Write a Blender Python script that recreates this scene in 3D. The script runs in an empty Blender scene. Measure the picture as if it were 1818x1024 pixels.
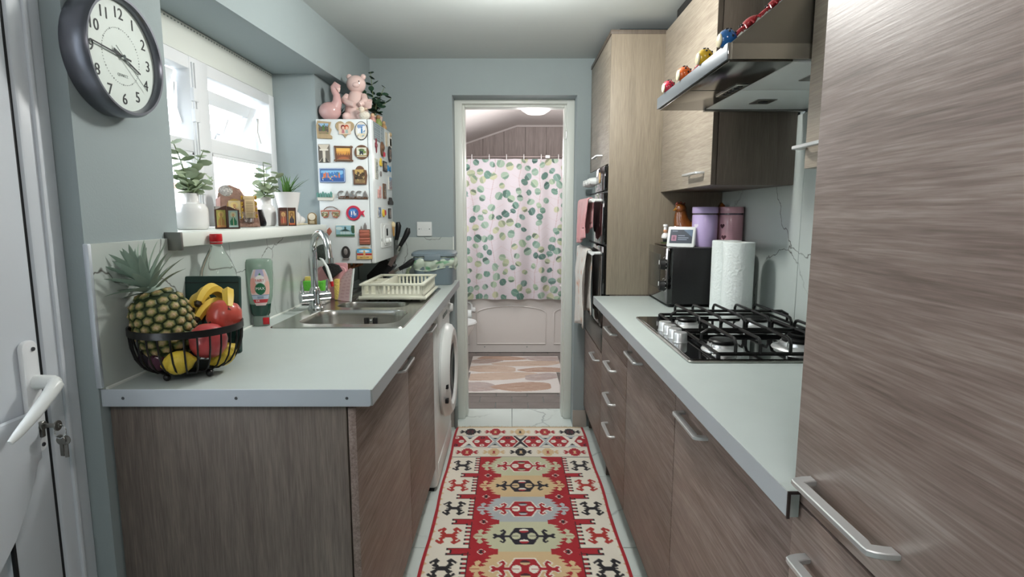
import bpy, bmesh, math, random
import numpy as np
from mathutils import Vector, Matrix, Euler
R = math.radians
SC = bpy.context.scene
COL = SC.collection
random.seed(7)

# ------------------------------------------------------------------ camera, world, lights, exposure
cam_data = bpy.data.cameras.new('camera')
cam = bpy.data.objects.new('camera', cam_data); COL.objects.link(cam)
cam_data.sensor_fit = 'HORIZONTAL'; cam_data.sensor_width = 36.0
cam_data.lens = 36.0 * 1000.0 / 1818.0
cam_data.clip_start = 0.02; cam_data.clip_end = 100
cam.location = (0, 0, 1.285)
cam.rotation_euler = (R(90) - math.atan(0.132), 0, 0)
SC.camera = cam

world = bpy.data.worlds.new('sky'); SC.world = world
world.use_nodes = True
bg = world.node_tree.nodes['Background']
bg.inputs['Color'].default_value = (0.86, 0.93, 1.0, 1)
bg.inputs['Strength'].default_value = 4.8

SC.view_settings.view_transform = 'Standard'
SC.view_settings.look = 'None'
SC.view_settings.gamma = 1.0
SC.view_settings.use_curve_mapping = False
SC.view_settings.exposure = 0.92

def light(name, kind, loc, power, col=(1, 1, 1), size=0.1, rot=(0, 0, 0), sy=None):
    d = bpy.data.lights.new(name, kind); d.energy = power; d.color = col
    if kind == 'AREA':
        d.size = size
        if sy: d.shape = 'RECTANGLE'; d.size_y = sy
    elif kind == 'POINT': d.shadow_soft_size = size
    elif kind == 'SUN': d.angle = size
    o = bpy.data.objects.new(name, d); COL.objects.link(o)
    o.location = loc; o.rotation_euler = rot
    return o
light('kitchen_lamp_light', 'POINT', (0.03, 1.98, 2.0), 18.0, (1.0, 0.985, 0.94), 0.07)
light('rear_fill_light', 'POINT', (0.0, -0.35, 1.98), 10.5, (1.0, 0.93, 0.90), 0.12)  # added fill from behind the viewer; no fitting is modelled
light('bathroom_lamp_light', 'POINT', (0.185, 4.35, 1.72), 6.5, (1.0, 0.95, 0.92), 0.13)
light('bathroom_side_light', 'AREA', (-0.90, 4.35, 1.45), 5.5, (0.93, 0.95, 1.0), 0.6, (0, R(-90), 0), 0.8)  # added area light for a presumed, unseen window; the wall has no opening

# ------------------------------------------------------------------ helpers
def C(h):
    h = h.lstrip('#'); out = []
    for i in (0, 2, 4):
        c = int(h[i:i+2], 16) / 255.0
        out.append(c / 12.92 if c <= 0.04045 else ((c + 0.055) / 1.055) ** 2.4)
    return tuple(out)

def _nodes(name):
    m = bpy.data.materials.new(name); m.use_nodes = True
    nt = m.node_tree; b = nt.nodes['Principled BSDF']
    return m, nt, b
def N(nt, t, **kw):
    n = nt.nodes.new(t)
    for k, v in kw.items(): setattr(n, k, v)
    return n
def mat(name, col, rough=0.5, metal=0.0, var=0.05, vs=6.0, bump=0.0, bs=60.0, trans=0.0, ior=1.45, coat=0.0, emit=0.0, spec=0.5, alpha=1.0, sheen=0.0):
    if isinstance(col, str): col = C(col)
    m, nt, b = _nodes(name)
    tc = N(nt, 'ShaderNodeTexCoord'); nz = N(nt, 'ShaderNodeTexNoise')
    nz.inputs['Scale'].default_value = vs; nz.inputs['Detail'].default_value = 4
    nt.links.new(tc.outputs['Object'], nz.inputs['Vector'])
    mx = N(nt, 'ShaderNodeMix', data_type='RGBA')
    nt.links.new(nz.outputs['Fac'], mx.inputs['Factor'])
    mx.inputs['A'].default_value = tuple(min(1, c * (1 - var)) for c in col) + (1,)
    mx.inputs['B'].default_value = tuple(min(1, c * (1 + var)) for c in col) + (1,)
    nt.links.new(mx.outputs['Result'], b.inputs['Base Color'])
    b.inputs['Roughness'].default_value = rough; b.inputs['Metallic'].default_value = metal
    b.inputs['Transmission Weight'].default_value = trans; b.inputs['IOR'].default_value = ior
    b.inputs['Coat Weight'].default_value = coat; b.inputs['Specular IOR Level'].default_value = spec
    b.inputs['Alpha'].default_value = alpha; b.inputs['Sheen Weight'].default_value = sheen
    if emit:
        nt.links.new(mx.outputs['Result'], b.inputs['Emission Color']); b.inputs['Emission Strength'].default_value = emit
    if bump:
        n2 = N(nt, 'ShaderNodeTexNoise'); n2.inputs['Scale'].default_value = bs; n2.inputs['Detail'].default_value = 3
        nt.links.new(tc.outputs['Object'], n2.inputs['Vector'])
        bp = N(nt, 'ShaderNodeBump'); bp.inputs['Strength'].default_value = bump; bp.inputs['Distance'].default_value = 0.01
        nt.links.new(n2.outputs['Fac'], bp.inputs['Height']); nt.links.new(bp.outputs['Normal'], b.inputs['Normal'])
    return m
def wood(name, dark, mid, lit, axis, rough=0.45, sc=1.0, con=1.0):
    m, nt, b = _nodes(name)
    tc = N(nt, 'ShaderNodeTexCoord'); mp = N(nt, 'ShaderNodeMapping')
    s = [62.0 * sc] * 3; s['XYZ'.index(axis)] = 3.4 * sc
    mp.inputs['Scale'].default_value = s
    nt.links.new(tc.outputs['Object'], mp.inputs['Vector'])
    n1 = N(nt, 'ShaderNodeTexNoise'); n1.inputs['Scale'].default_value = 1.0; n1.inputs['Detail'].default_value = 7
    n1.inputs['Distortion'].default_value = 0.9; n1.inputs['Roughness'].default_value = 0.62
    nt.links.new(mp.outputs['Vector'], n1.inputs['Vector'])
    mp2 = N(nt, 'ShaderNodeMapping'); s2 = [330.0 * sc] * 3; s2['XYZ'.index(axis)] = 14.0 * sc
    mp2.inputs['Scale'].default_value = s2; nt.links.new(tc.outputs['Object'], mp2.inputs['Vector'])
    n2 = N(nt, 'ShaderNodeTexNoise'); n2.inputs['Scale'].default_value = 1.0; n2.inputs['Detail'].default_value = 3
    nt.links.new(mp2.outputs['Vector'], n2.inputs['Vector'])
    ad = N(nt, 'ShaderNodeMath', operation='MULTIPLY_ADD'); ad.inputs[1].default_value = 0.45
    nt.links.new(n2.outputs['Fac'], ad.inputs[0])
    sb = N(nt, 'ShaderNodeMath', operation='MULTIPLY_ADD'); sb.inputs[1].default_value = 0.46; sb.inputs[2].default_value = -0.055
    mp3 = N(nt, 'ShaderNodeMapping'); s3 = [13.0 * sc] * 3; s3['XYZ'.index(axis)] = 0.9 * sc
    mp3.inputs['Scale'].default_value = s3; nt.links.new(tc.outputs['Object'], mp3.inputs['Vector'])
    n3 = N(nt, 'ShaderNodeTexNoise'); n3.inputs['Scale'].default_value = 1.0; n3.inputs['Detail'].default_value = 4; n3.inputs['Distortion'].default_value = 1.4
    nt.links.new(mp3.outputs['Vector'], n3.inputs['Vector'])
    sm3 = N(nt, 'ShaderNodeMath', operation='MULTIPLY_ADD'); sm3.inputs[1].default_value = 0.5
    nt.links.new(n3.outputs['Fac'], sm3.inputs[0]); nt.links.new(n1.outputs['Fac'], sm3.inputs[2])
    nt.links.new(sm3.outputs[0], sb.inputs[0]); nt.links.new(sb.outputs[0], ad.inputs[2])
    cr = N(nt, 'ShaderNodeValToRGB'); e = cr.color_ramp.elements
    e[0].position = 0.5 - 0.17 / con; e[0].color = C(dark) + (1,)
    e[1].position = 0.5 + 0.15 / con; e[1].color = C(lit) + (1,)
    k = e.new(0.5); k.color = C(mid) + (1,)
    nt.links.new(ad.outputs[0], cr.inputs['Fac']); nt.links.new(cr.outputs['Color'], b.inputs['Base Color'])
    b.inputs['Roughness'].default_value = rough
    bp = N(nt, 'ShaderNodeBump'); bp.inputs['Strength'].default_value = 0.12; bp.inputs['Distance'].default_value = 0.002
    nt.links.new(n2.outputs['Fac'], bp.inputs['Height']); nt.links.new(bp.outputs['Normal'], b.inputs['Normal'])
    return m
def marble(name, base, vein, scale=2.2, width=0.012, rough=0.18, amount=0.62):
    m, nt, b = _nodes(name)
    tc = N(nt, 'ShaderNodeTexCoord')
    nz = N(nt, 'ShaderNodeTexNoise'); nz.inputs['Scale'].default_value = 3.5; nz.inputs['Detail'].default_value = 5
    nt.links.new(tc.outputs['Object'], nz.inputs['Vector'])
    mx = N(nt, 'ShaderNodeMix', data_type='VECTOR'); mx.inputs['Factor'].default_value = 0.22
    nt.links.new(tc.outputs['Object'], mx.inputs['A']); nt.links.new(nz.outputs['Color'], mx.inputs['B'])
    vo = N(nt, 'ShaderNodeTexVoronoi', feature='DISTANCE_TO_EDGE'); vo.inputs['Scale'].default_value = scale
    nt.links.new(mx.outputs['Result'], vo.inputs['Vector'])
    r1 = N(nt, 'ShaderNodeMapRange'); r1.inputs['From Min'].default_value = 0.0; r1.inputs['From Max'].default_value = width
    r1.inputs['To Min'].default_value = 1; r1.inputs['To Max'].default_value = 0
    nt.links.new(vo.outputs['Distance'], r1.inputs['Value'])
    n3 = N(nt, 'ShaderNodeTexNoise'); n3.inputs['Scale'].default_value = 4.0; n3.inputs['Detail'].default_value = 2
    nt.links.new(tc.outputs['Object'], n3.inputs['Vector'])
    r2 = N(nt, 'ShaderNodeMapRange'); r2.inputs['From Min'].default_value = amount - 0.15; r2.inputs['From Max'].default_value = amount + 0.05
    nt.links.new(n3.outputs['Fac'], r2.inputs['Value'])
    mu = N(nt, 'ShaderNodeMath', operation='MULTIPLY'); nt.links.new(r1.outputs[0], mu.inputs[0]); nt.links.new(r2.outputs[0], mu.inputs[1])
    cl = N(nt, 'ShaderNodeMix', data_type='RGBA'); cb = C(base)
    cl.inputs['A'].default_value = tuple(c * 0.9 for c in cb) + (1,); cl.inputs['B'].default_value = tuple(min(1, c * 1.08) for c in cb) + (1,)
    nt.links.new(nz.outputs['Fac'], cl.inputs['Factor'])
    fin = N(nt, 'ShaderNodeMix', data_type='RGBA'); fin.inputs['B'].default_value = C(vein) + (1,)
    nt.links.new(mu.outputs[0], fin.inputs['Factor']); nt.links.new(cl.outputs['Result'], fin.inputs['A'])
    nt.links.new(fin.outputs['Result'], b.inputs['Base Color']); b.inputs['Roughness'].default_value = rough
    return m
def attr_mat(name, rough=0.7, bump=0.0, bs=400.0, coat=0.0, trans=0.0, sheen=0.0, emit=0.0, sss=0.0):
    m, nt, b = _nodes(name)
    a = N(nt, 'ShaderNodeAttribute'); a.attribute_name = 'Col'
    nt.links.new(a.outputs['Color'], b.inputs['Base Color'])
    b.inputs['Roughness'].default_value = rough; b.inputs['Coat Weight'].default_value = coat; b.inputs['Sheen Weight'].default_value = sheen
    if emit:
        nt.links.new(a.outputs['Color'], b.inputs['Emission Color']); b.inputs['Emission Strength'].default_value = emit
    if bump:
        tc = N(nt, 'ShaderNodeTexCoord'); nz = N(nt, 'ShaderNodeTexNoise'); nz.inputs['Scale'].default_value = bs
        nt.links.new(tc.outputs['Object'], nz.inputs['Vector'])
        bp = N(nt, 'ShaderNodeBump'); bp.inputs['Strength'].default_value = bump; bp.inputs['Distance'].default_value = 0.004
        nt.links.new(nz.outputs['Fac'], bp.inputs['Height']); nt.links.new(bp.outputs['Normal'], b.inputs['Normal'])
    return m

def frame(x, y, z, p=(0, 0, 0)):
    m = Matrix.Identity(4)
    for i, a in enumerate((x, y, z)):
        for k in range(3): m[k][i] = a[k]
    return Matrix.Translation(p) @ m
FPX = frame((0, 1, 0), (0, 0, 1), (1, 0, 0))        # a sheet facing +X
FNX = frame((0, -1, 0), (0, 0, 1), (-1, 0, 0))      # facing -X
FNY = frame((1, 0, 0), (0, 0, 1), (0, -1, 0))       # facing -Y
def TR(x, y, z): return Matrix.Translation((x, y, z))
def RZ(a): return Matrix.Rotation(R(a), 4, 'Z')
def RX(a): return Matrix.Rotation(R(a), 4, 'X')
def RY(a): return Matrix.Rotation(R(a), 4, 'Y')

class MB:
    def __init__(s): s.bm = bmesh.new()
    def _mark(s): return len(s.bm.verts)
    def _apply(s, vs, M):
        if M is not None:
            for v in vs: v.co = M @ v.co
    def box(s, x0, x1, y0, y1, z0, z1, bev=0.0, seg=2, M=None):
        bm = s.bm
        g = bmesh.ops.create_cube(bm, size=1.0, matrix=TR((x0+x1)/2, (y0+y1)/2, (z0+z1)/2) @ Matrix.Diagonal((x1-x0, y1-y0, z1-z0, 1)))
        vs = g['verts']
        if bev:
            es = list({e for v in vs for e in v.link_edges})
            n0 = set(bm.verts) - set(vs)
            bmesh.ops.bevel(bm, geom=es, offset=bev, segments=seg, profile=0.5, affect='EDGES')
            vs = [v for v in bm.verts if v not in n0]
        s._apply(vs, M); return s
    def poly(s, pts, M=None):
        vs = [s.bm.verts.new(p) for p in pts]; s._apply(vs, M); s.bm.faces.new(vs); return s
    def prism(s, pts, axis, a0, a1, bev=0.0, seg=1, M=None):
        def P(p, a):
            return {'X': (a, p[0], p[1]), 'Y': (p[0], a, p[1]), 'Z': (p[0], p[1], a)}[axis]
        bm = s.bm; old = set(bm.verts) if bev else None
        A = [bm.verts.new(P(p, a0)) for p in pts]; B = [bm.verts.new(P(p, a1)) for p in pts]
        n = len(pts); fs = []
        fs.append(bm.faces.new(A[::-1])); fs.append(bm.faces.new(B))
        for i in range(n): fs.append(bm.faces.new((A[i], A[(i+1) % n], B[(i+1) % n], B[i])))
        bmesh.ops.recalc_face_normals(bm, faces=fs)
        vs = A + B
        if bev:
            es = list({e for f in fs[:2] for e in f.edges})
            bmesh.ops.bevel(bm, geom=es, offset=bev, segments=seg, profile=0.5, affect='EDGES')
            vs = [v for v in bm.verts if v not in old]
        s._apply(vs, M); return s
    def tube(s, pts, r, n=8, closed=False, caps=True, M=None, up=None):
        bm = s.bm; pts = [Vector(p) for p in pts]; k = len(pts)
        rs = r if isinstance(r, (list, tuple)) else [r] * k
        rings = []; prev = None
        for i, p in enumerate(pts):
            if closed: d = pts[(i+1) % k] - pts[i-1]
            else: d = pts[min(i+1, k-1)] - pts[max(i-1, 0)]
            d.normalize()
            if prev is None:
                a = Vector(up) if up else (Vector((0, 0, 1)) if abs(d.z) < 0.9 else Vector((1, 0, 0)))
                u = (a - d * a.dot(d)).normalized()
            else: u = (prev - d * prev.dot(d)).normalized()
            prev = u; w = d.cross(u)
            rings.append([bm.verts.new(p + (u * math.cos(2*math.pi*j/n) + w * math.sin(2*math.pi*j/n)) * rs[i]) for j in range(n)])
        for i in range(k if closed else k - 1):
            A, B = rings[i], rings[(i+1) % k]
            for j in range(n): bm.faces.new((A[j], A[(j+1) % n], B[(j+1) % n], B[j]))
        if caps and not closed:
            bm.faces.new(rings[0][::-1]); bm.faces.new(rings[-1])
        s._apply([v for q in rings for v in q], M); return s
    def lathe(s, prof, n=24, M=None, sx=1.0, sy=1.0):
        bm = s.bm; rings = []; allv = []
        for r, z in prof:
            if r < 1e-6:
                v = bm.verts.new((0, 0, z)); rings.append([v]); allv.append(v)
            else:
                q = [bm.verts.new((r*sx*math.cos(2*math.pi*j/n), r*sy*math.sin(2*math.pi*j/n), z)) for j in range(n)]
                rings.append(q); allv += q
        fs = []
        for A, B in zip(rings, rings[1:]):
            if len(A) == 1 and len(B) == 1: continue
            for j in range(n):
                if len(A) == 1: fs.append(bm.faces.new((A[0], B[(j+1) % n], B[j])))
                elif len(B) == 1: fs.append(bm.faces.new((A[j], A[(j+1) % n], B[0])))
                else: fs.append(bm.faces.new((A[j], A[(j+1) % n], B[(j+1) % n], B[j])))
        if len(rings[0]) > 1 and prof[0] != prof[-1]: fs.append(bm.faces.new(rings[0][::-1]))
        if len(rings[-1]) > 1 and prof[0] != prof[-1]: fs.append(bm.faces.new(rings[-1]))
        bmesh.ops.recalc_face_normals(bm, faces=fs)
        s._apply(allv, M); return s
    def ell(s, c, r, u=16, v=10, M=None):
        m = TR(*c) @ (M or Matrix.Identity(4)) @ Matrix.Diagonal((r[0], r[1], r[2], 1))
        bmesh.ops.create_uvsphere(s.bm, u_segments=u, v_segments=v, radius=1.0, matrix=m); return s
    def grid(s, nu, nv, fn, M=None):
        V = [[s.bm.verts.new(fn(i / nu, j / nv)) for j in range(nv + 1)] for i in range(nu + 1)]
        for i in range(nu):
            for j in range(nv): s.bm.faces.new((V[i][j], V[i+1][j], V[i+1][j+1], V[i][j+1]))
        s._apply([v for q in V for v in q], M); return s
    def text(s, string, size, depth=0.001, M=None, font_align='CENTER', sx=1.0):
        cu = bpy.data.curves.new('txt', 'FONT'); cu.body = string; cu.size = size; cu.extrude = depth / 2
        cu.align_x = font_align; cu.align_y = 'CENTER'; cu.resolution_u = 3
        o = bpy.data.objects.new('txt', cu); COL.objects.link(o)
        dg = bpy.context.evaluated_depsgraph_get(); me = bpy.data.meshes.new_from_object(o.evaluated_get(dg))
        k = len(s.bm.verts); s.bm.from_mesh(me); s.bm.verts.ensure_lookup_table()
        vs = [s.bm.verts[i] for i in range(k, len(s.bm.verts))]
        for v in vs: v.co.x *= sx
        s._apply(vs, M)
        bpy.data.objects.remove(o); bpy.data.curves.remove(cu); bpy.data.meshes.remove(me)
        return s
    def build(s, name, m, parent=None, local=False, ang=38, flat=False):
        me = bpy.data.meshes.new(name)
        if parent is not None and not local:
            off = Vector((0, 0, 0)); p = parent
            while p is not None: off += p.location; p = p.parent
            bmesh.ops.translate(s.bm, verts=s.bm.verts, vec=-off)
        s.bm.to_mesh(me); s.bm.free()
        if not flat:
            me.shade_smooth(); me.set_sharp_from_angle(angle=R(ang))
        if m: me.materials.append(m)
        o = bpy.data.objects.new(name, me); COL.objects.link(o)
        if parent is not None: o.parent = parent
        return o
def thing(name, label, cat, loc=(0, 0, 0), rotz=0.0, group=None):
    o = bpy.data.objects.new(name, None); COL.objects.link(o); o.empty_display_size = 0.05
    o.location = loc; o.rotation_euler = (0, 0, R(rotz)); o['label'] = label; o['category'] = cat
    if group: o['group'] = group
    return o
def struct(name, mb, m, label=None, parent=None):
    o = mb.build(name, m, parent)
    if parent is None:
        o['kind'] = 'structure'
        if label: o['label'] = label
    return o
def solo(name, mb, m, label, cat, loc, group=None, local=False, ang=38):
    if not local: bmesh.ops.translate(mb.bm, verts=mb.bm.verts, vec=-Vector(loc))
    o = mb.build(name, m, None, ang=ang); o.location = loc; o['label'] = label; o['category'] = cat
    if group: o['group'] = group
    return o
def put(mesh_ob, name, parent, M):
    o = bpy.data.objects.new(name, mesh_ob.data if hasattr(mesh_ob, 'data') else mesh_ob); COL.objects.link(o)
    o.parent = parent; o.matrix_local = M
    return o
def attr_mesh(name, V, F, colors, m, parent=None, local=False):
    me = bpy.data.meshes.new(name); me.from_pydata(V, [], F)
    ca = me.color_attributes.new('Col', 'FLOAT_COLOR', 'POINT')
    c = np.ones((len(V), 4), dtype=np.float32); c[:, :3] = colors
    ca.data.foreach_set('color', c.ravel())
    me.shade_smooth(); me.materials.append(m)
    o = bpy.data.objects.new(name, me); COL.objects.link(o)
    if parent is not None:
        o.parent = parent
    return o
# tiny raster canvas: colours woven or printed into a sheet, in linear RGB
class Canvas:
    def __init__(s, w, h, col): s.w, s.h = w, h; s.a = np.tile(np.array(C(col), dtype=np.float32), (h, w, 1)); s.Y, s.X = np.mgrid[0:h, 0:w].astype(np.float32) + 0.5
    def put(s, m, col, t=1.0):
        c = np.array(C(col) if isinstance(col, str) else col, dtype=np.float32)
        s.a[m] = s.a[m] * (1 - t) + c * t
    def rect(s, x0, y0, x1, y1, col): s.put((s.X >= x0) & (s.X < x1) & (s.Y >= y0) & (s.Y < y1), col)
    def mask_poly(s, pts):
        x0 = int(max(0, min(p[0] for p in pts) - 1)); x1 = int(min(s.w, max(p[0] for p in pts) + 2))
        y0 = int(max(0, min(p[1] for p in pts) - 1)); y1 = int(min(s.h, max(p[1] for p in pts) + 2))
        m = np.zeros((s.h, s.w), bool)
        if x1 <= x0 or y1 <= y0: return m
        X = s.X[y0:y1, x0:x1]; Y = s.Y[y0:y1, x0:x1]; k = np.zeros(X.shape, bool); n = len(pts)
        for i in range(n):
            (ax, ay), (bx, by) = pts[i], pts[(i+1) % n]
            if ay == by: continue
            c = ((ay > Y) != (by > Y)) & (X < (bx - ax) * (Y - ay) / (by - ay) + ax)
            k ^= c
        m[y0:y1, x0:x1] = k; return m
    def poly(s, pts, col, t=1.0): s.put(s.mask_poly(pts), col, t)
    def ell(s, cx, cy, rx, ry, col, rot=0.0, t=1.0):
        c, q = math.cos(rot), math.sin(rot); dx, dy = s.X - cx, s.Y - cy
        s.put(((dx*c + dy*q) / rx) ** 2 + ((-dx*q + dy*c) / ry) ** 2 < 1, col, t)
    def line(s, pts, wd, col, t=1.0):
        for (ax, ay), (bx, by) in zip(pts, pts[1:]):
            dx, dy = bx - ax, by - ay; L2 = dx*dx + dy*dy + 1e-9
            q = np.clip(((s.X - ax) * dx + (s.Y - ay) * dy) / L2, 0, 1)
            s.put((s.X - ax - q*dx) ** 2 + (s.Y - ay - q*dy) ** 2 < (wd / 2) ** 2, col, t)
def sheet(name, cv, w, h, m, parent, M, fn=None):
    """A printed sheet w x h metres, its picture up, laid in the parent's local space by M."""
    nx, ny = cv.w, cv.h; V = []
    for j in range(ny):
        for i in range(nx):
            u, v = i / (nx - 1), j / (ny - 1)
            p = Vector(((u - 0.5) * w, (0.5 - v) * h, fn(u, v) if fn else 0.0)); V.append(tuple(M @ p))
    F = [(j*nx+i, (j+1)*nx+i, (j+1)*nx+i+1, j*nx+i+1) for j in range(ny-1) for i in range(nx-1)]
    return attr_mesh(name, V, F, cv.a.reshape(-1, 3), m, parent)
def rrect(x0, x1, y0, y1, r, k=5):
    pts = []
    for cx, cy, a in ((x1-r, y1-r, 0), (x0+r, y1-r, 90), (x0+r, y0+r, 180), (x1-r, y0+r, 270)):
        for i in range(k + 1):
            t = R(a + 90.0 * i / k); pts.append((cx + r*math.cos(t), cy + r*math.sin(t)))
    return pts
def circ(cx, cy, rx, ry=None, n=24, a0=0):
    ry = ry or rx
    return [(cx + rx*math.cos(2*math.pi*i/n + a0), cy + ry*math.sin(2*math.pi*i/n + a0)) for i in range(n)]
def arc(c, r, a0, a1, n=8): return [(c[0] + r*math.cos(R(a0 + (a1-a0)*i/n)), c[1] + r*math.sin(R(a0 + (a1-a0)*i/n))) for i in range(n + 1)]
# ------------------------------------------------------------------ materials
M_WALL = mat('blue_grey_paint', '#95a1a3', 0.75, bump=0.05, bs=180, var=0.03)
M_CEIL = mat('white_paint', '#c3cac9', 0.85, bump=0.04, bs=120, var=0.02)
M_WHITE = mat('white_gloss_paint', '#dde2dc', 0.35, var=0.02)
M_UPVC = mat('white_upvc', '#e6e9ec', 0.3, var=0.015)
M_UPVCD = mat('door_upvc', '#cfd5dc', 0.32, var=0.02)
M_GASKET = mat('black_gasket', '#15171a', 0.6)
M_WOOD_Y = wood('grey_oak_horizontal', '#5f5047', '#806f67', '#9a8b83', 'Y', con=0.9)
M_WOOD_Z = wood('grey_oak_vertical', '#5a514b', '#6f655e', '#83796f', 'Z', sc=1.25, con=0.9)
M_WOOD_TALL = wood('oak_tall_side', '#756b5d', '#887d6d', '#978b7a', 'Z', sc=1.1, con=0.8)
M_WOOD_UP = wood('oak_upper_doors', '#7d7265', '#968b7d', '#aaa091', 'Y', sc=1.0, con=0.9)
M_WOOD_DK = wood('dark_oak_side', '#4d443c', '#5f554b', '#6e6459', 'Z', sc=1.1, con=0.8)
M_TOP = mat('pale_worktop', '#b4bdba', 0.42, var=0.05, vs=9, bump=0.02, bs=200)
M_EDGE = mat('worktop_edge', '#a9adb0', 0.5, var=0.03)
M_ALU = mat('aluminium_trim', '#cfd6de', 0.38, 0.55, var=0.03)
M_STEEL = mat('brushed_steel', '#b9b9b4', 0.26, 1.0, var=0.05, vs=3)
M_STEELD = mat('hood_steel', '#8f8e8a', 0.36, 1.0, var=0.04, vs=3)
M_NICKEL = mat('satin_nickel', '#d6d8d8', 0.36, 0.7, var=0.03)
M_CHROME = mat('chrome', '#d5d8da', 0.07, 1.0, var=0.02)
M_BLACK = mat('black_enamel', '#0c0c0d', 0.35, var=0.1)
M_BLKGL = mat('black_glass', '#0a0b0c', 0.05, var=0.05, coat=1.0)
M_BLKPL = mat('black_plastic', '#141416', 0.42, var=0.1)
M_MARBLE = marble('marble_tile', '#bac2be', '#4f4a46', 2.1, 0.0045, 0.22, 0.47)
M_FLOORT = marble('marble_floor_tile', '#dbe5e1', '#a3aeae', 3.0, 0.02, 0.22, 0.56)
M_GROUT = mat('grey_grout', '#7d8583', 0.85)
M_BTILE = mat('grey_stone_tile', '#7d7672', 0.6, var=0.22, vs=9, bump=0.1, bs=60)
M_BPANEL = wood('bathroom_wall_panel', '#a59995', '#bfb3af', '#d2c6c2', 'Z', sc=0.8)
M_BWALL = mat('bathroom_paint', '#f1eae7', 0.7, var=0.02)
M_WHITEPL = mat('white_plastic', '#dfe3e2', 0.3, var=0.015)
M_CREAMPL = mat('cream_plastic', '#d6d6c6', 0.38, var=0.02)
M_CERAM = mat('white_ceramic', '#e4e3e2', 0.12, var=0.015, coat=0.5)
M_PINKCER = mat('pink_ceramic', '#d9bdb7', 0.12, var=0.03, coat=0.6)
M_PINKCER2 = mat('dusky_pink_ceramic', '#c9a19f', 0.12, var=0.03, coat=0.6)
M_GLASS = mat('clear_glass', '#ffffff', 0.0, trans=1.0, ior=1.45, var=0.0)
M_LEAF = mat('eucalyptus_leaf', '#a3b294', 0.55, var=0.25, vs=20)
M_LEAFD = mat('dark_green_leaf', '#2c4a38', 0.5, var=0.3, vs=20)
M_ALOE = mat('spiky_leaf', '#4f7a35', 0.45, var=0.3, vs=30)
M_STEM = mat('plant_stem', '#6b7a55', 0.6)
M_SOIL = mat('dark_soil', '#2c241d', 0.9, bump=0.4, bs=90)
M_PRINT = attr_mat('printed_sheet', 0.35, coat=0.3)
M_SCREW = mat('screw_head', '#6a6d72', 0.35, 0.9)
M_RED = mat('red_plastic', '#c01f28', 0.3)
M_GREENPL = mat('green_sponge', '#5fb63d', 0.85, bump=0.5, bs=220)
M_YELSP = mat('yellow_sponge', '#d9c56b', 0.85, bump=0.5, bs=220)
M_PINKPL = mat('pink_plastic', '#d9a3a8', 0.4)
M_CLOCKF = mat('clock_face', '#d3ddd8', 0.5, var=0.01)
M_CLOCKB = mat('clock_rim_metal', '#70727a', 0.28, 0.85, var=0.06)
M_INK = mat('black_ink', '#1d2226', 0.6)
M_INKG = mat('grey_ink', '#8a9390', 0.6)
M_INKW = mat('white_ink', '#f2f2f0', 0.6)
M_INKR = mat('red_ink', '#c12c30', 0.5)
# ------------------------------------------------------------------ room shell
fl = struct('floor', MB().box(-1.2, 1.2, -1.4, 3.62, -0.08, -0.004), M_GROUT, 'pale marble tiled kitchen floor')
k = MB().box(-0.2985, 0.2985, -0.2985, 0.2985, -0.012, 0.0, bev=0.0015, seg=1)
tile0 = None
for iy in range(-3, 6):
    for ix in range(-2, 2):
        cx = 0.3 + 0.6 * ix; cy = 2.04 + 0.3 - 0.6 * 3 + 0.6 * iy - 0.02
        cy = 0.54 + 0.6 * iy
        if cy - 0.3 > 3.55 or cx > 1.2 or cy < -1.3: continue
        if tile0 is None:
            tile0 = k.build('tile', M_FLOORT, fl); tile0.location = (cx, cy, 0)
        elif cy + 0.3 > 3.62:
            h = 3.618 - (cy - 0.2985)
            MB().box(cx-0.2985, cx+0.2985, cy-0.2985, 3.618, -0.012, 0.0, bev=0.0015, seg=1).build('tile', M_FLOORT, fl)
        else: put(tile0, 'tile', fl, TR(cx, cy, 0))
bf = struct('floor_bathroom', MB().box(-1.0, 1.05, 3.622, 5.95, -0.08, -0.004), M_GROUT, 'grey stone tiled bathroom floor')
bt = MB().box(-0.109, 0.109, -0.059, 0.059, -0.012, 0.0, bev=0.002, seg=1).build('tile', M_BTILE, bf); bt.location = (-0.89, 3.685, 0)
for r_ in range(13):
    for c_ in range(9):
        x = -0.89 + 0.222 * c_ + (0.111 if r_ % 2 else 0); y = 3.685 + 0.122 * r_
        if (r_ == 0 and c_ == 0) or x > 0.94: continue
        put(bt, 'tile', bf, TR(x, y, random.uniform(-0.0006, 0.0006)))

CZ = 2.15
struct('ceiling', MB().box(-1.3, 1.2, -1.4, 3.62, CZ, CZ + 0.1), M_CEIL, 'white kitchen ceiling')
wl = MB()
wl.box(-1.2, -0.91, 1.2, 1.54, 0, CZ)                 # beside the window, carries the clock
wl.box(-1.2, -0.91, 1.54, 2.70, 0, 1.20)              # below the window
wl.box(-1.2, -0.91, 2.70, 3.45, 0, CZ)                # behind the boiler
wl.box(-1.2, -0.985, -1.4, 0.18, 0, CZ)
wl.box(-1.2, -0.985, 0.18, 1.2, 2.08, CZ)
struct('wall_left', wl, M_WALL, 'blue grey kitchen wall with the window and the clock')
struct('wall_bulkhead', MB().prism([(-1.2, 1.541), (-0.912, 1.541), (-0.80, 3.30), (-1.2, 3.30)], 'Z', 1.925, CZ + 0.001), M_WALL, 'blue grey boxed beam above the window')
wb = MB(); wb.box(-1.2, -0.34, 3.30, 3.62, 0, CZ); wb.box(0.37, 1.2, 3.30, 3.62, 0, CZ); wb.box(-0.34, 0.37, 3.30, 3.62, 1.952, CZ)
struct('wall_back', wb, M_WALL, 'blue grey wall around the bathroom doorway')
struct('wall_right', MB().box(0.985, 1.2, -1.4, 3.62, 0, CZ), M_WALL, 'kitchen wall behind the hob')
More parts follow.
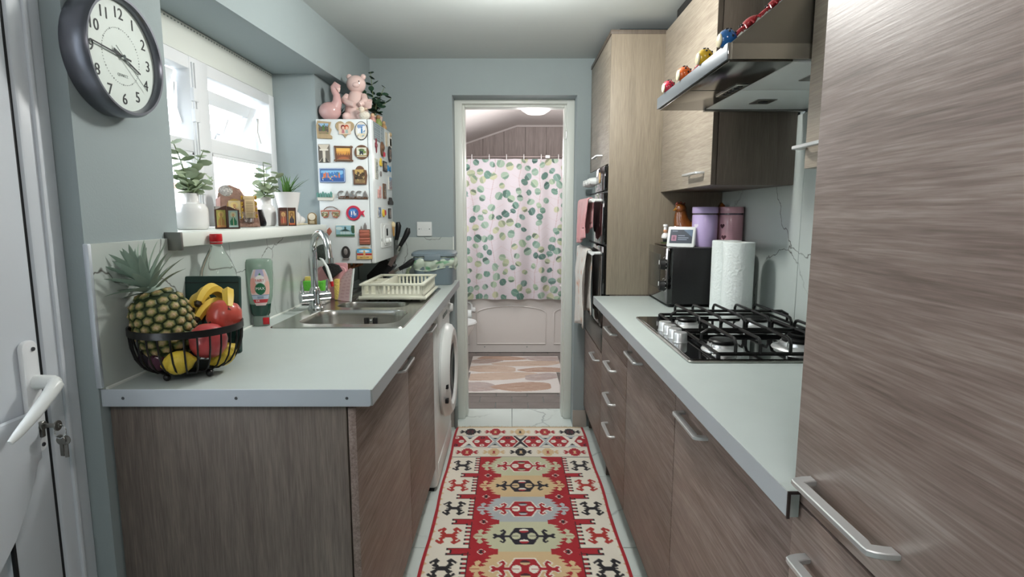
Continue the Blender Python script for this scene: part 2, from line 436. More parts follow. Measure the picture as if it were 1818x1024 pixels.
struct('wall_front', MB().box(-1.2, 1.2, -1.5, -1.4, 0, CZ), M_WALL, 'kitchen wall behind the viewer')

# wall tiles: left splashback, far splashback, right splashback, each tile its own piece on the wall
def wall_tiles(wall, axis, pos, a0, a1, z0, z1, cuts, sgn, m=M_MARBLE):
    W = bpy.data.objects[wall]; e = [a0] + list(cuts) + [a1]
    for p, q in zip(e, e[1:]):
        p += 0.001; q -= 0.001
        lo, hi = sorted((pos, pos + sgn * 0.008))
        mb = MB()
        if axis == 'X': mb.box(lo, hi, p, q, z0, z1, bev=0.001, seg=1)
        else: mb.box(p, q, lo, hi, z0, z1, bev=0.001, seg=1)
        mb.build('tile', m, W)
wall_tiles('wall_left', 'X', -0.91, 1.203, 3.29, 0.901, 1.222, (1.80, 2.40, 3.0), 1)
for o in list(bpy.data.objects['wall_left'].children)[1:3]: pass
wall_tiles('wall_back', 'Y', 3.30, -0.90, -0.345, 0.901, 1.152, (), -1)
wall_tiles('wall_right', 'X', 0.985, 0.772, 2.648, 0.901, 1.62, (1.30, 1.92), -1)
MB().box(-0.345, -0.339, 3.288, 3.30, 0.9, 1.156).build('edge_trim', M_WHITE, bpy.data.objects['wall_back'])
MB().box(-0.912, -0.90, 1.196, 1.206, 0.905, 1.222, bev=0.002).build('edge_trim', M_ALU, bpy.data.objects['wall_left'])
MB().box(-0.345, -0.33, 3.262, 3.30, 0, 0.14, bev=0.002).build('tile', M_GROUT, bpy.data.objects['wall_back'])

for sx, x0, x1 in (('left', -0.42, -0.335), ('right', 0.368, 0.452)):
    struct('baseboard_' + sx, MB().box(x0, x1, 3.288, 3.30, 0, 0.105, bev=0.002), mat('skirting_tile_' + sx, '#a9a39c', 0.4, var=0.06), 'tile skirting beside the doorway')

# bathroom door frame
dfm = MB()
dfm.box(-0.341, -0.295, 3.43, 3.62, 0, 1.95, bev=0.004); dfm.box(0.325, 0.371, 3.43, 3.62, 0, 1.95, bev=0.004); dfm.box(-0.340, 0.370, 3.4315, 3.6185, 1.93, 1.953, bev=0.004)
fr = struct('trim_1', dfm, M_WHITE, 'white wooden frame of the bathroom doorway')
MB().box(-0.297, -0.283, 3.47, 3.56, 0, 1.93, bev=0.003).build('door_stop', M_WHITE, fr)
MB().box(0.313, 0.327, 3.47, 3.56, 0, 1.93, bev=0.003).build('door_stop', M_WHITE, fr)
MB().box(-0.283, 0.313, 3.47, 3.56, 1.918, 1.932, bev=0.003).build('door_stop', M_WHITE, fr)
MB().box(0.320, 0.326, 3.432, 3.462, 1.73, 1.775, bev=0.002).build('latch_plate', M_NICKEL, fr)
MB().box(-0.297, -0.293, 3.436, 3.466, 1.70, 1.79, bev=0.001).build('hinge_leaf', M_WHITE, fr)

# bathroom shell
bw = MB(); bw.box(-1.05, -0.95, 3.62, 6.0, 0, 2.3)
struct('wall_bathroom_left', bw, M_BWALL, 'pale bathroom wall behind the toilet')
struct('wall_bathroom_right', MB().box(1.0, 1.1, 3.62, 6.0, 0, 2.3), M_BWALL, 'pale bathroom wall')
wbb = struct('wall_bathroom_back', MB().box(-1.05, 1.1, 5.91, 6.0, 0, 2.3), M_GROUT, 'bathroom wall of upright wood grain panels')
for i in range(9):
    x = -0.948 + 0.2165 * i
    MB().box(x + 0.001, x + 0.2155, 5.90, 5.912, 0.5, 2.2, bev=0.0015, seg=1).build('panel', M_BPANEL, wbb)
struct('ceiling_bathroom', MB().prism([(-1.05, 1.845), (-0.95, 1.845), (-0.5, 1.995), (0.05, 2.18), (1.1, 2.18), (1.1, 2.35), (-1.05, 2.35)], 'Y', 3.62, 6.0), M_BWALL, 'sloping bathroom ceiling')
struct('trim_2', MB().prism([(-0.95, 1.83), (-0.5, 1.98), (0.05, 2.163), (1.0, 2.163), (1.0, 2.18), (0.05, 2.18), (-0.5, 1.997), (-0.95, 1.847)], 'Y', 5.885, 5.90), M_BWALL, 'white bead along the bathroom ceiling edge')

# ------------------------------------------------------------------ window
WX = -1.10
win = MB()
Y0, Y1, Z0, Z1 = 1.545, 2.695, 1.237, 1.822
YM0, YM1 = 2.00, 2.115
ZT0, ZT1 = 1.508, 1.56
win.box(WX-0.06, WX, Y0, Y0+0.05, Z0, Z1, bev=0.004); win.box(WX-0.06, WX, Y1-0.055, Y1, Z0, Z1, bev=0.004)
win.box(WX-0.0585, WX-0.0012, Y0+0.0015, Y1-0.0015, Z1-0.045, Z1-0.0012, bev=0.004); win.box(WX-0.0585, WX-0.0012, Y0+0.0015, Y1-0.0015, Z0+0.0012, Z0+0.045, bev=0.004)
win.box(WX-0.061, WX+0.002, YM0, YM1, Z0+0.002, Z1-0.002, bev=0.005)
win.box(WX-0.06, WX-0.002, YM1, Y1, ZT0, ZT1, bev=0.004); win.box(WX-0.06, WX-0.002, Y0, YM0, ZT0-0.01, ZT1-0.02, bev=0.004)
w1 = struct('window_1', win, M_UPVC, 'white double window with both top vents propped open')
MB().box(WX-0.08, WX-0.005, 1.541, 2.70, 1.822, 1.924, bev=0.003).build('head_board', M_WHITE, w1)
pb = MB()
for i in range(60): pb.box(WX-0.006, WX-0.003, 1.56 + i*0.019, 1.566 + i*0.019, 1.912, 1.916)
pb.build('perforated_bead', M_INKG, w1)
for ya, yb, zt in ((Y0+0.05, YM0, ZT0-0.01), (YM1, Y1-0.055, ZT0)):
    MB().box(WX-0.036, WX-0.030, ya, yb, Z0+0.045, zt).build('pane', M_GLASS, w1)
    bd = MB(); bd.box(WX-0.012, WX-0.003, ya, ya+0.012, Z0+0.045, zt, bev=0.002); bd.box(WX-0.012, WX-0.003, yb-0.012, yb, Z0+0.045, zt, bev=0.002)
    bd.box(WX-0.012, WX-0.003, ya, yb, Z0+0.045, Z0+0.057, bev=0.002); bd.box(WX-0.012, WX-0.003, ya, yb, zt-0.012, zt, bev=0.002)
    bd.build('glazing_bead', M_UPVC, w1)
def vent(ya, yb, zb, zt, tilt):
    # hinged along its top edge, foot swung outwards
    Mx = TR(WX-0.045, 0, zt) @ RY(tilt)
    h = zt - zb; w = 0.052; mb = MB()
    for a in ((ya, ya+w, -h, 0), (yb-w, yb, -h, 0)): mb.box(-0.055, 0.0, *a, bev=0.004, M=Mx)
    for a in ((ya+0.0015, yb-0.0015, -w, -0.0015), (ya+0.0015, yb-0.0015, -h+0.0015, -h+w)): mb.box(-0.0535, -0.0015, *a, bev=0.004, M=Mx)
    s = mb.build('vent_sash', M_UPVC, w1)
    MB().box(-0.032, -0.026, ya+w, yb-w, -h+w, -w, M=Mx).build('pane', M_GLASS, s)
    g = MB(); g.box(-0.052, -0.046, ya+0.008, ya+0.014, -h+0.01, -0.01, M=Mx); g.box(-0.052, -0.046, yb-0.014, yb-0.008, -h+0.01, -0.01, M=Mx); g.box(-0.057, -0.05, ya+0.004, yb-0.004, -0.012, -0.004, M=Mx)
    g.box(-0.062, -0.054, yb-0.006, yb+0.003, -h, 0, M=Mx); g.build('gasket', M_GASKET, s)
    hd = MB(); ym = (ya + yb) / 2
    hd.box(0, 0.012, ym-0.012, ym+0.012, -h+0.010, -h+0.044, bev=0.003, M=Mx); hd.box(0.010, 0.022, ym-0.006, ym+0.006, -h+0.02, -h+0.12, bev=0.004, M=Mx)
    hd.build('handle', M_UPVC, s)
    st = MB(); st.tube([(WX-0.04, yb+0.005, zb+0.05), (WX-0.05, yb, zb+0.10), (WX-0.045, yb, zt-0.04)], 0.006, 6)
    st.build('stay', M_NICKEL, s)
vent(Y0+0.055, YM0-0.012, ZT1-0.015, Z1-0.052, 19)
vent(YM1+0.008, Y1-0.085, ZT1-0.01, Z1-0.072, 22)
lk = MB()
for zz in (1.60, 1.67): lk.box(WX-0.002, WX+0.012, YM0-0.002, YM0+0.03, zz, zz+0.045, bev=0.003)
lk.box(WX, WX+0.008, YM0+0.006, YM0+0.012, 1.30, 1.80); lk.box(WX, WX+0.008, YM0+0.02, YM0+0.026, 1.30, 1.80)
lk.box(WX-0.002, WX+0.012, YM0-0.002, YM0+0.03, 1.42, 1.45, bev=0.003)
lk.build('lock_bar', M_UPVC, w1)
MB().box(WX-0.01, -0.868, 1.487, 2.66, 1.198, 1.237, bev=0.006).build('sill', M_WHITE, w1)
ec = MB(); ec.box(-0.912, -0.866, 1.478, 1.488, 1.19, 1.238, bev=0.002); ec.build('sill_end_cap', M_STEELD, w1)

# outside the window: a rendered garden wall with a coping, and a neighbour's tiled roof
ow = thing('boundary_wall', 'pale rendered garden wall with red coping outside the window', 'wall', (-3.2, 2.6, 0))
MB().box(-3.3, -3.1, -2.0, 7.0, -0.3, 1.52).build('wall_face', mat('pale_render', '#d8d2cb', 0.9, bump=0.2, bs=30), ow)
cop = None
for i in range(18):
    b_ = MB().box(-3.34, -3.06, -2.0 + 0.5*i + 0.004, -1.5 + 0.5*i - 0.004, 1.52, 1.57, bev=0.008, seg=1)
    b_.build('coping_stone', mat('terracotta_coping', '#b98a76', 0.8, var=0.15) if cop is None else cop.data.materials[0], ow) if cop else None
    if cop is None: cop = b_.build('coping_stone', mat('terracotta_coping', '#b98a76', 0.8, var=0.15), ow)
gd = struct('ground_outside', MB().box(-8, -1.25, -3, 9, -0.4, -0.3), mat('paving_outside', '#bdb8b0', 0.9), 'pale paving outside the window')

# ------------------------------------------------------------------ back door (left)
d1 = MB()
d1.box(-0.985, -0.95, 1.118, 1.198, 0, 2.06, bev=0.006); d1.box(-0.985, -0.95, 0.18, 0.255, 0, 2.06, bev=0.006); d1.box(-0.984, -0.951, 0.182, 1.196, 2.0, 2.08, bev=0.006)
door = struct('door_1', d1, M_UPVCD, 'white plastic glazed back door')
MB().box(-0.952, -0.943, 1.150, 1.160, 0, 2.06, bev=0.003).build('frame_bead', M_UPVCD, door)
MB().box(-0.975, -0.958, 1.110, 1.120, 0, 2.0).build('gasket', M_GASKET, door)
lf = MB()
DX = -0.955
lf.box(DX-0.06, DX, 1.00, 1.111, 0.02, 1.995, bev=0.005); lf.box(DX-0.06, DX, 0.262, 0.372, 0.02, 1.995, bev=0.005)
lf.box(DX-0.058, DX-0.001, 0.264, 1.109, 1.885, 1.993, bev=0.005); lf.box(DX-0.058, DX-0.001, 0.264, 1.109, 0.022, 0.14, bev=0.005); lf.box(DX-0.058, DX-0.001, 0.264, 1.109, 0.80, 0.905, bev=0.005)
leaf = lf.build('door_leaf', M_UPVCD, door)
MB().box(DX-0.036, DX-0.03, 0.37, 1.002, 0.90, 1.89).build('pane', M_GLASS, leaf)
gb = MB()
gb.box(DX-0.02, DX+0.006, 0.985, 1.004, 0.90, 1.89, bev=0.004); gb.box(DX-0.02, DX+0.006, 0.37, 1.004, 0.90, 0.92, bev=0.004); gb.box(DX-0.02, DX+0.006, 0.37, 0.389, 0.90, 1.89, bev=0.004)
gb.build('glazing_bead', M_UPVC, leaf)
pn = MB(); pn.box(DX-0.04, DX-0.012, 0.37, 1.002, 0.14, 0.80)
pn.prism([(0.42, 0.2), (0.95, 0.2), (0.95, 0.62)] + arc((0.685, 0.56), 0.27, 12, 168, 12) + [(0.42, 0.62)], 'X', DX-0.012, DX-0.002, bev=0.006)
pn.build('lower_panel', M_UPVCD, leaf)
MB().prism([(1.075, 0.90), (1.075, 0.80)] + arc((0.685, 0.92), 0.40, -18, -162, 14) + [(0.295, 0.80), (0.295, 0.90)], 'X', DX, DX+0.018, bev=0.008, seg=2).build('curved_rail', M_UPVCD, leaf)
MB().box(DX-0.002, DX+0.004, 1.000, 1.006, 0.03, 0.80).build('panel_groove', M_GASKET, leaf)
hp = MB(); hp.prism(rrect(1.059, 1.096, 0.812, 1.04, 0.016), 'X', DX, DX+0.012, bev=0.004, seg=2)
hpo = hp.build('handle_plate', M_UPVC, leaf)
lv = MB(); lv.tube([(DX+0.010, 1.083, 0.955), (DX+0.044, 1.083, 0.955), (DX+0.056, 1.075, 0.952), (DX+0.058, 1.055, 0.938), (DX+0.056, 1.02, 0.911), (DX+0.052, 0.985, 0.886), (DX+0.050, 0.970, 0.876)], [0.015, 0.014, 0.0135, 0.0125, 0.011, 0.008, 0.005], 12)
lv.ell((DX+0.05, 1.08, 0.955), (0.013, 0.013, 0.013), 12, 8)
lv.build('lever', M_WHITEPL, leaf)
sw = MB()
for z in (1.022, 0.826): sw.lathe([(0, 0.003), (0.004, 0.003), (0.0045, 0)], 10, M=TR(DX+0.011, 1.083, z) @ FPX)
sw.build('screw', M_SCREW, leaf)
cy = MB(); cy.prism(circ(1.081, 0.866, 0.009, n=16), 'X', DX+0.01, DX+0.020, bev=0.001); cy.box(DX+0.01, DX+0.018, 1.0765, 1.0855, 0.842, 0.864, bev=0.002)
cy.build('lock_cylinder', M_STEELD, leaf)
ky = thing('bunch_of_keys', 'small bunch of keys hanging from the key in the back door lock', 'keys', (DX+0.02, 1.081, 0.866))
kk = MB(); kk.box(DX+0.012, DX+0.05, 1.0795, 1.0825, 0.8615, 0.8705, bev=0.001); kk.prism(circ(1.081, 0.866, 0.0095, 0.0105, n=14), 'X', DX+0.045, DX+0.048); kk.build('key_in_lock', M_STEELD, ky)
rg = MB(); rg.tube([(DX+0.050 + 0.0115*math.cos(a), 1.081 + 0.003*math.sin(a), 0.853 + 0.0125*math.sin(a)) for a in np.linspace(0, 2*math.pi, 20, endpoint=False)], 0.0011, 6, closed=True); rg.build('key_ring', M_CHROME, ky)
for j, (dx, a) in enumerate(((0.0, 6), (0.006, -10), (-0.005, 18))):
    q = MB(); Mk = TR(DX+0.050+dx, 1.081+0.004*j, 0.842) @ RX(a) @ RY(a * 0.8)
    q.prism(circ(0, -0.008, 0.0095, n=14), 'Y', -0.001, 0.001, M=Mk); q.box(-0.0035, 0.0035, -0.001, 0.001, -0.042, -0.014, M=Mk)
    q.build('key', M_STEELD, ky)
# lamp fittings
cl = thing('ceiling_light', 'white flush ceiling lamp of the kitchen', 'lamp', (0.03, 1.98, CZ))
MB().lathe([(0, 0), (0.13, 0), (0.135, -0.012), (0.12, -0.02), (0, -0.02)], 32, M=TR(0.03, 1.98, CZ-0.001)).build('base_plate', M_WHITEPL, cl)
bd_ = thing('bathroom_ceiling_light', 'white glass dome lamp on the bathroom ceiling', 'lamp', (0.185, 4.5, 2.18))
MB().lathe([(0, -0.0), (0.155, 0), (0.16, -0.02), (0.15, -0.03), (0, -0.03)], 32, M=TR(0.185, 4.5, 2.179)).build('base_ring', M_WHITEPL, bd_)
MB().lathe([(0.15, -0.03), (0.14, -0.06), (0.11, -0.10), (0.07, -0.125), (0, -0.135)], 32, M=TR(0.185, 4.5, 2.179)).build('glass_dome', mat('opal_glass', '#efe9e2', 0.25, emit=0.35), bd_)
# ------------------------------------------------------------------ left run: base cabinets, worktop, sink, washing machine
def handle_mesh(L=0.155, h=0.032, w=0.008, t=0.015):
    # bow handle: length along x, standing off along y, strap width along z
    f = 0.012
    out = [(-L/2 - f, 0)] + [(-L/2 - f*math.cos(R(a)) , h*math.sin(R(a))) for a in (25, 50, 75)] + [(-L/2 + 0.004, h), (L/2 - 0.004, h)] + [(L/2 + f*math.cos(R(a)), h*math.sin(R(a))) for a in (75, 50, 25)] + [(L/2 + f, 0)]
    inn = [(L/2 + f - t, 0)] + [(L/2 + f*math.cos(R(a)) - t, (h)*math.sin(R(a)) - t*0.4) for a in (25, 50)] + [(L/2 - t, h - t), (-L/2 + t, h - t)] + [(-L/2 - f*math.cos(R(a)) + t, h*math.sin(R(a)) - t*0.4) for a in (50, 25)] + [(-L/2 - f + t, 0)]
    mb = MB(); mb.prism(out + inn, 'Z', -w/2, w/2, bev=0.0012)
    o = mb.build('handle', M_NICKEL, None, ang=28); me = o.data; bpy.data.objects.remove(o)
    return me
HM = handle_mesh()
def handle(parent, base, face, px, y, z, name='handle', scale=1.0):
    """Bow handle lying along Y on a door facing +X (face=1) or -X (face=-1)."""
    M = frame((0, 1, 0), (face, 0, 0), (0, 0, 1 if face < 0 else -1), (px - base[0], y - base[1], z - base[2]))
    o = put(HM, name, parent, M @ Matrix.Scale(scale, 4)); o['label'] = 'satin metal bow handle'; return o

LX = -0.352                      # face of the left doors
ep = solo('end_panel', MB().box(-0.905, -0.374, 1.222, 1.240, 0.0, 0.862, bev=0.0015), M_WOOD_Z, 'grey oak end panel below the fruit bowl end of the left worktop', 'panel', (-0.64, 1.231, 0))
def base_unit(y0, y1, hy, label):
    b = (-0.63, (y0+y1)/2, 0); t = thing('base_cabinet', label, 'cabinet', b)
    c = MB(); c.box(-0.895, -0.374, y0+0.019, y0+0.036, 0.12, 0.86); c.box(-0.895, -0.374, y1-0.018, y1-0.001, 0.12, 0.86); c.box(-0.895, -0.374, y0+0.03, y1-0.01, 0.12, 0.138); c.box(-0.899, -0.89, y0+0.03, y1-0.01, 0.12, 0.86)
    c.build('carcass', M_WOOD_Z, t)
    MB().box(-0.43, -0.414, y0+0.02, y1, 0.0, 0.119).build('plinth', M_WOOD_DK, t)
    d = MB().box(LX-0.018, LX, y0, y1-0.003, 0.125, 0.852, bev=0.0012).build('door', M_WOOD_Y, t)
    handle(d, b, 1, LX, hy, 0.815)
    return t
base_unit(1.222, 1.860, 1.73, 'grey oak base cabinet under the main sink bowl, next to end panel')
base_unit(1.862, 2.462, 2.30, 'grey oak base cabinet between its twin and the white washing machine')

wt = thing('worktop', 'pale grey worktop with the sink and the fruit bowl on it', 'worktop', (-0.61, 2.24, 0.862))
HX0, HX1, HY0, HY1 = -0.80, -0.385, 1.915, 2.455
m_ = MB()
m_.box(-0.902, -0.311, 1.206, HY0, 0.863, 0.90); m_.box(-0.902, -0.311, HY1, 3.291, 0.863, 0.90); m_.box(-0.902, HX0, HY0, HY1, 0.863, 0.90); m_.box(HX1, -0.311, HY0, HY1, 0.863, 0.90)
m_.build('slab', M_TOP, wt)
MB().box(-0.312, -0.3095, 1.207, 3.291, 0.863, 0.8995).build('edge_strip', M_EDGE, wt)
et = MB().prism([(-0.908, 0.862), (-0.322, 0.862)] + arc((-0.318, 0.868), 0.006, -90, 0, 4) + arc((-0.318, 0.8955), 0.006, 0, 90, 4) + [(-0.908, 0.9015)], 'Y', 1.2025, 1.206, bev=0.001).build('metal_edge_trim', M_ALU, wt)
sc = None
for x in (-0.86, -0.61, -0.365):
    s = MB().lathe([(0, 0.001), (0.003, 0.001), (0.0036, 0)], 12, M=TR(x, 1.2024, 0.8815) @ FNY)
    s.build('screw', M_SCREW, et)
MB().tube([(-0.898, 1.21, 0.902), (-0.898, 3.28, 0.902)], 0.004, 6).build('sealant_bead', M_WHITE, wt)

# sink
def loop(bm, pts, z): return [bm.verts.new((x, y, z)) for x, y in pts]
sk = thing('kitchen_sink', 'stainless steel one and a half bowl sink with a ridged drainer', 'sink', (-0.60, 2.40, 0.9))
mb = MB(); bm = mb.bm
b1 = rrect(-0.765, -0.405, 1.935, 2.225, 0.07, 6); b2 = rrect(-0.735, -0.44, 2.285, 2.435, 0.06, 6)
outer = rrect(-0.825, -0.372, 1.882, 2.915, 0.02, 4)
L0 = loop(bm, outer, 0.9045); L1 = loop(bm, b1, 0.9045); L2 = loop(bm, b2, 0.9045)
es = []
for L in (L0, L1, L2):
    for i in range(len(L)): es.append(bm.edges.new((L[i], L[(i+1) % len(L)])))
bmesh.ops.triangle_fill(bm, use_beauty=True, use_dissolve=False, edges=es)
for f in bm.faces:
    if f.normal.z < 0: f.normal_flip()
Lr = loop(bm, [(x*1.0 + (0.003 if x > -0.6 else -0.003), y + (0.003 if y > 2.4 else -0.003)) for x, y in outer], 0.9002)
for i in range(len(L0)):
    j = (i+1) % len(L0); bm.faces.new((L0[i], Lr[i], Lr[j], L0[j]))
mb.build('sink_top', M_STEEL, sk)
def bowl(b, depth, name):
    cx = sum(p[0] for p in b)/len(b); cy = sum(p[1] for p in b)/len(b)
    mb = MB(); bm = mb.bm; prev = loop(bm, b, 0.9045)
    for sc_, z in ((0.985, 0.900), (0.965, 0.88), (0.93, 0.9045-depth*0.85), (0.88, 0.9045-depth*0.96), (0.78, 0.9045-depth)):
        nx = loop(bm, [(cx+(x-cx)*sc_, cy+(y-cy)*sc_) for x, y in b], z)
        for i in range(len(b)):
            j = (i+1) % len(b); bm.faces.new((prev[i], prev[j], nx[j], nx[i]))
        prev = nx
    bm.faces.new(prev)
    for f in bm.faces: f.normal_update()
    o = mb.build(name, M_STEEL, sk, ang=60)
    return cx, cy, o
cx, cy, bo = bowl(b1, 0.17, 'main_bowl')
MB().lathe([(0, 0.001), (0.02, 0.001), (0.03, 0.003), (0.042, 0.002), (0.043, 0)], 24, M=TR(cx, cy, 0.7346)).build('waste_strainer', M_CHROME, bo)
of = MB()
for dx in (-0.022, -0.012, 0.012, 0.022): of.prism(rrect(dx-0.003, dx+0.003, -0.013, 0.013, 0.0029, 3), 'Z', 0, 0.002, M=TR(-0.565, 2.2125, 0.862) @ FNY)
of.build('overflow_slots', M_GASKET, bo)
MB().ell((-0.565, 2.2125, 0.862), (0.006, 0.002, 0.006), 8, 6).build('overflow_screw', M_CHROME, bo)
bowl(b2, 0.10, 'half_bowl')
for i in range(9):
    x = -0.785 + i * 0.047
    MB().tube([(x, 2.475, 0.9045), (x, 2.49, 0.9075), (x, 2.86, 0.9075), (x, 2.88, 0.9045)], [0.003, 0.007, 0.007, 0.003], 8).build('drainer_ridge', M_STEEL, sk)
# tap
tp = thing('mixer_tap', 'chrome swan neck mixer tap behind the main sink bowl', 'tap', (-0.795, 2.252, 0.9045))
bx, by = -0.795, 2.252
MB().lathe([(0, 0), (0.031, 0), (0.031, 0.006), (0.026, 0.012), (0.022, 0.03), (0.022, 0.075), (0.018, 0.085), (0.015, 0.09), (0, 0.09)], 24, M=TR(bx, by, 0.9046)).build('tap_body', M_CHROME, tp)
d = Vector((0.11, -0.13, 0)).normalized(); P0 = Vector((bx, by, 0))
pts = [P0 + Vector((0, 0, 0.985)), P0 + Vector((0, 0, 1.06)), P0 + Vector((0, 0, 1.13))]
rr = 0.078
for a in np.linspace(180, 12, 15): pts.append(P0 + d * (rr + rr*math.cos(R(a))) + Vector((0, 0, 1.135 + rr*1.0*math.sin(R(a)))))
pts.append(pts[-1] + d*0.006 + Vector((0, 0, -0.03))); pts.append(pts[-1] + d*0.004 + Vector((0, 0, -0.02)))
MB().tube(pts, [0.0145]*3 + [0.0135]*(len(pts)-3), 14).build('spout', M_CHROME, tp)
MB().lathe([(0.015, 0), (0.015, 0.02)], 14, M=TR(*(pts[-1]))).build('aerator', M_CHROME, tp)
e = Vector((0.13, 0.11, 0)).normalized()
MB().tube([P0 + e*-0.062 + Vector((0, 0, 0.955)), P0 + e*-0.058 + Vector((0, 0, 0.955)), P0 + e*0.058 + Vector((0, 0, 0.955)), P0 + e*0.062 + Vector((0, 0, 0.955))], [0.016, 0.02, 0.02, 0.016], 16).build('valve_bar', M_CHROME, tp)
for s_ in (-1, 1):
    q = P0 + e*0.048*s_
    MB().tube([q + Vector((0, 0, 0.972)), q + e*0.004*s_ + Vector((0, 0, 1.022))], [0.0055, 0.0045], 10).build('lever', M_CHROME, tp)

# washing machine
wm = thing('washing_machine', 'white front loading washing machine under the end of left worktop', 'washing machine', (-0.62, 2.775, 0))
WF = -0.345
wbm = MB(); wbm.box(-0.895, WF, 2.474, 3.075, 0.018, 0.848, bev=0.018, seg=3); wbm.build('body', M_WHITEPL, wm)
MB().box(-0.88, WF-0.02, 2.49, 3.06, 0.0, 0.02).build('foot_strip', M_GASKET, wm)
pm = MB(); pm.box(WF-0.01, WF+0.006, 2.50, 3.05, 0.745, 0.835, bev=0.006); pm.build('control_panel', M_WHITEPL, wm)
MB().lathe([(0, 0.022), (0.02, 0.02), (0.026, 0.0), (0.028, -0.002)], 20, M=TR(WF+0.008, 2.98, 0.79) @ FPX).build('programme_knob', M_WHITEPL, wm)
MB().box(WF-0.002, WF+0.010, 2.515, 2.66, 0.752, 0.828, bev=0.005).build('detergent_drawer', M_WHITEPL, wm)
bt_ = MB()
for i in range(4): bt_.box(WF+0.004, WF+0.010, 2.72+0.045*i, 2.75+0.045*i, 0.775, 0.795, bev=0.003)
bt_.build('button', M_INKG, wm)
dy, dz = 2.785, 0.505
MB().lathe([(0.155, 0.0), (0.225, 0.0), (0.235, 0.012), (0.228, 0.034), (0.205, 0.050), (0.175, 0.048), (0.158, 0.03), (0.155, 0.0)], 40, M=TR(WF+0.001, dy, dz) @ FPX).build('door_ring', M_WHITEPL, wm)
MB().lathe([(0, 0.012), (0.08, 0.012), (0.13, 0.020), (0.16, 0.036), (0.165, 0.02), (0.165, 0)], 36, M=TR(WF+0.001, dy, dz) @ FPX).build('door_glass', M_BLKGL, wm)
hg = MB()
for zz in (0.47, 0.40): hg.box(WF+0.030, WF+0.046, dy-0.226, dy-0.20, zz, zz+0.02, bev=0.002)
hg.build('hinge_cover', M_GASKET, wm)
MB().box(WF-0.002, WF+0.003, 2.50, 3.05, 0.04, 0.135, bev=0.003).build('filter_flap', M_WHITEPL, wm)

# ------------------------------------------------------------------ on the left worktop: dish rack, waste caddy, knives, washing-up things
rk = thing('dish_rack', 'cream plastic slotted dish rack standing on the drainer', 'dish rack', (-0.52, 2.62, 0.912))
x0, x1, y0, y1 = -0.655, -0.388, 2.43, 2.82
t = MB(); t.box(x0-0.012, x1+0.014, y0-0.01, y1+0.01, 0.9165, 0.924, bev=0.003); t.box(x0-0.012, x1+0.014, y0-0.01, y0-0.004, 0.9165, 0.932, bev=0.002); t.build('drip_tray', M_CREAMPL, rk)
r = MB()
for a in ((x0-0.008, x1+0.008, y0-0.008, y0+0.010), (x0-0.008, x1+0.008, y1-0.010, y1+0.008), (x0-0.008, x0+0.010, y0, y1), (x1-0.010, x1+0.008, y0, y1)): r.box(*a, 0.976, 0.986, bev=0.002)
r.box(x0+0.075, x0+0.083, y0, y1, 0.93, 0.984, bev=0.002)
for yy in (2.55, 2.68): r.box(x0, x0+0.08, yy, yy+0.006, 0.93, 0.98)
r.build('rim', M_CREAMPL, rk)
f_ = MB()
for a in ((x0, x1, y0, y0+0.005), (x0, x1, y1-0.005, y1), (x0, x0+0.005, y0, y1), (x1-0.005, x1, y0, y1)): f_.box(*a, 0.926, 0.940)
f_.box(x0, x1, y0, y1, 0.925, 0.929); f_.build('basket_floor', M_CREAMPL, rk)
def slats(M0, n, dx, dy_, w):
    o = None
    for i in range(n):
        M = M0 @ TR(dx*i, dy_*i, 0)
        if o is None:
            o = MB().box(-w/2 if dx else -0.002, w/2 if dx else 0.002, -0.002 if dx else -w/2, 0.002 if dx else w/2, 0, 0.040).build('slat', M_CREAMPL, rk, local=True); o.matrix_local = M
        else: put(o, 'slat', rk, M)
slats(TR(x0+0.09-(-0.52), y0+0.003-2.62, 0.938-0.912), 10, 0.0185, 0, 0.009)
slats(TR(x0+0.006+0.52, y0+0.003-2.62, 0.938-0.912), 3, 0.03, 0, 0.012)
slats(TR(x0+0.09+0.52, y1-0.003-2.62, 0.938-0.912), 10, 0.0185, 0, 0.009)
slats(TR(x1-0.003+0.52, y0+0.012-2.62, 0.938-0.912), 15, 0, 0.0265, 0.013)
slats(TR(x0+0.003+0.52, y0+0.012-2.62, 0.938-0.912), 15, 0, 0.0265, 0.013)

fc = thing('food_waste_caddy', 'blue grey food waste caddy with a green leaf print liner', 'bin', (-0.43, 3.14, 0.9))
M_CADDY = mat('blue_grey_plastic', '#76858d', 0.42, var=0.03)
def rloft(mb, secs, r=0.035, k=5):
    bm = mb.bm; prev = None
    for (hx, hy, z) in secs:
        q = loop(bm, rrect(-0.43-hx, -0.43+hx, 3.14-hy, 3.14+hy, r, k), z)
        if prev is None: bm.faces.new(q[::-1])
        else:
            for i in range(len(q)):
                j = (i+1) % len(q); bm.faces.new((prev[i], prev[j], q[j], q[i]))
        prev = q
    bm.faces.new(prev); return mb
rloft(MB(), [(0.098, 0.085, 0.901), (0.102, 0.089, 0.91), (0.112, 0.10, 1.05)]).build('bin_body', M_CADDY, fc)
rloft(MB(), [(0.112, 0.100, 1.056), (0.119, 0.106, 1.060), (0.119, 0.106, 1.072), (0.108, 0.096, 1.082), (0.06, 0.05, 1.086)]).build('lid', M_CADDY, fc)
MB().box(-0.475, -0.385, 3.028, 3.04, 1.035, 1.07, bev=0.006).build('lid_catch', M_CADDY, fc)
ln = Canvas(96, 20, '#b9c6b6'); random.seed(3)
for i in range(16): ln.ell(random.uniform(0, 96), random.uniform(3, 17), 3.0, 1.5, '#6fa07c', random.uniform(0, 3))
V = []; nx, nz = 96, 20; rnd = [random.uniform(-1, 1) for _ in range(40)]
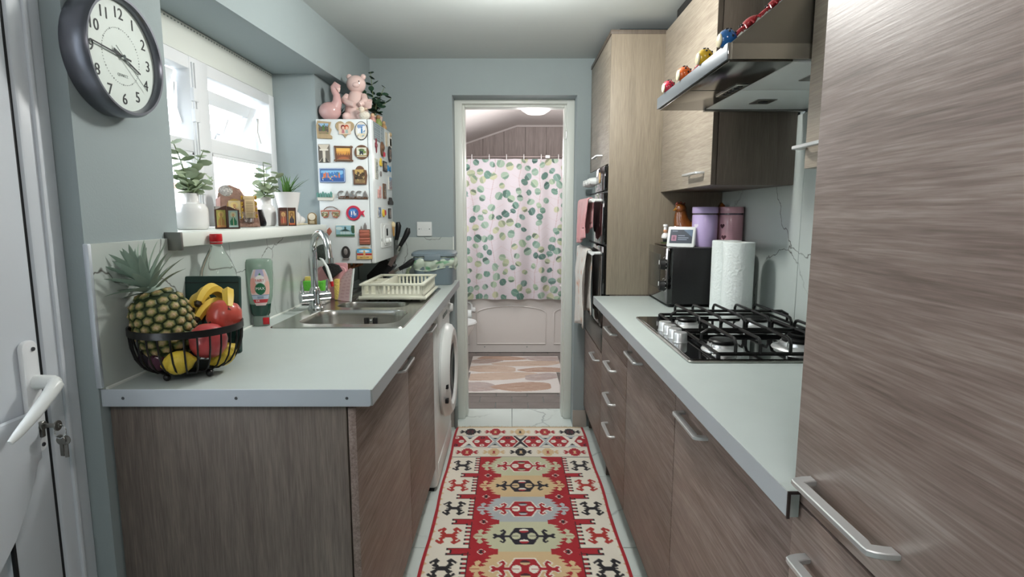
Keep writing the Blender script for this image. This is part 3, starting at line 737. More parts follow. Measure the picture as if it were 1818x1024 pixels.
for j in range(nz):
    for i in range(nx):
        a = 2*math.pi*i/(nx-1); v = j/(nz-1)
        puff = 0.014*math.sin(math.pi*v) + 0.006*math.sin(a*9 + v*5)*math.sin(math.pi*v) + 0.004*math.sin(a*17+2*v) + (0.006 if v > 0.9 else 0)
        c_, s_ = math.cos(a), math.sin(a); sq = 1.0 / max(abs(c_)**1, abs(s_)**1) ** 0.72
        hx, hy = (0.111 + puff) , (0.099 + puff)
        V.append((hx*c_*sq*0.96, hy*s_*sq*0.96, 0.158 - 0.062*v - (0.02*(0.5+0.5*math.sin(a*3+1)) * v)))
F = [(j*nx+i, (j+1)*nx+i, (j+1)*nx+i+1, j*nx+i+1) for j in range(nz-1) for i in range(nx-1)]
attr_mesh('bin_liner', V, F, ln.a.reshape(-1, 3), attr_mat('compostable_bag', 0.45), fc)
tie = MB(); tie.tube([(-0.55, 3.06, 1.0), (-0.565, 3.045, 0.985), (-0.57, 3.05, 0.965), (-0.56, 3.06, 0.955)], [0.004, 0.009, 0.012, 0.005], 8); tie.build('liner_knot', mat('bag_green', '#aebd9c', 0.5, var=0.1), fc)

# socket on the far wall
so = thing('wall_switch', 'white square switch plate on the grey wall above the caddy', 'switch', (-0.51, 3.299, 1.157))
MB().prism(rrect(-0.0435, 0.0435, -0.0415, 0.0415, 0.004), 'Z', 0, 0.008, bev=0.002, M=TR(-0.51, 3.2995, 1.199) @ FNY).build('plate', M_WHITEPL, so)
q = MB()
for dx in (-0.03, 0.03): q.lathe([(0, 0.0095), (0.003, 0.0095), (0.0032, 0.008)], 10, M=TR(-0.51+dx, 3.2995, 1.199) @ FNY)
q.build('screw', M_SCREW, so)
MB().prism(circ(0, 0, 0.011, n=20), 'Z', 0.008, 0.0095, bev=0.001, M=TR(-0.50, 3.2995, 1.199) @ FNY).build('blank_disc', M_WHITEPL, so)
MB().box(-0.5285, -0.527, 3.2905, 3.2915, 1.195, 1.204).build('mark', M_INKG, so)

# knife block and knives
kb = thing('knife_block', 'black slanted knife block in the corner below the boiler', 'knife block', (-0.74, 3.19, 0.9))
Mk = TR(-0.74, 3.10, 0.902) @ RY(32)
b_ = MB(); b_.prism([(-0.90+0.74+0.02, 0.0), (-0.02, 0.0), (0.075, 0.13), (0.00, 0.205), (-0.14, 0.06)], 'Y', -0.06, 0.06, bev=0.004, M=TR(-0.715, 3.19, 0.901) @ Matrix.Scale(0.72, 4))
b_.build('block', M_BLKPL, kb)
def knife(label, hx, hz, tx, tz, y, hl, group='knives in the knife block'):
    """(tx,tz) lower end in the block, (hx,hz) butt of the handle, in the plane Y=y."""
    a = Vector((tx, y, tz)); b = Vector((hx, y, hz)); L = (b-a).length; dr = (b-a).normalized()
    t = thing('kitchen_knife', label, 'knife', tuple(a), 0, group)
    z = dr; yv = Vector((0, 1, 0)); xv = yv.cross(z); M = frame(xv, yv, z, (0, 0, 0))
    bl = L - hl
    MB().prism([(-0.012, 0), (0.012, 0), (0.014, bl-0.012), (-0.012, bl-0.012)], 'Y', -0.0012, 0.0012, M=M).build('blade', M_STEEL, t, local=True)
    MB().tube([(0, 0, bl-0.014), (0, 0, bl+0.014)], 0.0115, 10, M=M).build('collar', M_STEEL, t, local=True)
    MB().tube([(0, 0, bl+0.01), (0.001, 0, bl+0.04), (0.002, 0, L-0.05), (0.0, 0, L-0.02), (-0.006, 0, L)], [0.0105, 0.0125, 0.0145, 0.0165, 0.010], 10, M=M).build('handle', M_BLKPL, t, local=True)
knife('black handled knife half hidden behind the edge of the boiler', -0.636, 1.240, -0.676, 1.0, 3.19, 0.115)
knife('black handled knife standing tallest beside the boiler, blade showing', -0.570, 1.206, -0.686, 0.998, 3.145, 0.125)
knife('black handled knife lying lowest, pointing at the waste caddy', -0.520, 1.041, -0.652, 0.966, 2.985, 0.105)

# tap corner: caddy, sponges, brush, striped mat
sd = thing('sponge_caddy', 'white speckled pot behind the mixer tap holding sponges', 'pot', (-0.845, 2.40, 0.9))
sp_ = MB()
for a in ((-0.90, -0.795, 2.365, 2.37), (-0.90, -0.795, 2.435, 2.44), (-0.90, -0.896, 2.365, 2.44), (-0.799, -0.795, 2.365, 2.44)): sp_.box(*a, 0.906, 0.962, bev=0.001)
sp_.box(-0.90, -0.795, 2.365, 2.44, 0.906, 0.910); sp_.build('pot_wall', M_CERAM, sd)
spk = Canvas(60, 32, '#e3dedc'); random.seed(11)
for i in range(46): spk.ell(random.uniform(0, 60), random.uniform(0, 32), 0.9, 0.7, random.choice(['#4a3f44', '#c98f95', '#8b6f75']))
sheet('printed_front', spk, 0.104, 0.055, M_PRINT, sd, TR(-0.8475+0.845, 2.3645-2.40, 0.034) @ FNY)
solo('sponge', MB().box(-0.892, -0.818, 2.374, 2.402, 0.911, 1.003, bev=0.007), M_GREENPL, 'bright green sponge at the front of the speckled pot', 'sponge', (-0.855, 2.388, 0.911), 'sponges in the pot behind the tap')
solo('sponge', MB().box(-0.822, -0.80, 2.375, 2.43, 0.911, 1.002, bev=0.006), M_GREENPL, 'green sponge wedged at the inner end of the pot behind the tap column', 'sponge', (-0.811, 2.40, 0.911), 'sponges in the pot behind the tap')
solo('sponge', MB().box(-0.79, -0.765, 2.475, 2.50, 0.906, 1.0, bev=0.006), M_YELSP, 'pale yellow sponge resting against the pink tray', 'sponge', (-0.778, 2.487, 0.906), 'sponges in the pot behind the tap')
solo('sponge', MB().box(-0.895, -0.86, 2.41, 2.43, 0.911, 1.018, bev=0.006), M_YELSP, 'yellow sponge standing behind the green ones by the wall', 'sponge', (-0.88, 2.42, 0.911), 'sponges in the pot behind the tap')
pk = MB(); pk.prism(rrect(-0.875, -0.745, 0.906, 1.052, 0.02), 'Y', 2.515, 2.522, bev=0.002); pk.prism(rrect(-0.80, -0.74, 1.0, 1.068, 0.008), 'Y', 2.524, 2.531, bev=0.002)
solo('pink_tray', pk, M_PINKPL, 'pink plastic tray standing on edge behind the sponges', 'tray', (-0.81, 2.52, 0.906))
cm = Canvas(40, 60, '#d9b9bc')
for j in range(0, 60, 6): cm.line([(0, j+2), (40, j-4)], 1.2, '#c79ba3')
cm.rect(36, 0, 40, 60, '#eceae6')
mt_ = thing('striped_mat', 'pink striped plastic mat leaning behind the tap with white edge', 'mat', (-0.745, 2.455, 0.907))
b_ = MB(); Mm = TR(0, 0, 0) @ RZ(-35) @ RX(-8)
out = [(-0.055, 0), (0.048, 0.0), (0.052, 0.14), (0.03, 0.145), (-0.01, 0.12), (-0.035, 0.085), (-0.05, 0.04)]
b_.prism(out, 'Y', 0.0, 0.004, M=Mm); b_.build('mat_sheet', M_PINKPL, mt_, local=True)
V, F, cc = [], [], []
for j in range(30):
    for i in range(20):
        z = 0.142*j/29; lo = -0.055 + 0.09*(z/0.145)**2.2; hi = 0.05
        V.append(tuple(Mm @ Vector((lo + (hi-lo)*i/19, -0.0006, z)))); cc.append(cm.a[59 - 2*j, 2*i])
F = [(j*20+i, j*20+i+1, (j+1)*20+i+1, (j+1)*20+i) for j in range(29) for i in range(19)]
attr_mesh('stripes', V, F, np.array(cc), M_PRINT, mt_)
MB().tube([Mm @ Vector((0.05, 0.002, 0)), Mm @ Vector((0.0535, 0.002, 0.145))], 0.0035, 8).build('white_edge', M_WHITEPL, mt_, local=True)
db = thing('dish_brush', 'white handled dish brush with a dark oval head leaning behind the tap', 'brush', (-0.80, 2.46, 0.91))
MB().tube([(-0.792, 2.455, 0.99), (-0.800, 2.458, 1.02), (-0.812, 2.462, 1.055), (-0.832, 2.468, 1.085), (-0.855, 2.475, 1.105)], [0.0075, 0.0075, 0.0065, 0.006, 0.006], 10).build('handle', M_WHITEPL, db)
MB().tube([(-0.788, 2.454, 0.970), (-0.792, 2.455, 0.992)], [0.006, 0.008], 10).build('handle_tip', M_RED, db)
MB().ell((-0.835, 2.482, 1.118), (0.042, 0.022, 0.034), 16, 10, M=RY(-30)).build('brush_head', mat('dark_bristles', '#424a45', 0.8, bump=0.8, bs=300, var=0.3), db)
MB().prism([(-0.815, 0.99), (-0.755, 1.035), (-0.77, 1.06), (-0.82, 1.075), (-0.845, 1.05)], 'Y', 2.492, 2.505, bev=0.004).build('scourer_pad', mat('charcoal_scourer', '#2b2d2e', 0.9, bump=0.8, bs=300), db)

# dish soap
ds = thing('dish_soap_bottle', 'upside down green dish soap bottle standing by the sink corner', 'bottle', (-0.872, 1.93, 0.901))
M_SOAPTOP = mat('clear_green_plastic', '#a9c0b2', 0.12, trans=0.6, ior=1.3, var=0.03)
M_SOAPLIQ = mat('dark_green_liquid', '#123c30', 0.15, coat=0.5)
def bsec(mb, secs, n=28, pw=2.6):
    bm = mb.bm; prev = None
    for hx, hy, z in secs:
        q = []
        for i in range(n):
            a = 2*math.pi*i/n; c_, s_ = math.cos(a), math.sin(a)
            q.append(bm.verts.new((hx*math.copysign(abs(c_)**(2/pw), c_), hy*math.copysign(abs(s_)**(2/pw), s_), z)))
        if prev is None: bm.faces.new(q[::-1])
        else:
            for i in range(n): bm.faces.new((prev[i], prev[(i+1) % n], q[(i+1) % n], q[i]))
        prev = q
    bm.faces.new(prev); return mb
Md = RZ(-12)
bsec(MB(), [(0.034, 0.022, 0.076), (0.040, 0.026, 0.10), (0.044, 0.029, 0.15), (0.0455, 0.030, 0.20), (0.0455, 0.028, 0.222), (0.041, 0.020, 0.231), (0.03, 0.012, 0.233)]).build('bottle_top', M_SOAPTOP, ds, local=True)
bsec(MB(), [(0.026, 0.019, 0.036), (0.031, 0.021, 0.044), (0.0345, 0.0225, 0.077)]).build('liquid', M_SOAPLIQ, ds, local=True)
bsec(MB(), [(0.026, 0.018, 0.0), (0.027, 0.019, 0.03), (0.0255, 0.018, 0.037)]).build('cap', mat('clear_cap', '#8d9a93', 0.2, trans=0.3), ds, local=True)
MB().box(0.006, 0.026, -0.0205, -0.018, 0.006, 0.030, bev=0.002).build('red_seal', M_RED, ds, local=True)
lb = Canvas(64, 112, '#dfe0e2')
lb.poly([(8, 0), (56, 0), (64, 30), (64, 112), (0, 112), (0, 30)], '#e6c9c6')
lb.rect(14, 0, 50, 22, '#b9b6d6'); lb.ell(8, 50, 14, 24, '#e7a59a'); lb.ell(58, 60, 10, 24, '#e9b7a8'); lb.rect(0, 80, 64, 92, '#b9c3d3'); lb.rect(0, 78, 64, 80, '#6a86a8'); lb.rect(20, 82, 44, 90, '#8b9bb2')
lb.rect(0, 92, 64, 103, '#c8323a'); lb.ell(33, 34, 17, 17, '#f3f3f0'); lb.ell(33, 60, 18, 18, '#1d6b45'); lb.poly([(28, 18), (34, 10), (38, 18)], '#2f8f4f')
def lcurve(u, v): return 0.0
V, cc = [], []
for j in range(112):
    v = j/111; z = 0.198 - 0.125*v
    hw = 0.030*(math.sin(math.pi*min(1, max(0, 0.12+0.80*v)))**0.5)
    hx = float(np.interp(z, [0.076, 0.10, 0.15, 0.20], [0.034, 0.040, 0.044, 0.0455])); hy = float(np.interp(z, [0.076, 0.10, 0.15, 0.20], [0.022, 0.026, 0.029, 0.030]))
    for i in range(64):
        x = 0.003 + hw*(2*i/63-1); yy = -hy*(max(0, 1-(abs(x)/hx)**2.6))**(1/2.6) - 0.0007
        V.append((x, yy, z)); cc.append(lb.a[j, i])
F = [(j*64+i, (j+1)*64+i, (j+1)*64+i+1, j*64+i+1) for j in range(111) for i in range(63)]
lo_ = attr_mesh('label', V, F, np.array(cc), M_PRINT, ds)
Mt = TR(0.0035, -0.0318, 0.0) @ FNY
MB().text('FAIRY', 0.0135, 0.0006, M=TR(0.0035, -0.0312, 0.160) @ FNY, sx=0.82).build('lettering', M_INKR, lo_, local=True, flat=True)
MB().text('MAX', 0.0135, 0.0006, M=TR(0.0035, -0.0302, 0.132) @ FNY).build('lettering', M_INKW, lo_, local=True, flat=True)
MB().text('5X', 0.010, 0.0006, M=TR(-0.006, -0.0268, 0.0895) @ FNY).build('lettering', M_INKW, lo_, local=True, flat=True)
ds.rotation_euler = (0, 0, R(20))

# plastic drinks bottle
pb_ = thing('drinks_bottle', 'empty clear plastic drinks bottle with a red cap behind the fruit', 'bottle', (-0.848, 1.618, 0.901))
M_PET = mat('clear_pet', '#e6eee9', 0.03, trans=0.93, ior=1.22, var=0.0)
MB().lathe([(0, 0.004), (0.03, 0.0), (0.047, 0.006), (0.050, 0.03), (0.0495, 0.10), (0.050, 0.195), (0.047, 0.222), (0.036, 0.252), (0.024, 0.276), (0.016, 0.290), (0.0145, 0.298), (0.0145, 0.31)], 32, M=TR(-0.848, 1.618, 0.901)).build('bottle_wall', M_PET, pb_)
MB().lathe([(0, 0.328), (0.0155, 0.328), (0.0168, 0.325), (0.0168, 0.308), (0.0155, 0.306)], 24, M=TR(-0.848, 1.618, 0.901)).build('cap', M_RED, pb_)
MB().lathe([(0.0168, 0.304), (0.0168, 0.300), (0.0145, 0.2995)], 24, M=TR(-0.848, 1.618, 0.901)).build('cap_ring', M_RED, pb_)
# dark green pouch
po = thing('coffee_pouch', 'dark green sealed pouch standing behind the bananas', 'packet', (-0.830, 1.530, 0.901))
Mp = RZ(3) @ RX(-6)
MB().prism(rrect(-0.074, 0.074, 0.0, 0.215, 0.006), 'Y', -0.004, 0.014, bev=0.0035, seg=2, M=Mp).build('pouch', mat('dark_green_foil', '#0d332e', 0.45, var=0.06, bump=0.05, bs=25), po, local=True)
MB().box(-0.073, 0.073, -0.0046, -0.004, 0.196, 0.198, M=Mp).build('seal_line', M_BLKPL, po, local=True)
MB().box(0.03, 0.058, -0.0047, -0.004, 0.145, 0.155, M=Mp).build('printed_mark', mat('faded_green_print', '#2c5a50', 0.6), po, local=True)
# ------------------------------------------------------------------ fruit bowl and fruit
BX, BY = -0.783, 1.335
fb = thing('fruit_bowl', 'black wire fruit bowl standing at the near end of the left worktop', 'bowl', (BX, BY, 0.901))
RIM = 0.121
rm = MB(); rm.lathe([(RIM-0.002, 0.108), (RIM+0.002, 0.108), (RIM+0.002, 0.124), (RIM-0.002, 0.124), (RIM-0.002, 0.108)], 48); rm.build('rim', M_BLACK, fb, local=True)
prof = [(0.058, 0.017), (0.080, 0.020), (0.098, 0.032), (0.110, 0.052), (0.117, 0.080), (0.1195, 0.112)]
w0 = MB().tube([(r_, 0, z) for r_, z in prof], 0.0022, 6).build('wire', M_BLACK, fb, local=True)
for i in range(1, 28): put(w0, 'wire', fb, RZ(360*i/28))
MB().tube([(0.060*math.cos(a), 0.060*math.sin(a), 0.016) for a in np.linspace(0, 2*math.pi, 40, endpoint=False)], 0.0035, 6, closed=True).build('base_ring', M_BLACK, fb, local=True)
MB().lathe([(0, 0.015), (0.060, 0.015), (0.060, 0.0175), (0, 0.0175)], 32).build('base_plate', M_BLACK, fb, local=True)
for a in (-105, -25, 60, 150): MB().ell((0.068*math.cos(R(a)), 0.068*math.sin(R(a)), 0.0085), (0.0085, 0.0085, 0.0085), 12, 8).build('foot', M_BLACK, fb, local=True)

# pineapple
M_PSK = mat('pineapple_scale', '#97895c', 0.55, var=0.35, vs=60, bump=0.0)
def _psk():
    nt = M_PSK.node_tree; b = nt.nodes['Principled BSDF']; tc = N(nt, 'ShaderNodeTexCoord'); sx = N(nt, 'ShaderNodeSeparateXYZ'); nz = N(nt, 'ShaderNodeTexNoise'); nz.inputs['Scale'].default_value = 3.0
    nt.links.new(tc.outputs['Object'], sx.inputs[0]); nt.links.new(tc.outputs['Object'], nz.inputs['Vector'])
    ad = N(nt, 'ShaderNodeMath', operation='MULTIPLY_ADD'); ad.inputs[1].default_value = 0.5; nt.links.new(nz.outputs['Fac'], ad.inputs[0]); nt.links.new(sx.outputs['Z'], ad.inputs[2])
    cr = N(nt, 'ShaderNodeValToRGB'); e = cr.color_ramp.elements
    e[0].position = 0.35; e[0].color = C('#2c3c1c') + (1,); e[1].position = 1.0; e[1].color = C('#b7a183') + (1,); k = e.new(0.72); k.color = C('#71713c') + (1,); k = e.new(0.9); k.color = C('#a58f63') + (1,)
    mr = N(nt, 'ShaderNodeMath', operation='MULTIPLY'); mr.inputs[1].default_value = 0.72; nt.links.new(ad.outputs[0], mr.inputs[0])
    nt.links.new(mr.outputs[0], cr.inputs['Fac']); nt.links.new(cr.outputs['Color'], b.inputs['Base Color'])
_psk()
M_PGR = mat('pineapple_groove', '#253317', 0.7, var=0.4, vs=50)
M_PTIP = mat('pineapple_scale_tip', '#b09a78', 0.7, var=0.3, vs=90)
M_PLEAF = mat('pineapple_leaf', '#96aa9c', 0.5, var=0.22, vs=25)
pa = thing('pineapple', 'whole pineapple with a spiky crown leaning in the wire bowl', 'pineapple', (-0.806, 1.318, 0.945))
Mpa = RY(-13) @ RX(3)
PH, PR = 0.170, 0.064
def prad(t):                         # t 0 bottom .. 1 top
    return PR * (1 - abs(2*t-0.98)**3.0) ** 0.5 if 0 <= t <= 1 else 0
pf = [(0, 0)] + [(max(0.012, prad(t)*0.965), PH*t) for t in np.linspace(0.02, 0.985, 16)] + [(0, PH*0.99)]
MB().lathe(pf, 28, M=Mpa).build('flesh_body', M_PGR, pa, local=True)
sm = MB(); bm = sm.bm
ringdef = [(1.0, 0.0), (0.93, 0.35), (0.62, 0.85), (0.25, 1.05)]
prev = None
for sc_, hh in ringdef:
    q = [bm.verts.new((sc_*x, sc_*y, hh)) for x, y in [(math.cos(R(60*i+30))*(1.0 if i % 3 else 1.0), math.sin(R(60*i+30))) for i in range(6)]]
    if prev:
        for i in range(6): bm.faces.new((prev[i], prev[(i+1) % 6], q[(i+1) % 6], q[i]))
    prev = q
bm.faces.new(prev)
scale_me = sm.build('scale', M_PSK, pa, local=True, ang=50)
tipm = MB().tube([(0, 0, 0.9), (0.1, -0.18, 1.25), (0.16, -0.42, 1.35)], [0.30, 0.16, 0.03], 5).build('scale_tip', M_PTIP, scale_me, local=True)
first = True; rows = 9
for j in range(rows):
    t = 0.075 + 0.86*j/(rows-1); r_ = prad(t); n = max(7, int(round(2*math.pi*r_/0.0262)))
    dz = (prad(t+0.02) - prad(t-0.02)) / (0.04*PH)
    for i in range(n):
        a = 2*math.pi*(i + 0.5*(j % 2))/n
        nrm = Vector((math.cos(a), math.sin(a), -dz)).normalized(); up = Vector((0, 0, 1)); xx = up.cross(nrm).normalized(); yy = nrm.cross(xx)
        w = 2*math.pi*r_/n*0.52
        M = Mpa @ frame(xx, yy, nrm, (r_*0.955*math.cos(a), r_*0.955*math.sin(a), PH*t)) @ Matrix.Diagonal((w, 0.0118, 0.0052, 1))
        if first: scale_me.matrix_local = M; first = False
        else:
            q = put(scale_me, 'scale', pa, M); put(tipm, 'scale_tip', q, Matrix.Identity(4))
def blade(L, w, bend, fold=0.25, n=7):
    mb = MB(); bm = mb.bm; A = []
    for i in range(n + 1):
        t = i / n; wd = w * (1 - t) ** 0.75 * (0.75 + 0.5*t) ; y = L * (t - 0.12*bend*t*t); z = -bend * L * 0.45 * t * t
        A.append([bm.verts.new((-wd, y, z + fold*wd)), bm.verts.new((0, y, z)), bm.verts.new((wd, y, z + fold*wd))])
    for p, q in zip(A, A[1:]):
        for k in range(2): bm.faces.new((p[k], p[k+1], q[k+1], q[k]))
    return mb
lm = None; random.seed(5)
for k in range(46):
    lev = k / 45; az = k * 137.5; el = 18 + 62 * lev ** 1.1
    L = 0.083 * (0.72 + 0.55*math.sin(math.pi*min(1, lev*0.8+0.1))) ; 
    base = Vector((0.017*(1-lev)*math.cos(R(az)), 0.017*(1-lev)*math.sin(R(az)), PH*0.975 + 0.042*lev))
    M = Mpa @ TR(0, 0, PH*0.975) @ RY(-17) @ TR(0, 0, -PH*0.975) @ TR(*base) @ RZ(az-90) @ RX(el) @ Matrix.Diagonal((1, L/0.1, 1, 1))
    if lm is None: lm = blade(0.1, 0.0135, 0.36).build('crown_leaf', M_PLEAF, pa, local=True); lm.matrix_local = M
    else: put(lm, 'crown_leaf', pa, M)
st = MB(); st.lathe([(0.020, 0), (0.014, 0.02), (0.007, 0.05), (0, 0.07)], 10, M=Mpa @ TR(0, 0, PH*0.96) @ RY(-9)); st.build('crown_core', M_PLEAF, pa, local=True)

# bananas
M_BAN = mat('banana_skin', '#cfae3f', 0.5, var=0.12, vs=18); M_BTIP = mat('banana_tip', '#2f2417', 0.7)
def banana(label, c, rz, rx, s=1.0, ry=0):
    t = thing('banana', label, 'banana', c, 0, 'bananas in the fruit bowl')
    M = RZ(rz) @ RX(rx) @ RY(ry); n = 12; pts = []; rs = []
    for i in range(n + 1):
        u = i / n; a = R(-50 + 100*u); pts.append((0, 0.115*s*math.sin(a), 0.115*s*(math.cos(a) - 0.8))); rs.append(0.0185*s*(0.42 + 0.58*math.sin(math.pi*min(1, 0.12+0.80*u))**0.6))
    MB().tube(pts, rs, 6, M=M).build('skin', M_BAN, t, local=True, ang=25)
    MB().tube([pts[0], (pts[0][0], pts[0][1]-0.008*s, pts[0][2]-0.008*s)], [rs[0]*0.86, rs[0]*0.62], 6, M=M).build('tip', M_BTIP, t, local=True)
banana('banana at the back of the fruit bowl, highest of the four', (-0.768, 1.425, 1.078), 4, -6, 0.80)
banana('banana curving over behind the upper red apple', (-0.728, 1.430, 1.066), 26, -4, 0.84)
banana('banana with its dark tip resting low beside the pineapple', (-0.757, 1.415, 1.043), -6, -4, 0.78)
banana('banana mostly hidden behind the pineapple shoulder', (-0.800, 1.43, 1.058), 12, -8, 0.76)

def apple(label, c, r, m, tilt=0, rz=0):
    t = thing('apple', label, 'apple', c, 0, 'red apples in the fruit bowl')
    M = RZ(rz) @ RX(tilt)
    MB().lathe([(0, 0.75*r), (0.10*r, 0.78*r), (0.28*r, 0.90*r), (0.55*r, 0.88*r), (0.85*r, 0.60*r), (1.0*r, 0.12*r), (0.93*r, -0.38*r), (0.68*r, -0.76*r), (0.38*r, -0.90*r), (0.15*r, -0.86*r), (0, -0.80*r)], 28, M=M).build('skin', m, t, local=True, ang=80)
    MB().tube([(0, 0, 0.74*r), (0.02*r, 0, 1.0*r), (0.10*r, 0, 1.12*r)], [0.04*r, 0.035*r, 0.05*r], 6, M=M).build('stem', M_BTIP, t, local=True)
M_APP = mat('red_apple_skin', '#b5484a', 0.32, var=0.28, vs=22, coat=0.2); M_APP2 = mat('orange_red_apple_skin', '#b84b3f', 0.32, var=0.25, vs=22, coat=0.2)
apple('pinkish red apple at the front of the bowl behind the wires', (-0.722, 1.312, 0.986), 0.042, M_APP, -25, 20)
apple('orange red apple resting above and behind the pinkish one', (-0.715, 1.378, 1.034), 0.041, M_APP2, -20, -30)
def lemon(label, c, r, rz, ry=80, name='lemon', m=None, cat='lemon', group='yellow lemons in the fruit bowl'):
    mb = MB(); M = RZ(rz) @ RY(ry)
    mb.lathe([(0, -1.42*r), (0.12*r, -1.36*r), (0.30*r, -1.18*r), (0.66*r, -0.9*r), (0.93*r, -0.45*r), (1.0*r, 0), (0.93*r, 0.45*r), (0.66*r, 0.9*r), (0.28*r, 1.2*r), (0.14*r, 1.38*r), (0, 1.4*r)], 22, M=M)
    return solo(name, mb, m or M_LEM, label, cat, c, group, local=True, ang=70)
M_LEM = mat('lemon_skin', '#c9ae3a', 0.45, var=0.12, vs=14, bump=0.25, bs=160)
lemon('yellow lemon at the front of the bowl under the pinkish apple', (-0.768, 1.264, 0.946), 0.0275, 15)
lemon('yellow lemon at the inner side of the bowl under the apples', (-0.710, 1.350, 0.944), 0.0275, 55, 60)
lemon('small yellow lemon peeping out left of the pineapple foot', (-0.872, 1.325, 0.978), 0.017, 90)
M_ONI = mat('red_onion_skin', '#4a2136', 0.3, var=0.3, vs=25, coat=0.3); M_PLUM = mat('dark_plum_skin', '#1f1722', 0.35, var=0.3, vs=25)
def onion(label, c, r, m, name='red_onion', cat='onion', g='dark onions in the fruit bowl'):
    t = thing(name, label, cat, c, 0, g)
    MB().lathe([(0, 0.98*r), (0.08*r, 0.95*r), (0.25*r, 0.86*r), (0.65*r, 0.66*r), (0.97*r, 0.18*r), (0.98*r, -0.2*r), (0.75*r, -0.65*r), (0.35*r, -0.86*r), (0, -0.9*r)], 22, M=RX(60)).build('skin', m, t, local=True, ang=80)
    MB().tube([(0, 0, 0.9*r), (0, 0, 1.15*r)], [0.10*r, 0.04*r], 6, M=RX(60)).build('neck', m, t, local=True)
onion('purple red onion shining at the front foot of the bowl', (-0.826, 1.288, 0.946), 0.026, M_ONI)
onion('dark plum coloured onion at the wall side of the bowl', (-0.862, 1.305, 0.949), 0.025, M_PLUM)
onion('dark onion in the middle of the bowl below the pineapple', (-0.785, 1.33, 0.950), 0.028, M_PLUM)
# ------------------------------------------------------------------ clock
ck = thing('wall_clock', 'large round metal rimmed clock on the grey wall beside the window', 'clock', (-0.909, 1.312, 1.632))
MK = FPX; RC = 0.128
MB().lathe([(RC, 0), (RC+0.002, 0.01), (RC+0.002, 0.046), (RC-0.003, 0.055), (RC-0.008, 0.0545), (RC-0.012, 0.048), (RC-0.0125, 0.038), (RC-0.0125, 0.0), (RC, 0)], 64, M=MK).build('rim', M_CLOCKB, ck, local=True)
MB().lathe([(0, 0.038), (RC-0.012, 0.038), (RC-0.012, 0.0), (0, 0.0)], 64, M=MK).build('dial', M_CLOCKF, ck, local=True)
for h in range(1, 13):
    a = R(30*h); rr = 0.0915
    MB().text(str(h), 0.034, 0.0006, M=MK @ TR(rr*math.sin(a), rr*math.cos(a), 0.0386)).build('numeral', M_INK, ck, local=True, flat=True)
tk = MB()
for k in range(60):
    a = R(6*k); s = 0.0011 if k % 5 else 0.002
    tk.prism(circ(0.060*math.sin(a), 0.060*math.cos(a), s, n=6), 'Z', 0.0382, 0.0386, M=MK)
tk.build('minute_dots', M_INKG, ck, local=True)
MB().text('QUARTZ', 0.0085, 0.0004, M=MK @ TR(0.0, -0.040, 0.0386)).build('lettering', M_INKG, ck, local=True, flat=True)
def hand(name, ang, L, back, w, z, m):
    a = R(ang); M = MK @ Matrix.Rotation(-a, 4, 'Z')
    MB().prism([(-w, -back), (w, -back), (w*0.7, L), (-w*0.7, L)], 'Z', z, z+0.0010, M=M).build(name, m, ck, local=True)
hand('hour_hand', 113, 0.062, 0.028, 0.0024, 0.041, M_INK); hand('minute_hand', 276, 0.098, 0.026, 0.0020, 0.0425, M_INK); hand('second_hand', 129, 0.095, 0.030, 0.0007, 0.044, M_INKG)
MB().lathe([(0, 0.046), (0.005, 0.046), (0.005, 0.039), (0, 0.039)], 16, M=MK).build('hub', M_CHROME, ck, local=True)

# ------------------------------------------------------------------ things on the window sill
SZ = 1.238
def leaf_mesh(r, stretch, m, name='leaf', n=8, cup=0.22):
    mb = MB(); bm = mb.bm; c = bm.verts.new((0, r*stretch, -cup*r)); q = []
    for i in range(n):
        a = 2*math.pi*i/n - math.pi/2
        q.append(bm.verts.new((r*0.92*math.cos(a), r*stretch*(1 + math.sin(a)), 0.0 if i else -0.1*r)))
    for i in range(n): bm.faces.new((c, q[i], q[(i+1) % n]))
    o = mb.build(name, m, None, ang=80); me = o.data; bpy.data.objects.remove(o); return me
def eucalyptus(t, base, stems, r, m, seed, step=0.020, droop=0.3):
    rnd = random.Random(seed); me = leaf_mesh(r, 1.0, m)
    for si, (dx, dy, h) in enumerate(stems):
        pts = []; k = 8
        for i in range(k + 1):
            u = i / k; pts.append(Vector((base[0] + dx*u**1.4, base[1] + dy*u**1.4, base[2] + h*(u - droop*0.25*u*u))))
        MB().tube(pts, [0.0018]*k + [0.0008], 5).build('stem', M_STEM, t, local=True)
        L = sum((pts[i+1]-pts[i]).length for i in range(k)); n = max(3, int(L/step))
        for j in range(1, n + 1):
            u = j / n; f = u*k; i = min(int(f), k-1); p = pts[i].lerp(pts[i+1], f-i)
            for sgn in ((1, -1) if j < n else (1,)):
                az = rnd.uniform(0, 360) if j == n else (si*57 + j*90 + (0 if sgn > 0 else 180) + rnd.uniform(-30, 30))
                s = rnd.uniform(0.75, 1.15) * (1.0 - 0.25*u)
                put(me, 'leaf', t, TR(*p) @ RZ(az) @ RX(rnd.uniform(-25, 40)) @ RY(rnd.uniform(-35, 35)) @ Matrix.Scale(s, 4))
def vase(t, w, h, neck, nh, m=M_CERAM):
    MB().lathe([(0, 0.0), (w*0.86, 0.0), (w*0.97, 0.006), (w, 0.02), (w, h*0.62), (w*0.96, h*0.78), (w*0.8, h*0.92), (neck, h*0.985), (neck*0.95, h*1.02), (neck*1.0, h+nh), (neck*0.82, h+nh), (neck*0.8, h), (0, h*0.9)], 32).build('vase_body', m, t, local=True)
v1 = thing('vase_of_eucalyptus', 'round shouldered white vase of eucalyptus nearest the clock on the sill', 'vase', (-1.0, 1.775, SZ), 0, 'white vases on the window sill')
vase(v1, 0.047, 0.085, 0.022, 0.026)
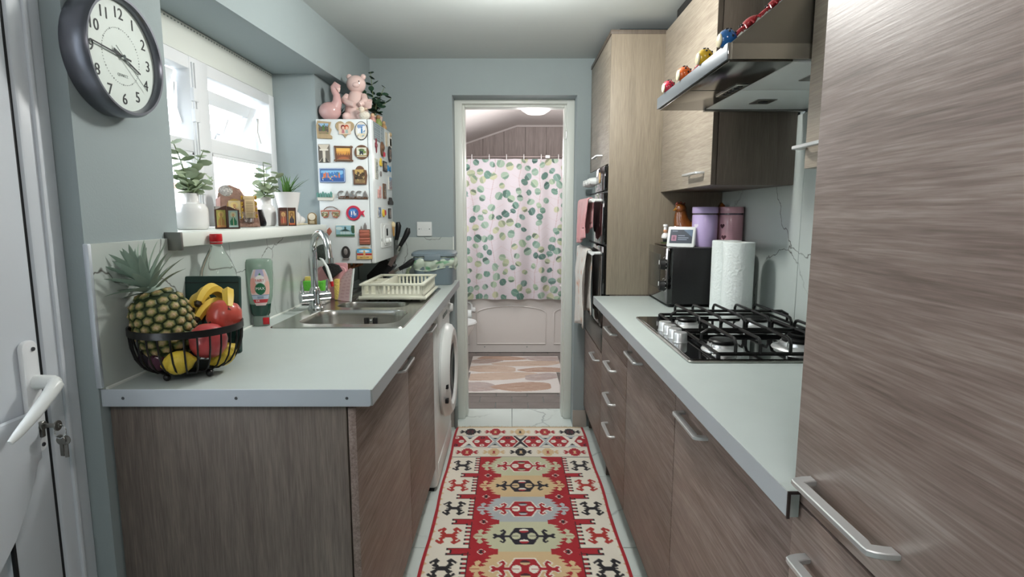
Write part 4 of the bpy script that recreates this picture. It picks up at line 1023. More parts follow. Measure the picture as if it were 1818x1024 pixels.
eucalyptus(v1, (0, 0, 0.10), [(0.03, -0.09, 0.10), (0.0, 0.07, 0.125), (0.03, 0.04, 0.16), (-0.02, -0.04, 0.18), (0.05, -0.02, 0.05), (0.02, 0.10, 0.06)], 0.0245, M_LEAF, 1, 0.026)
v2 = thing('vase_of_eucalyptus', 'slim white vase of eucalyptus beside the white boot planter', 'vase', (-0.995, 2.30, SZ), 0, 'white vases on the window sill')
vase(v2, 0.038, 0.085, 0.022, 0.03)
eucalyptus(v2, (0, 0, 0.105), [(0.03, -0.07, 0.10), (-0.01, 0.02, 0.16), (0.03, 0.08, 0.12), (0.04, -0.01, 0.06), (0.01, -0.09, 0.06)], 0.0245, M_LEAF, 2, 0.028)
bo_ = thing('boot_planter', 'glossy white ceramic boot planter holding a spiky green plant', 'planter', (-0.955, 2.43, SZ))
bm_ = MB(); bm_.lathe([(0, 0.0), (0.032, 0.0), (0.037, 0.01), (0.034, 0.035), (0.036, 0.06), (0.045, 0.10), (0.050, 0.132), (0.052, 0.138), (0.048, 0.139), (0.044, 0.12), (0, 0.12)], 28)
MM = RZ(-6)
bm_.ell((0.005, 0.07, 0.020), (0.031, 0.062, 0.024), 20, 12, M=MM); bm_.ell((0.004, 0.03, 0.030), (0.033, 0.045, 0.036), 20, 12, M=MM)
bm_.build('boot', M_CERAM, bo_, local=True, ang=60)
MB().box(-0.027, 0.036, -0.02, 0.128, 0.0, 0.006, bev=0.003).build('sole', mat('cream_sole', '#cfc4a8', 0.4), bo_, local=True)
MB().lathe([(0, 0.126), (0.045, 0.124)], 20).build('soil', M_SOIL, bo_, local=True)
al = blade(0.1, 0.0062, 0.55, 0.5).build('leaf', M_ALOE, bo_, local=True); random.seed(4); al.matrix_local = TR(0, 0, 0.122) @ RX(80)
for i in range(26):
    put(al, 'leaf', bo_, TR(random.uniform(-0.014, 0.014), random.uniform(-0.014, 0.014), 0.122) @ RZ(i*137.5) @ RX(random.uniform(28, 84)) @ Matrix.Diagonal((1, random.uniform(0.65, 1.25), random.uniform(0.6, 1.2), 1)))
def icon(t, M, w, h, wavy, cv, side):
    top = [(w/2, h)] if not wavy else [(w/2*(1-2*i/8), h - (0.012*(0.5-0.5*math.cos(math.pi*i/8)) if side > 0 else 0.012*(0.5+0.5*math.cos(math.pi*i/8)))) for i in range(9)]
    pts = [(-w/2, 0), (w/2, 0)] + top + ([(-w/2, h)] if not wavy else [])
    MB().prism(pts, 'Y', 0, 0.007, bev=0.001, M=M).build('panel', mat('dark_icon_wood', '#4a2f26', 0.5, var=0.1), t, local=True)
    sheet('painting', cv, w*0.74, h*0.74, M_PRINT, t, M @ TR(0, -0.0006, h*0.44) @ FNY)
def figcv(bgc, robe, halo, low):
    c = Canvas(26, 48, bgc); c.ell(13, 12, 8, 8, halo); c.ell(13, 13, 3.5, 4.5, '#b58a62'); c.poly([(13, 16), (22, 30), (21, 48), (5, 48), (4, 30)], robe); c.rect(0, 42, 26, 48, low); c.line([(13, 20), (13, 42)], 1.5, halo); return c
t1 = thing('folding_icon', 'small wooden folding icon with wavy top standing before the first vase', 'icon', (-0.908, 1.815, SZ), 0, 'folding icons on the sill')
icon(t1, TR(-0.022, 0.0, 0) @ RZ(40), 0.036, 0.074, True, figcv('#a9a25a', '#b08350', '#c9b06a', '#c78d5a'), 1)
icon(t1, TR(0.014, 0.006, 0) @ RZ(18), 0.036, 0.072, True, figcv('#8fa39a', '#1f6a48', '#b5b592', '#b9d3cc'), -1)
MB().box(-0.032, -0.027, 0.0, 0.05, 0, 0.072, bev=0.001, M=TR(-0.014, 0.01, 0) @ RZ(10)).build('outer_board', mat('grey_icon_back', '#8d8a86', 0.6), t1, local=True)
t2 = thing('folding_icon', 'straight edged folding icon standing before the boot planter', 'icon', (-0.90, 2.27, SZ), 0, 'folding icons on the sill')
icon(t2, TR(-0.014, 0.0, 0) @ RZ(22), 0.031, 0.073, False, figcv('#8a5a45', '#a8503f', '#c9a76a', '#7a5138'), 1)
icon(t2, TR(0.018, 0.004, 0) @ RZ(8), 0.031, 0.073, False, figcv('#c09a5c', '#27304a', '#8f6a3c', '#c7633c'), -1)
MB().box(-0.034, -0.030, 0.0, 0.05, 0, 0.071, bev=0.001, M=TR(-0.004, 0.01, 0) @ RZ(14)).build('outer_board', mat('mauve_icon_back', '#8b7a78', 0.6), t2, local=True)
rs_ = thing('stone_souvenir', 'brown rock souvenir with a saint picture and a pale tablet', 'souvenir', (-1.0, 2.06, SZ))
M_ROCK = mat('brown_rock', '#8d6d5e', 0.55, var=0.4, vs=40, bump=0.6, bs=70)
rk_ = MB(); Mr = RZ(22) @ Matrix.Scale(0.92, 4); random.seed(9)
outl = [(-0.07, 0), (0.085, 0), (0.082, 0.05), (0.072, 0.10), (0.055, 0.118), (0.03, 0.125), (0.012, 0.150), (-0.015, 0.165), (-0.045, 0.160), (-0.062, 0.13), (-0.066, 0.07)]
rk_.prism([(x + random.uniform(-.004, .004), z) for x, z in outl], 'Y', 0.0, 0.035, bev=0.008, seg=2, M=Mr)
rk_.box(-0.068, 0.08, -0.03, 0.03, 0.0, 0.016, bev=0.006, M=Mr); rk_.build('rock', M_ROCK, rs_, local=True)
MB().prism([(-0.075, 0.0), (-0.058, 0), (-0.052, 0.12), (-0.068, 0.11)], 'Y', -0.004, 0.02, bev=0.004, M=Mr).build('quartz_edge', mat('pink_quartz', '#c9a5a0', 0.3, var=0.2, vs=40), rs_, local=True)
MB().ell((-0.028, -0.004, 0.128), (0.03, 0.012, 0.025), 14, 8, M=Mr).build('silver_crystal', mat('silver_crystal', '#a9a59f', 0.25, 0.5, var=0.4, vs=60, bump=0.9, bs=120), rs_, local=True)
ic = figcv('#c7b489', '#8a4a46', '#d7bd7c', '#7f8ea6'); ic.poly([(14, 22), (24, 32), (22, 48), (13, 48)], '#7487a0'); ic.ell(19, 24, 3, 3.5, '#b58a62')
MB().prism([(-0.03, 0.03), (0.022, 0.03), (0.022, 0.085)] + arc((-0.004, 0.085), 0.026, 0, 180, 8)[1:-1] + [(-0.03, 0.085)], 'Y', -0.006, 0.002, bev=0.001, M=Mr).build('picture_board', mat('gilt_edge', '#a98a4a', 0.4, 0.4), rs_, local=True)
sheet('picture', ic, 0.042, 0.07, M_PRINT, rs_, Mr @ TR(-0.004, -0.0066, 0.068) @ FNY)
tb = MB(); tb.box(0.032, 0.068, -0.006, 0.004, 0.035, 0.115, bev=0.003, M=Mr); tb.box(0.028, 0.072, -0.007, 0.003, 0.108, 0.122, bev=0.003, M=Mr); tb.build('tablet', mat('pale_tablet', '#cdb58c', 0.55, var=0.1), rs_, local=True)
ln_ = MB()
for i in range(9): ln_.box(0.037, 0.063, -0.0068, -0.006, 0.048 + 0.0062*i, 0.0495 + 0.0062*i, M=Mr)
ln_.build('text_lines', mat('brown_ink', '#6d563a', 0.7), rs_, local=True)
gl = MB()
for x in (0.026, 0.076):
    for i in range(4): gl.ell((x, -0.005, 0.04 + 0.022*i), (0.0045, 0.0035, 0.009), 8, 6, M=Mr)
gl.build('gold_beads', mat('gold_bead', '#b8923e', 0.25, 0.9), rs_, local=True)
MB().lathe([(0.0, 0.001), (0.017, 0), (0.021, 0.04), (0.0195, 0.04), (0.016, 0.004), (0, 0.004)], 18, M=TR(*(Mr @ Vector((0.045, -0.02, 0.017))))).build('glass_cup', M_GLASS, rs_, local=True)
solo('perfume_bottle', MB().prism([(-0.02, 0), (0.022, 0), (0.024, 0.014), (0.012, 0.064), (-0.018, 0.066), (-0.022, 0.02)], 'Y', -0.012, 0.012, bev=0.004, M=RZ(10)), mat('black_bottle_glass', '#10131a', 0.12, coat=0.6), 'small black tapered bottle between the stone souvenir and slim vase', 'bottle', (-0.975, 2.19, SZ), local=True)
ms = thing('mini_clock', 'tiny round cream clock souvenir at the boiler end of the sill', 'souvenir', (-0.91, 2.585, SZ))
MB().prism([(-0.02, 0), (0.02, 0), (0.02, 0.035)] + arc((0, 0.033), 0.0215, 5, 175, 10), 'Y', -0.004, 0.006, bev=0.002).build('case', mat('bronze_case', '#7d6848', 0.4, 0.5), ms, local=True)
MB().lathe([(0, 0.006), (0.015, 0.006), (0.0165, 0.003)], 20, M=TR(0, 0, 0.035) @ FNY).build('face', mat('cream_face', '#d8cfbb', 0.4), ms, local=True)
MB().box(-0.011, 0.011, -0.0056, -0.004, 0.004, 0.017).build('plaque', mat('cream_plaque', '#b9ab8d', 0.5, var=0.2, vs=200), ms, local=True)

# ------------------------------------------------------------------ boiler and the magnets on it
M_BOIL = mat('boiler_white', '#dfe5e6', 0.28, var=0.012, coat=0.2)
bx0, bx1, by0, by1, bz0, bz1 = -0.907, -0.65, 2.68, 3.10, 1.052, 1.72
bl = thing('boiler', 'white wall hung boiler covered in magnets beside the window', 'boiler', (-0.78, 2.89, bz0))
MB().box(bx0, bx1-0.022, by0, by1, bz0, bz1, bev=0.003).build('casing', M_BOIL, bl)
MB().box(bx1-0.020, bx1, by0-0.001, by1+0.001, bz0, bz1, bev=0.005, seg=3).build('front_panel', M_BOIL, bl)
cp = MB(); cp.prism(rrect(2.80, 3.02, 1.115, 1.24, 0.012), 'X', bx1-0.001, bx1+0.004, bev=0.002); cpo = cp.build('control_panel', M_WHITEPL, bl)
MB().prism(rrect(2.845, 2.985, 1.125, 1.232, 0.03), 'X', bx1+0.003, bx1+0.008, bev=0.002).build('control_boss', M_WHITEPL, cpo)
MB().prism(rrect(2.895, 2.925, 1.175, 1.212, 0.004), 'X', bx1+0.007, bx1+0.009).build('display', M_BLKGL, cpo)
for yy in (2.885, 2.945): MB().lathe([(0, 0.022), (0.012, 0.021), (0.0145, 0.006), (0.016, 0.006)], 18, M=TR(bx1+0.002, yy, 1.150) @ FPX).build('dial', M_WHITEPL, cpo)
MB().prism(rrect(2.80, 2.812, 1.15, 1.165, 0.004), 'X', bx1+0.003, bx1+0.005).build('maker_mark', M_INKG, cpo)
pi = MB()
for yy in (2.76, 2.84, 2.92, 3.0): pi.tube([(-0.80, yy, bz0+0.002), (-0.80, yy, bz0-0.03), (-0.88, yy, bz0-0.05), (-0.895, yy, bz0-0.05)], 0.009, 8)
pi.build('pipe_tails', mat('copper_pipe', '#8d5b3e', 0.35, 0.9), bl)

def pic(w, h, seed, sky, mid, low, accents, style=0):
    rnd = random.Random(seed); c = Canvas(w, h, sky); hz = h*rnd.uniform(0.42, 0.55)
    x = 0
    while x < w:
        bw_ = rnd.uniform(2, 6); bh = rnd.uniform(0.1, 0.4)*h
        c.rect(x, hz - bh, x + bw_, h, mid if rnd.random() < 0.7 else accents[0]); x += bw_
    c.rect(0, h*0.72, w, h, low)
    for k in range(14): c.ell(rnd.uniform(0, w), rnd.uniform(h*0.3, h), rnd.uniform(1, 3.5), rnd.uniform(0.8, 2), rnd.choice(accents), rnd.uniform(0, 3))
    return c
def magnet(label, M, outline, thick, body, cv=None, pw=None, ph=None, dx=0, dz=0, extra=None, name='fridge_magnet'):
    o = thing(name, label, 'magnet', tuple(M.translation), 0, 'souvenir magnets on the boiler')
    L = M.copy(); L.translation = (0, 0, 0)
    MB().prism(outline, 'Z', 0.0, thick, bev=min(0.002, thick*0.3), M=L).build('backing', body, o, local=True)
    if cv is not None: sheet('picture', cv, pw, ph, M_PRINT, o, L @ TR(dx, dz, thick + 0.0005))
    if extra: extra(o, L, thick)
    return o
def SIDE(x, z): return TR(x, by0 - 0.0002, z) @ FNY
def FRONT(y, z): return TR(bx1 + 0.0002, y, z) @ FPX
m_tan = mat('magnet_tan', '#b09a78', 0.5, var=0.2, vs=60); m_brn = mat('magnet_brown', '#6d4f3b', 0.5, var=0.25, vs=60); m_drk = mat('magnet_dark', '#33302f', 0.5, var=0.3, vs=60)
m_blu = mat('magnet_blue', '#3f5f96', 0.4, var=0.1); m_red = mat('magnet_red', '#c0304a', 0.4, var=0.06); m_wht = mat('magnet_white', '#dcd8ce', 0.5, var=0.1, vs=40); m_trc = mat('magnet_terracotta', '#b06a58', 0.55, var=0.2, vs=60)
m_gry = mat('magnet_grey', '#7f7a77', 0.5, var=0.3, vs=50); m_yel = mat('magnet_yellow', '#d9b93a', 0.5, var=0.1); m_grn = mat('magnet_teal', '#5f8f86', 0.5, var=0.2)
def heart(w, h, n=30):
    P = []
    for i in range(n):
        t = 2*math.pi*i/n; x = 16*math.sin(t)**3; y = 13*math.cos(t)-5*math.cos(2*t)-2*math.cos(3*t)-math.cos(4*t); P.append((x/32*w, (y+2.5)/29*h))
    return P
magnet('scroll shaped castle view magnet at the top beside window wall', SIDE(-0.868, 1.672), [(-.034, -.04), (.036, -.042), (.036, -.03), (.026, -.022), (.034, .0), (.026, .012), (.033, .034), (-.03, .04), (-.036, .02)], 0.006, m_tan, pic(40, 40, 1, '#8fb2d0', '#5d5148', '#8e7b5c', ['#4d6b3a', '#3f4f5b', '#6d7d46']), 0.046, 0.048, -0.002, 0.004)
hc = Canvas(48, 40, '#d9c3ae')
for cx_, hair, face, dress in ((17, '#7d2f33', '#e3bfa4', '#b8767a'), (31, '#c0522f', '#e6c2a8', '#9fb3ae')):
    hc.ell(cx_, 14, 8.5, 9, hair); hc.ell(cx_+0.8, 16.5, 5, 5.5, face); hc.poly([(cx_-4, 22), (cx_+4, 22), (cx_+6, 36), (cx_-6, 36)], dress); hc.ell(cx_-1.2, 16.5, .8, 1, '#2a2522'); hc.ell(cx_+2.8, 16.5, .8, 1, '#2a2522')
magnet('cream heart magnet showing two red haired children', SIDE(-0.772, 1.672), heart(.088, .076), 0.005, m_tan, hc, 0.056, 0.048, 0, 0.003)
magnet('oval white and blue seaside magnet at the top front corner', SIDE(-0.696, 1.667), circ(0, 0, .030, .042, 28), 0.006, m_drk, None, extra=lambda o, L, t: [MB().prism(circ(0, 0, .027, .039, 28), 'Z', t, t+0.0008, M=L).build('glaze', m_wht, o, local=True), sheet('picture', pic(30, 40, 3, '#7f9cc4', '#e3e6ea', '#d9d0b4', ['#3f7fb0', '#6aa3c9', '#e9ecef', '#4a5a4c']), 0.036, 0.054, M_PRINT, o, L @ TR(0, 0, t+0.0013))])
st_ = Canvas(32, 46, '#c9c0b0'); st_.poly([(0, 0), (12, 18), (12, 34), (0, 46)], '#5b544b'); st_.poly([(32, 0), (20, 18), (20, 34), (32, 46)], '#6b6358'); st_.poly([(12, 34), (20, 34), (30, 46), (2, 46)], '#3f3a35'); st_.rect(13, 18, 19, 46, '#d8d1c2'); st_.rect(4, 12, 28, 16, '#d9d3c6')
magnet('grey old street photo magnet under the scroll castle one', SIDE(-0.873, 1.565), rrect(-.027, .027, -.042, .042, .002), 0.004, m_gry, st_, 0.052, 0.08)
sc_ = Canvas(44, 32, '#e0a04a'); sc_.rect(0, 0, 44, 9, '#e8b65c')
for i in range(9): sc_.poly([(i*5, 22), (i*5+2.5, 10 + (i*7 % 6)), (i*5+5, 22)], '#5a3024')
sc_.rect(0, 20, 44, 32, '#7d4a30'); sc_.ell(22, 30, 16, 5, '#a8643e')
def logs(o, L, t):
    q = MB()
    for a in (((-.044, -.03), (.044, -.032)), ((-.042, .032), (.044, .03)), ((-.036, -.036), (-.038, .036)), ((.036, -.036), (.037, .036))): q.tube([(a[0][0], a[0][1], t+.001), (a[1][0], a[1][1], t+.001)], 0.0042, 8, M=L)
    q.build('twig_frame', m_brn, o, local=True)
magnet('twig framed orange sunset magnet', SIDE(-0.783, 1.563), rrect(-.038, .038, -.03, .03, .002), 0.004, m_tan, sc_, 0.066, 0.05, extra=logs)
tr = Canvas(40, 36, '#d8d6c6'); tr.ell(20, 10, 12, 5, '#5f7a4a'); tr.ell(30, 18, 8, 5, '#7d8f4f'); tr.rect(12, 14, 26, 24, '#27323c'); tr.ell(14, 25, 3.4, 3.4, '#161a1e'); tr.ell(24, 25, 3.4, 3.4, '#161a1e'); tr.rect(14, 8, 17, 14, '#27323c'); tr.rect(0, 29, 40, 33, '#9c8a52')
magnet('round wooden magnet picturing a dark steam engine', SIDE(-0.698, 1.57), circ(0, 0, .034, .033, 28), 0.006, m_brn, tr, 0.046, 0.042)
bp_ = pic(64, 26, 6, '#7fb6dc', '#3f78b8', '#2f5a9a', ['#d9774f', '#e3c27a', '#c9d9e6', '#d8a05a', '#4f8f6a'])
magnet('wide blue framed harbour town magnet', SIDE(-0.839, 1.464), rrect(-.06, .06, -.033, .033, .006), 0.006, m_blu, bp_, 0.104, 0.046, extra=lambda o, L, t: MB().tube([(x, y, t) for x, y in rrect(-.057, .057, -.030, .030, .005)], 0.0018, 6, closed=True, M=L).build('pale_border', mat('border_blue', '#a9bddc', 0.4), o, local=True))
ar = pic(32, 40, 8, '#c0a060', '#4f3d2a', '#8a7350', ['#2f2618', '#b59a66', '#d8c08c', '#6b5736'])
magnet('arched brown grotto relief magnet below the steam engine one', SIDE(-0.709, 1.464), [(-.032, -.042), (.028, -.042), (.034, .0), (.03, .024), (.02, .026)] + arc((0, .024), .020, 10, 170, 8) + [(-.024, .026), (-.034, .026), (-.030, -.01)], 0.008, m_brn, ar, 0.046, 0.062, 0, -0.004)
def houses(o, L, t):
    q = MB(); rnd = random.Random(4)
    for i in range(6):
        x = -.036 + .0125*i; h = rnd.uniform(.018, .04); q.box(x-.005, x+.0055, -.012, -.012+h*.6, t, t+.005, M=L); q.prism([(x-.007, -.012+h*.6), (x+.007, -.012+h*.6), (x, -.012+h)], 'Z', t, t+.005, M=L)
    q.build('little_houses', m_grn, o, local=True)
magnet('white cliff magnet with tiny teal roofed houses', SIDE(-0.872, 1.376), [(-.038, -.028), (.034, -.028), (.038, -.012), (.03, .004), (-.03, .0), (-.04, -.012)], 0.010, m_wht, None, extra=houses)
def letters(o, L, t):
    q = MB(); q.text('CASCA', 0.050, 0.005, M=L @ TR(0, 0.002, t+0.002), sx=0.92); q.build('lettering', m_gry, o, local=True)
magnet('grey magnet made of chunky joined letters', SIDE(-0.746, 1.372), [(-.070, -.016), (.07, -.018), (.07, -.008), (.03, -.004), (.0, -.006), (-.04, -.002), (-.07, -.004)], 0.004, m_brn, None, extra=letters)
def specs(o, L, t):
    for sx_ in (-1, 1):
        MB().prism([(sx_*x, z) for x, z in [(.006, -.004), (.012, -.022), (.03, -.026), (.042, -.014), (.046, .010), (.03, .012), (.01, .008)]], 'Z', t-.002, t+.003, bev=.001, M=L).build('lens_frame', m_trc, o, local=True)
        sheet('lens_picture', pic(20, 16, 20+sx_, '#b9c0b0', '#6f6a50', '#5d6b45', ['#8f7a50', '#cfc7a8']), .029, .022, M_PRINT, o, L @ TR(sx_*.026, -.007, t+.0036))
    MB().tube([(-.03, .014, t), (-.015, .025, t), (.0, .028, t), (.015, .026, t), (.036, .014, t)], .0018, 6, M=L).build('brow_wire', m_brn, o, local=True)
magnet('sunglasses shaped magnet with little views in the lenses', SIDE(-0.855, 1.292), [(-.03, .006), (.03, .006), (.02, .012), (-.02, .012)], 0.004, m_trc, None, extra=specs)
fi = pic(30, 30, 31, '#4f8fd0', '#2f5fa8', '#3f74c0', ['#e8ebef', '#b5543f', '#dfe7ee', '#345a46'])
magnet('crimson round fish magnet with a blue bay view', SIDE(-0.740, 1.290), circ(-.006, 0, .035, .035, 26)[3:-2] + [(.03, -.006), (.046, -.018), (.040, -.0), (.047, .012), (.03, .008)][::1], 0.006, m_red, None, extra=lambda o, L, t: [MB().prism(circ(-.006, 0, .024, .025, 24), 'Z', t, t+.0006, M=L).build('bay_disc', m_blu, o, local=True), sheet('picture', fi, .033, .034, M_PRINT, o, L @ TR(-.006, 0, t+.0012))])
pv = Canvas(44, 30, '#8fb6c2'); pv.ell(8, 8, 8, 4, '#c2d2d0'); pv.poly([(8, 16), (22, 9), (36, 16)], '#2e4a44'); pv.rect(20, 4, 24, 10, '#3a5750')
for i in range(7): pv.rect(11+i*3.6, 16, 12.6+i*3.6, 25, '#cfd6cc')
pv.rect(0, 24, 44, 30, '#3f6a50'); pv.ell(40, 10, 5, 12, '#33553d')
magnet('landscape photo magnet of a domed pavilion', SIDE(-0.788, 1.206), rrect(-.046, .046, -.028, .028, .003), 0.004, m_wht, pv, 0.088, 0.052)
def towers(o, L, t):
    q = MB(); q.box(-.024, .024, -.045, -.015, t, t+.004, bev=.001, M=L); q.box(-.022, .022, -.012, .02, t, t+.005, bev=.001, M=L)
    for zz in (-.036, -.024, -.004, .01): q.box(-.026, .026, zz, zz+.003, t, t+.007, M=L)
    q.build('brick_fronts', m_trc, o, local=True)
    s_ = MB(); s_.prism([(-.020, .022), (-.010, .022), (-.015, .04)], 'Z', 0, t, M=L); s_.prism([(-.004, .022), (.010, .022), (.010, .04), (.003, .055), (-.004, .04)], 'Z', 0, t, M=L); s_.build('spires', m_gry, o, local=True)
magnet('tall red brick church towers magnet near the front edge', SIDE(-0.697, 1.190), rrect(-.026, .026, -.05, .024, .003), 0.005, m_brn, None, extra=towers)
def relief(o, L, t):
    MB().ell((0, .004, t), (.010, .016, .004), 12, 8).build('relief_figure', m_gry, o, local=True).matrix_local = L
    MB().box(-.015, .015, -.035, -.026, 0, t+.001, bev=.001, M=L).build('foot_plate', m_gry, o, local=True)
magnet('dark oval relief magnet low on the boiler side', SIDE(-0.790, 1.104), circ(0, 0, .021, .031, 22), 0.006, m_drk, None, extra=relief)
ba = Canvas(44, 34, '#e3dcc8'); ba.rect(0, 0, 44, 14, '#4fa3d0'); ba.ell(22, 8, 16, 3, '#e9f0f2'); ba.rect(0, 15, 44, 22, '#b5332f'); ba.ell(22, 15, 3, 10, '#d9b070'); ba.rect(0, 24, 44, 34, '#d9b36a'); ba.line([(10, 29), (34, 28)], 1.5, '#6b4a2a')
magnet('beach scene magnet with blue waves at the lower front corner', SIDE(-0.701, 1.102), [(-.038, -.03), (.038, -.03), (.038, .012)] + [(x, .016+.014*math.cos(x*40)) for x in (.03, .018, .006, -.006, -.018, -.03)] + [(-.038, .012)], 0.007, m_tan, ba, 0.070, 0.048, 0, -0.004)
magnet('small orange kite shaped magnet peeping above the tap', SIDE(-0.866, 1.203), [(0, -.02), (.014, .0), (.003, .02), (-.014, .002)], 0.004, m_trc)
ps = Canvas(50, 24, '#98a4aa')
for i in range(8): ps.line([(3, 2.5+2.8*i), (46 - (i*7 % 15), 2.5+2.8*i)], 0.9, '#5f6d75')
ps.rect(30, 0, 32, 24, '#c5ccd0')
magnet('grey printed panel sticker at the top of the boiler front', FRONT(2.825, 1.675), rrect(-.11, .11, -.042, .042, .002), 0.0012, m_gry, ps, 0.215, 0.08, name='sticker')
magnet('narrow cream paper note beside the grey panel sticker', FRONT(2.99, 1.668), rrect(-.024, .024, -.035, .035, .001), 0.001, mat('cream_paper', '#cfc5ae', 0.8), name='paper_note')
def tag(o, L, t):
    q = MB(); q.ell((0, .03, .004), (.018, .012, .008), 10, 8, M=None); b_ = q.build('bow', m_tan, o, local=True); b_.matrix_local = L
    q2 = MB(); q2.box(-.02, .02, -.03, .01, .002, .005, bev=.001, M=L); q2.build('inner_card', m_tan, o, local=True)
magnet('cream framed card with a bow at the far top corner', FRONT(3.07, 1.672), rrect(-.028, .028, -.036, .036, .002), 0.005, m_wht, None, extra=tag)
magnet('dark red lobster shaped magnet high on the boiler front', FRONT(2.752, 1.608), [(0, -.034), (.006, -.01), (.02, .0), (.012, .012), (.004, .006), (.004, .034), (-.006, .034), (-.006, .006), (-.018, .014), (-.02, -.004), (-.006, -.012)], 0.006, mat('magnet_maroon', '#7d2f3c', 0.5))
def bearm(o, L, t):
    MB().ell((-.004, .012, t), (.022, .018, .008), 12, 8).build('animal_head', m_brn, o, local=True).matrix_local = L
    MB().prism([(.0, -.034), (.028, -.03), (.03, -.012), (.006, -.01)], 'Z', t, t+.004, M=L).build('red_scarf', m_red, o, local=True)
magnet('brown animal head magnet with a red scarf', FRONT(2.875, 1.602), circ(-.004, .004, .03, .036, 16), 0.008, m_brn, None, extra=bearm)
magnet('round speckled brown plate magnet at the far edge', FRONT(3.045, 1.598), circ(0, 0, .036, .042, 22), 0.007, m_drk, pic(26, 26, 40, '#9a7a66', '#5b4338', '#7d6253', ['#c7a58d', '#43322a']), .042, .050)
magnet('tall pale grey card magnet near the front corner', FRONT(2.745, 1.50), rrect(-.028, .028, -.048, .048, .003), 0.004, m_wht, pic(20, 36, 41, '#b9bdb4', '#8b9088', '#a4a89c', ['#5b625c', '#d8d9d0']), .048, .088)
magnet('yellow duckling magnet beside the grey card', FRONT(2.835, 1.537), [(-.02, -.016), (.016, -.018), (.024, -.002), (.01, .004), (.012, .018), (-.004, .022), (-.012, .008), (-.024, .004)], 0.007, m_yel)
magnet('small dark framed picture magnet in the middle of the front', FRONT(2.925, 1.525), rrect(-.04, .04, -.026, .026, .002), 0.006, m_drk, pic(24, 18, 42, '#9d8a72', '#57463a', '#3d3029', ['#c0a98c', '#6b4a3c']), .056, .034)
magnet('bright blue bow shaped magnet', FRONT(3.025, 1.522), [(-.03, -.014), (0, -.005), (.03, -.016), (.032, .014), (0, .005), (-.03, .016)], 0.006, mat('magnet_bright_blue', '#2f86c0', 0.4))
magnet('tall blue and pink view magnet at the far edge', FRONT(3.045, 1.447), rrect(-.038, .038, -.034, .034, .002), 0.004, m_wht, pic(26, 30, 43, '#6fa3cc', '#8f8a8f', '#9a7f80', ['#cfd9e0', '#7d6a72']), .070, .062)
magnet('tiny grey charm magnet under the yellow duckling', FRONT(2.832, 1.482), circ(0, 0, .013, .013, 12), 0.005, m_gry)
magnet('pink and white horse shaped magnet', FRONT(2.785, 1.392), [(-.03, -.03), (-.018, -.03), (-.014, -.008), (.012, -.008), (.016, -.03), (.028, -.03), (.024, .008), (.034, .024), (.018, .030), (.006, .012), (-.022, .012)], 0.007, mat('magnet_pink', '#c99a94', 0.5, var=0.3, vs=80))
magnet('tall dark brown plaque magnet beside the pink horse', FRONT(2.90, 1.400), rrect(-.03, .03, -.038, .038, .003), 0.006, m_brn, pic(18, 26, 44, '#6b5142', '#3a2b24', '#4a382e', ['#a88a6c', '#c2a583']), .042, .058)
magnet('dark car shaped magnet at the far edge', FRONT(3.03, 1.352), [(-.05, -.018), (.05, -.018), (.052, .0), (.03, .006), (.018, .02), (-.024, .02), (-.034, .004), (-.052, .0)], 0.009, m_drk)
magnet('small blue printed card magnet above the control panel', FRONT(2.775, 1.295), rrect(-.032, .032, -.026, .026, .002), 0.004, m_wht, pic(20, 18, 45, '#7f97b8', '#5a7298', '#6d83a6', ['#dfe5ec', '#3f557a']), .058, .046)
magnet('yellow and red flower magnet above the control panel', FRONT(2.87, 1.290), circ(-.008, 0, .02, .02, 10), 0.007, m_yel, None, extra=lambda o, L, t: MB().prism(circ(.016, .002, .014, .014, 10), 'Z', 0, t+.002, bev=.001, M=L).build('red_petal', m_red, o, local=True))
magnet('little dark upright picture magnet above the dials', FRONT(3.01, 1.288), rrect(-.028, .028, -.027, .027, .002), 0.005, m_drk, pic(16, 16, 46, '#6b5a52', '#3d332f', '#4c403a', ['#97847a']), .044, .042)
def cone(o, L, t):
    MB().prism([(-.012, .012), (.014, .012), (.002, -.04)], 'Z', 0, t+.006, bev=.002, M=L).build('cone', mat('wafer', '#b98f55', 0.6, var=0.2, vs=90), o, local=True)
    MB().ell((0, .022, t), (.016, .018, .012), 12, 8).build('ice_cream_scoop', mat('vanilla', '#dccba4', 0.5), o, local=True).matrix_local = L
magnet('ice cream cone magnet at the far edge beside the dials', FRONT(3.082, 1.205), circ(0, .015, .010, .016, 12), 0.004, m_tan, None, extra=cone)

# things on top of the boiler
BZ = bz1 + 0.001
fl_ = thing('flamingo_figure', 'dusky pink ceramic flamingo planter on top of the boiler', 'figurine', (-0.856, 2.735, BZ))
f = MB(); f.ell((0, 0, 0.043), (0.052, 0.045, 0.043), 24, 14)
f.build('body', M_PINKCER2, fl_, local=True)
MB().tube([(0.018, 0, 0.05), (0.036, 0, 0.085), (0.034, 0, 0.115), (0.024, 0, 0.135), (0.022, 0, 0.15), (0.032, -0.002, 0.16), (0.043, -0.004, 0.153), (0.046, -0.005, 0.136)], [0.034, 0.022, 0.0165, 0.0155, 0.0165, 0.0175, 0.015, 0.006], 16).build('neck', M_PINKCER2, fl_, local=True, ang=70)
MB().tube([(0.045, -0.005, 0.145), (0.0475, -0.006, 0.128)], [0.0105, 0.003], 10).build('beak', mat('pale_beak', '#e0c4bd', 0.2), fl_, local=True)
br = thing('bear_figure', 'pale pink ceramic bear sitting upright on top of the boiler', 'figurine', (-0.748, 2.80, BZ))
b_ = MB(); b_.lathe([(0, 0), (0.046, 0.0), (0.056, 0.02), (0.056, 0.055), (0.048, 0.10), (0.037, 0.128), (0.030, 0.142), (0, 0.15)], 24); b_.build('body', M_PINKCER, br, local=True, ang=70)
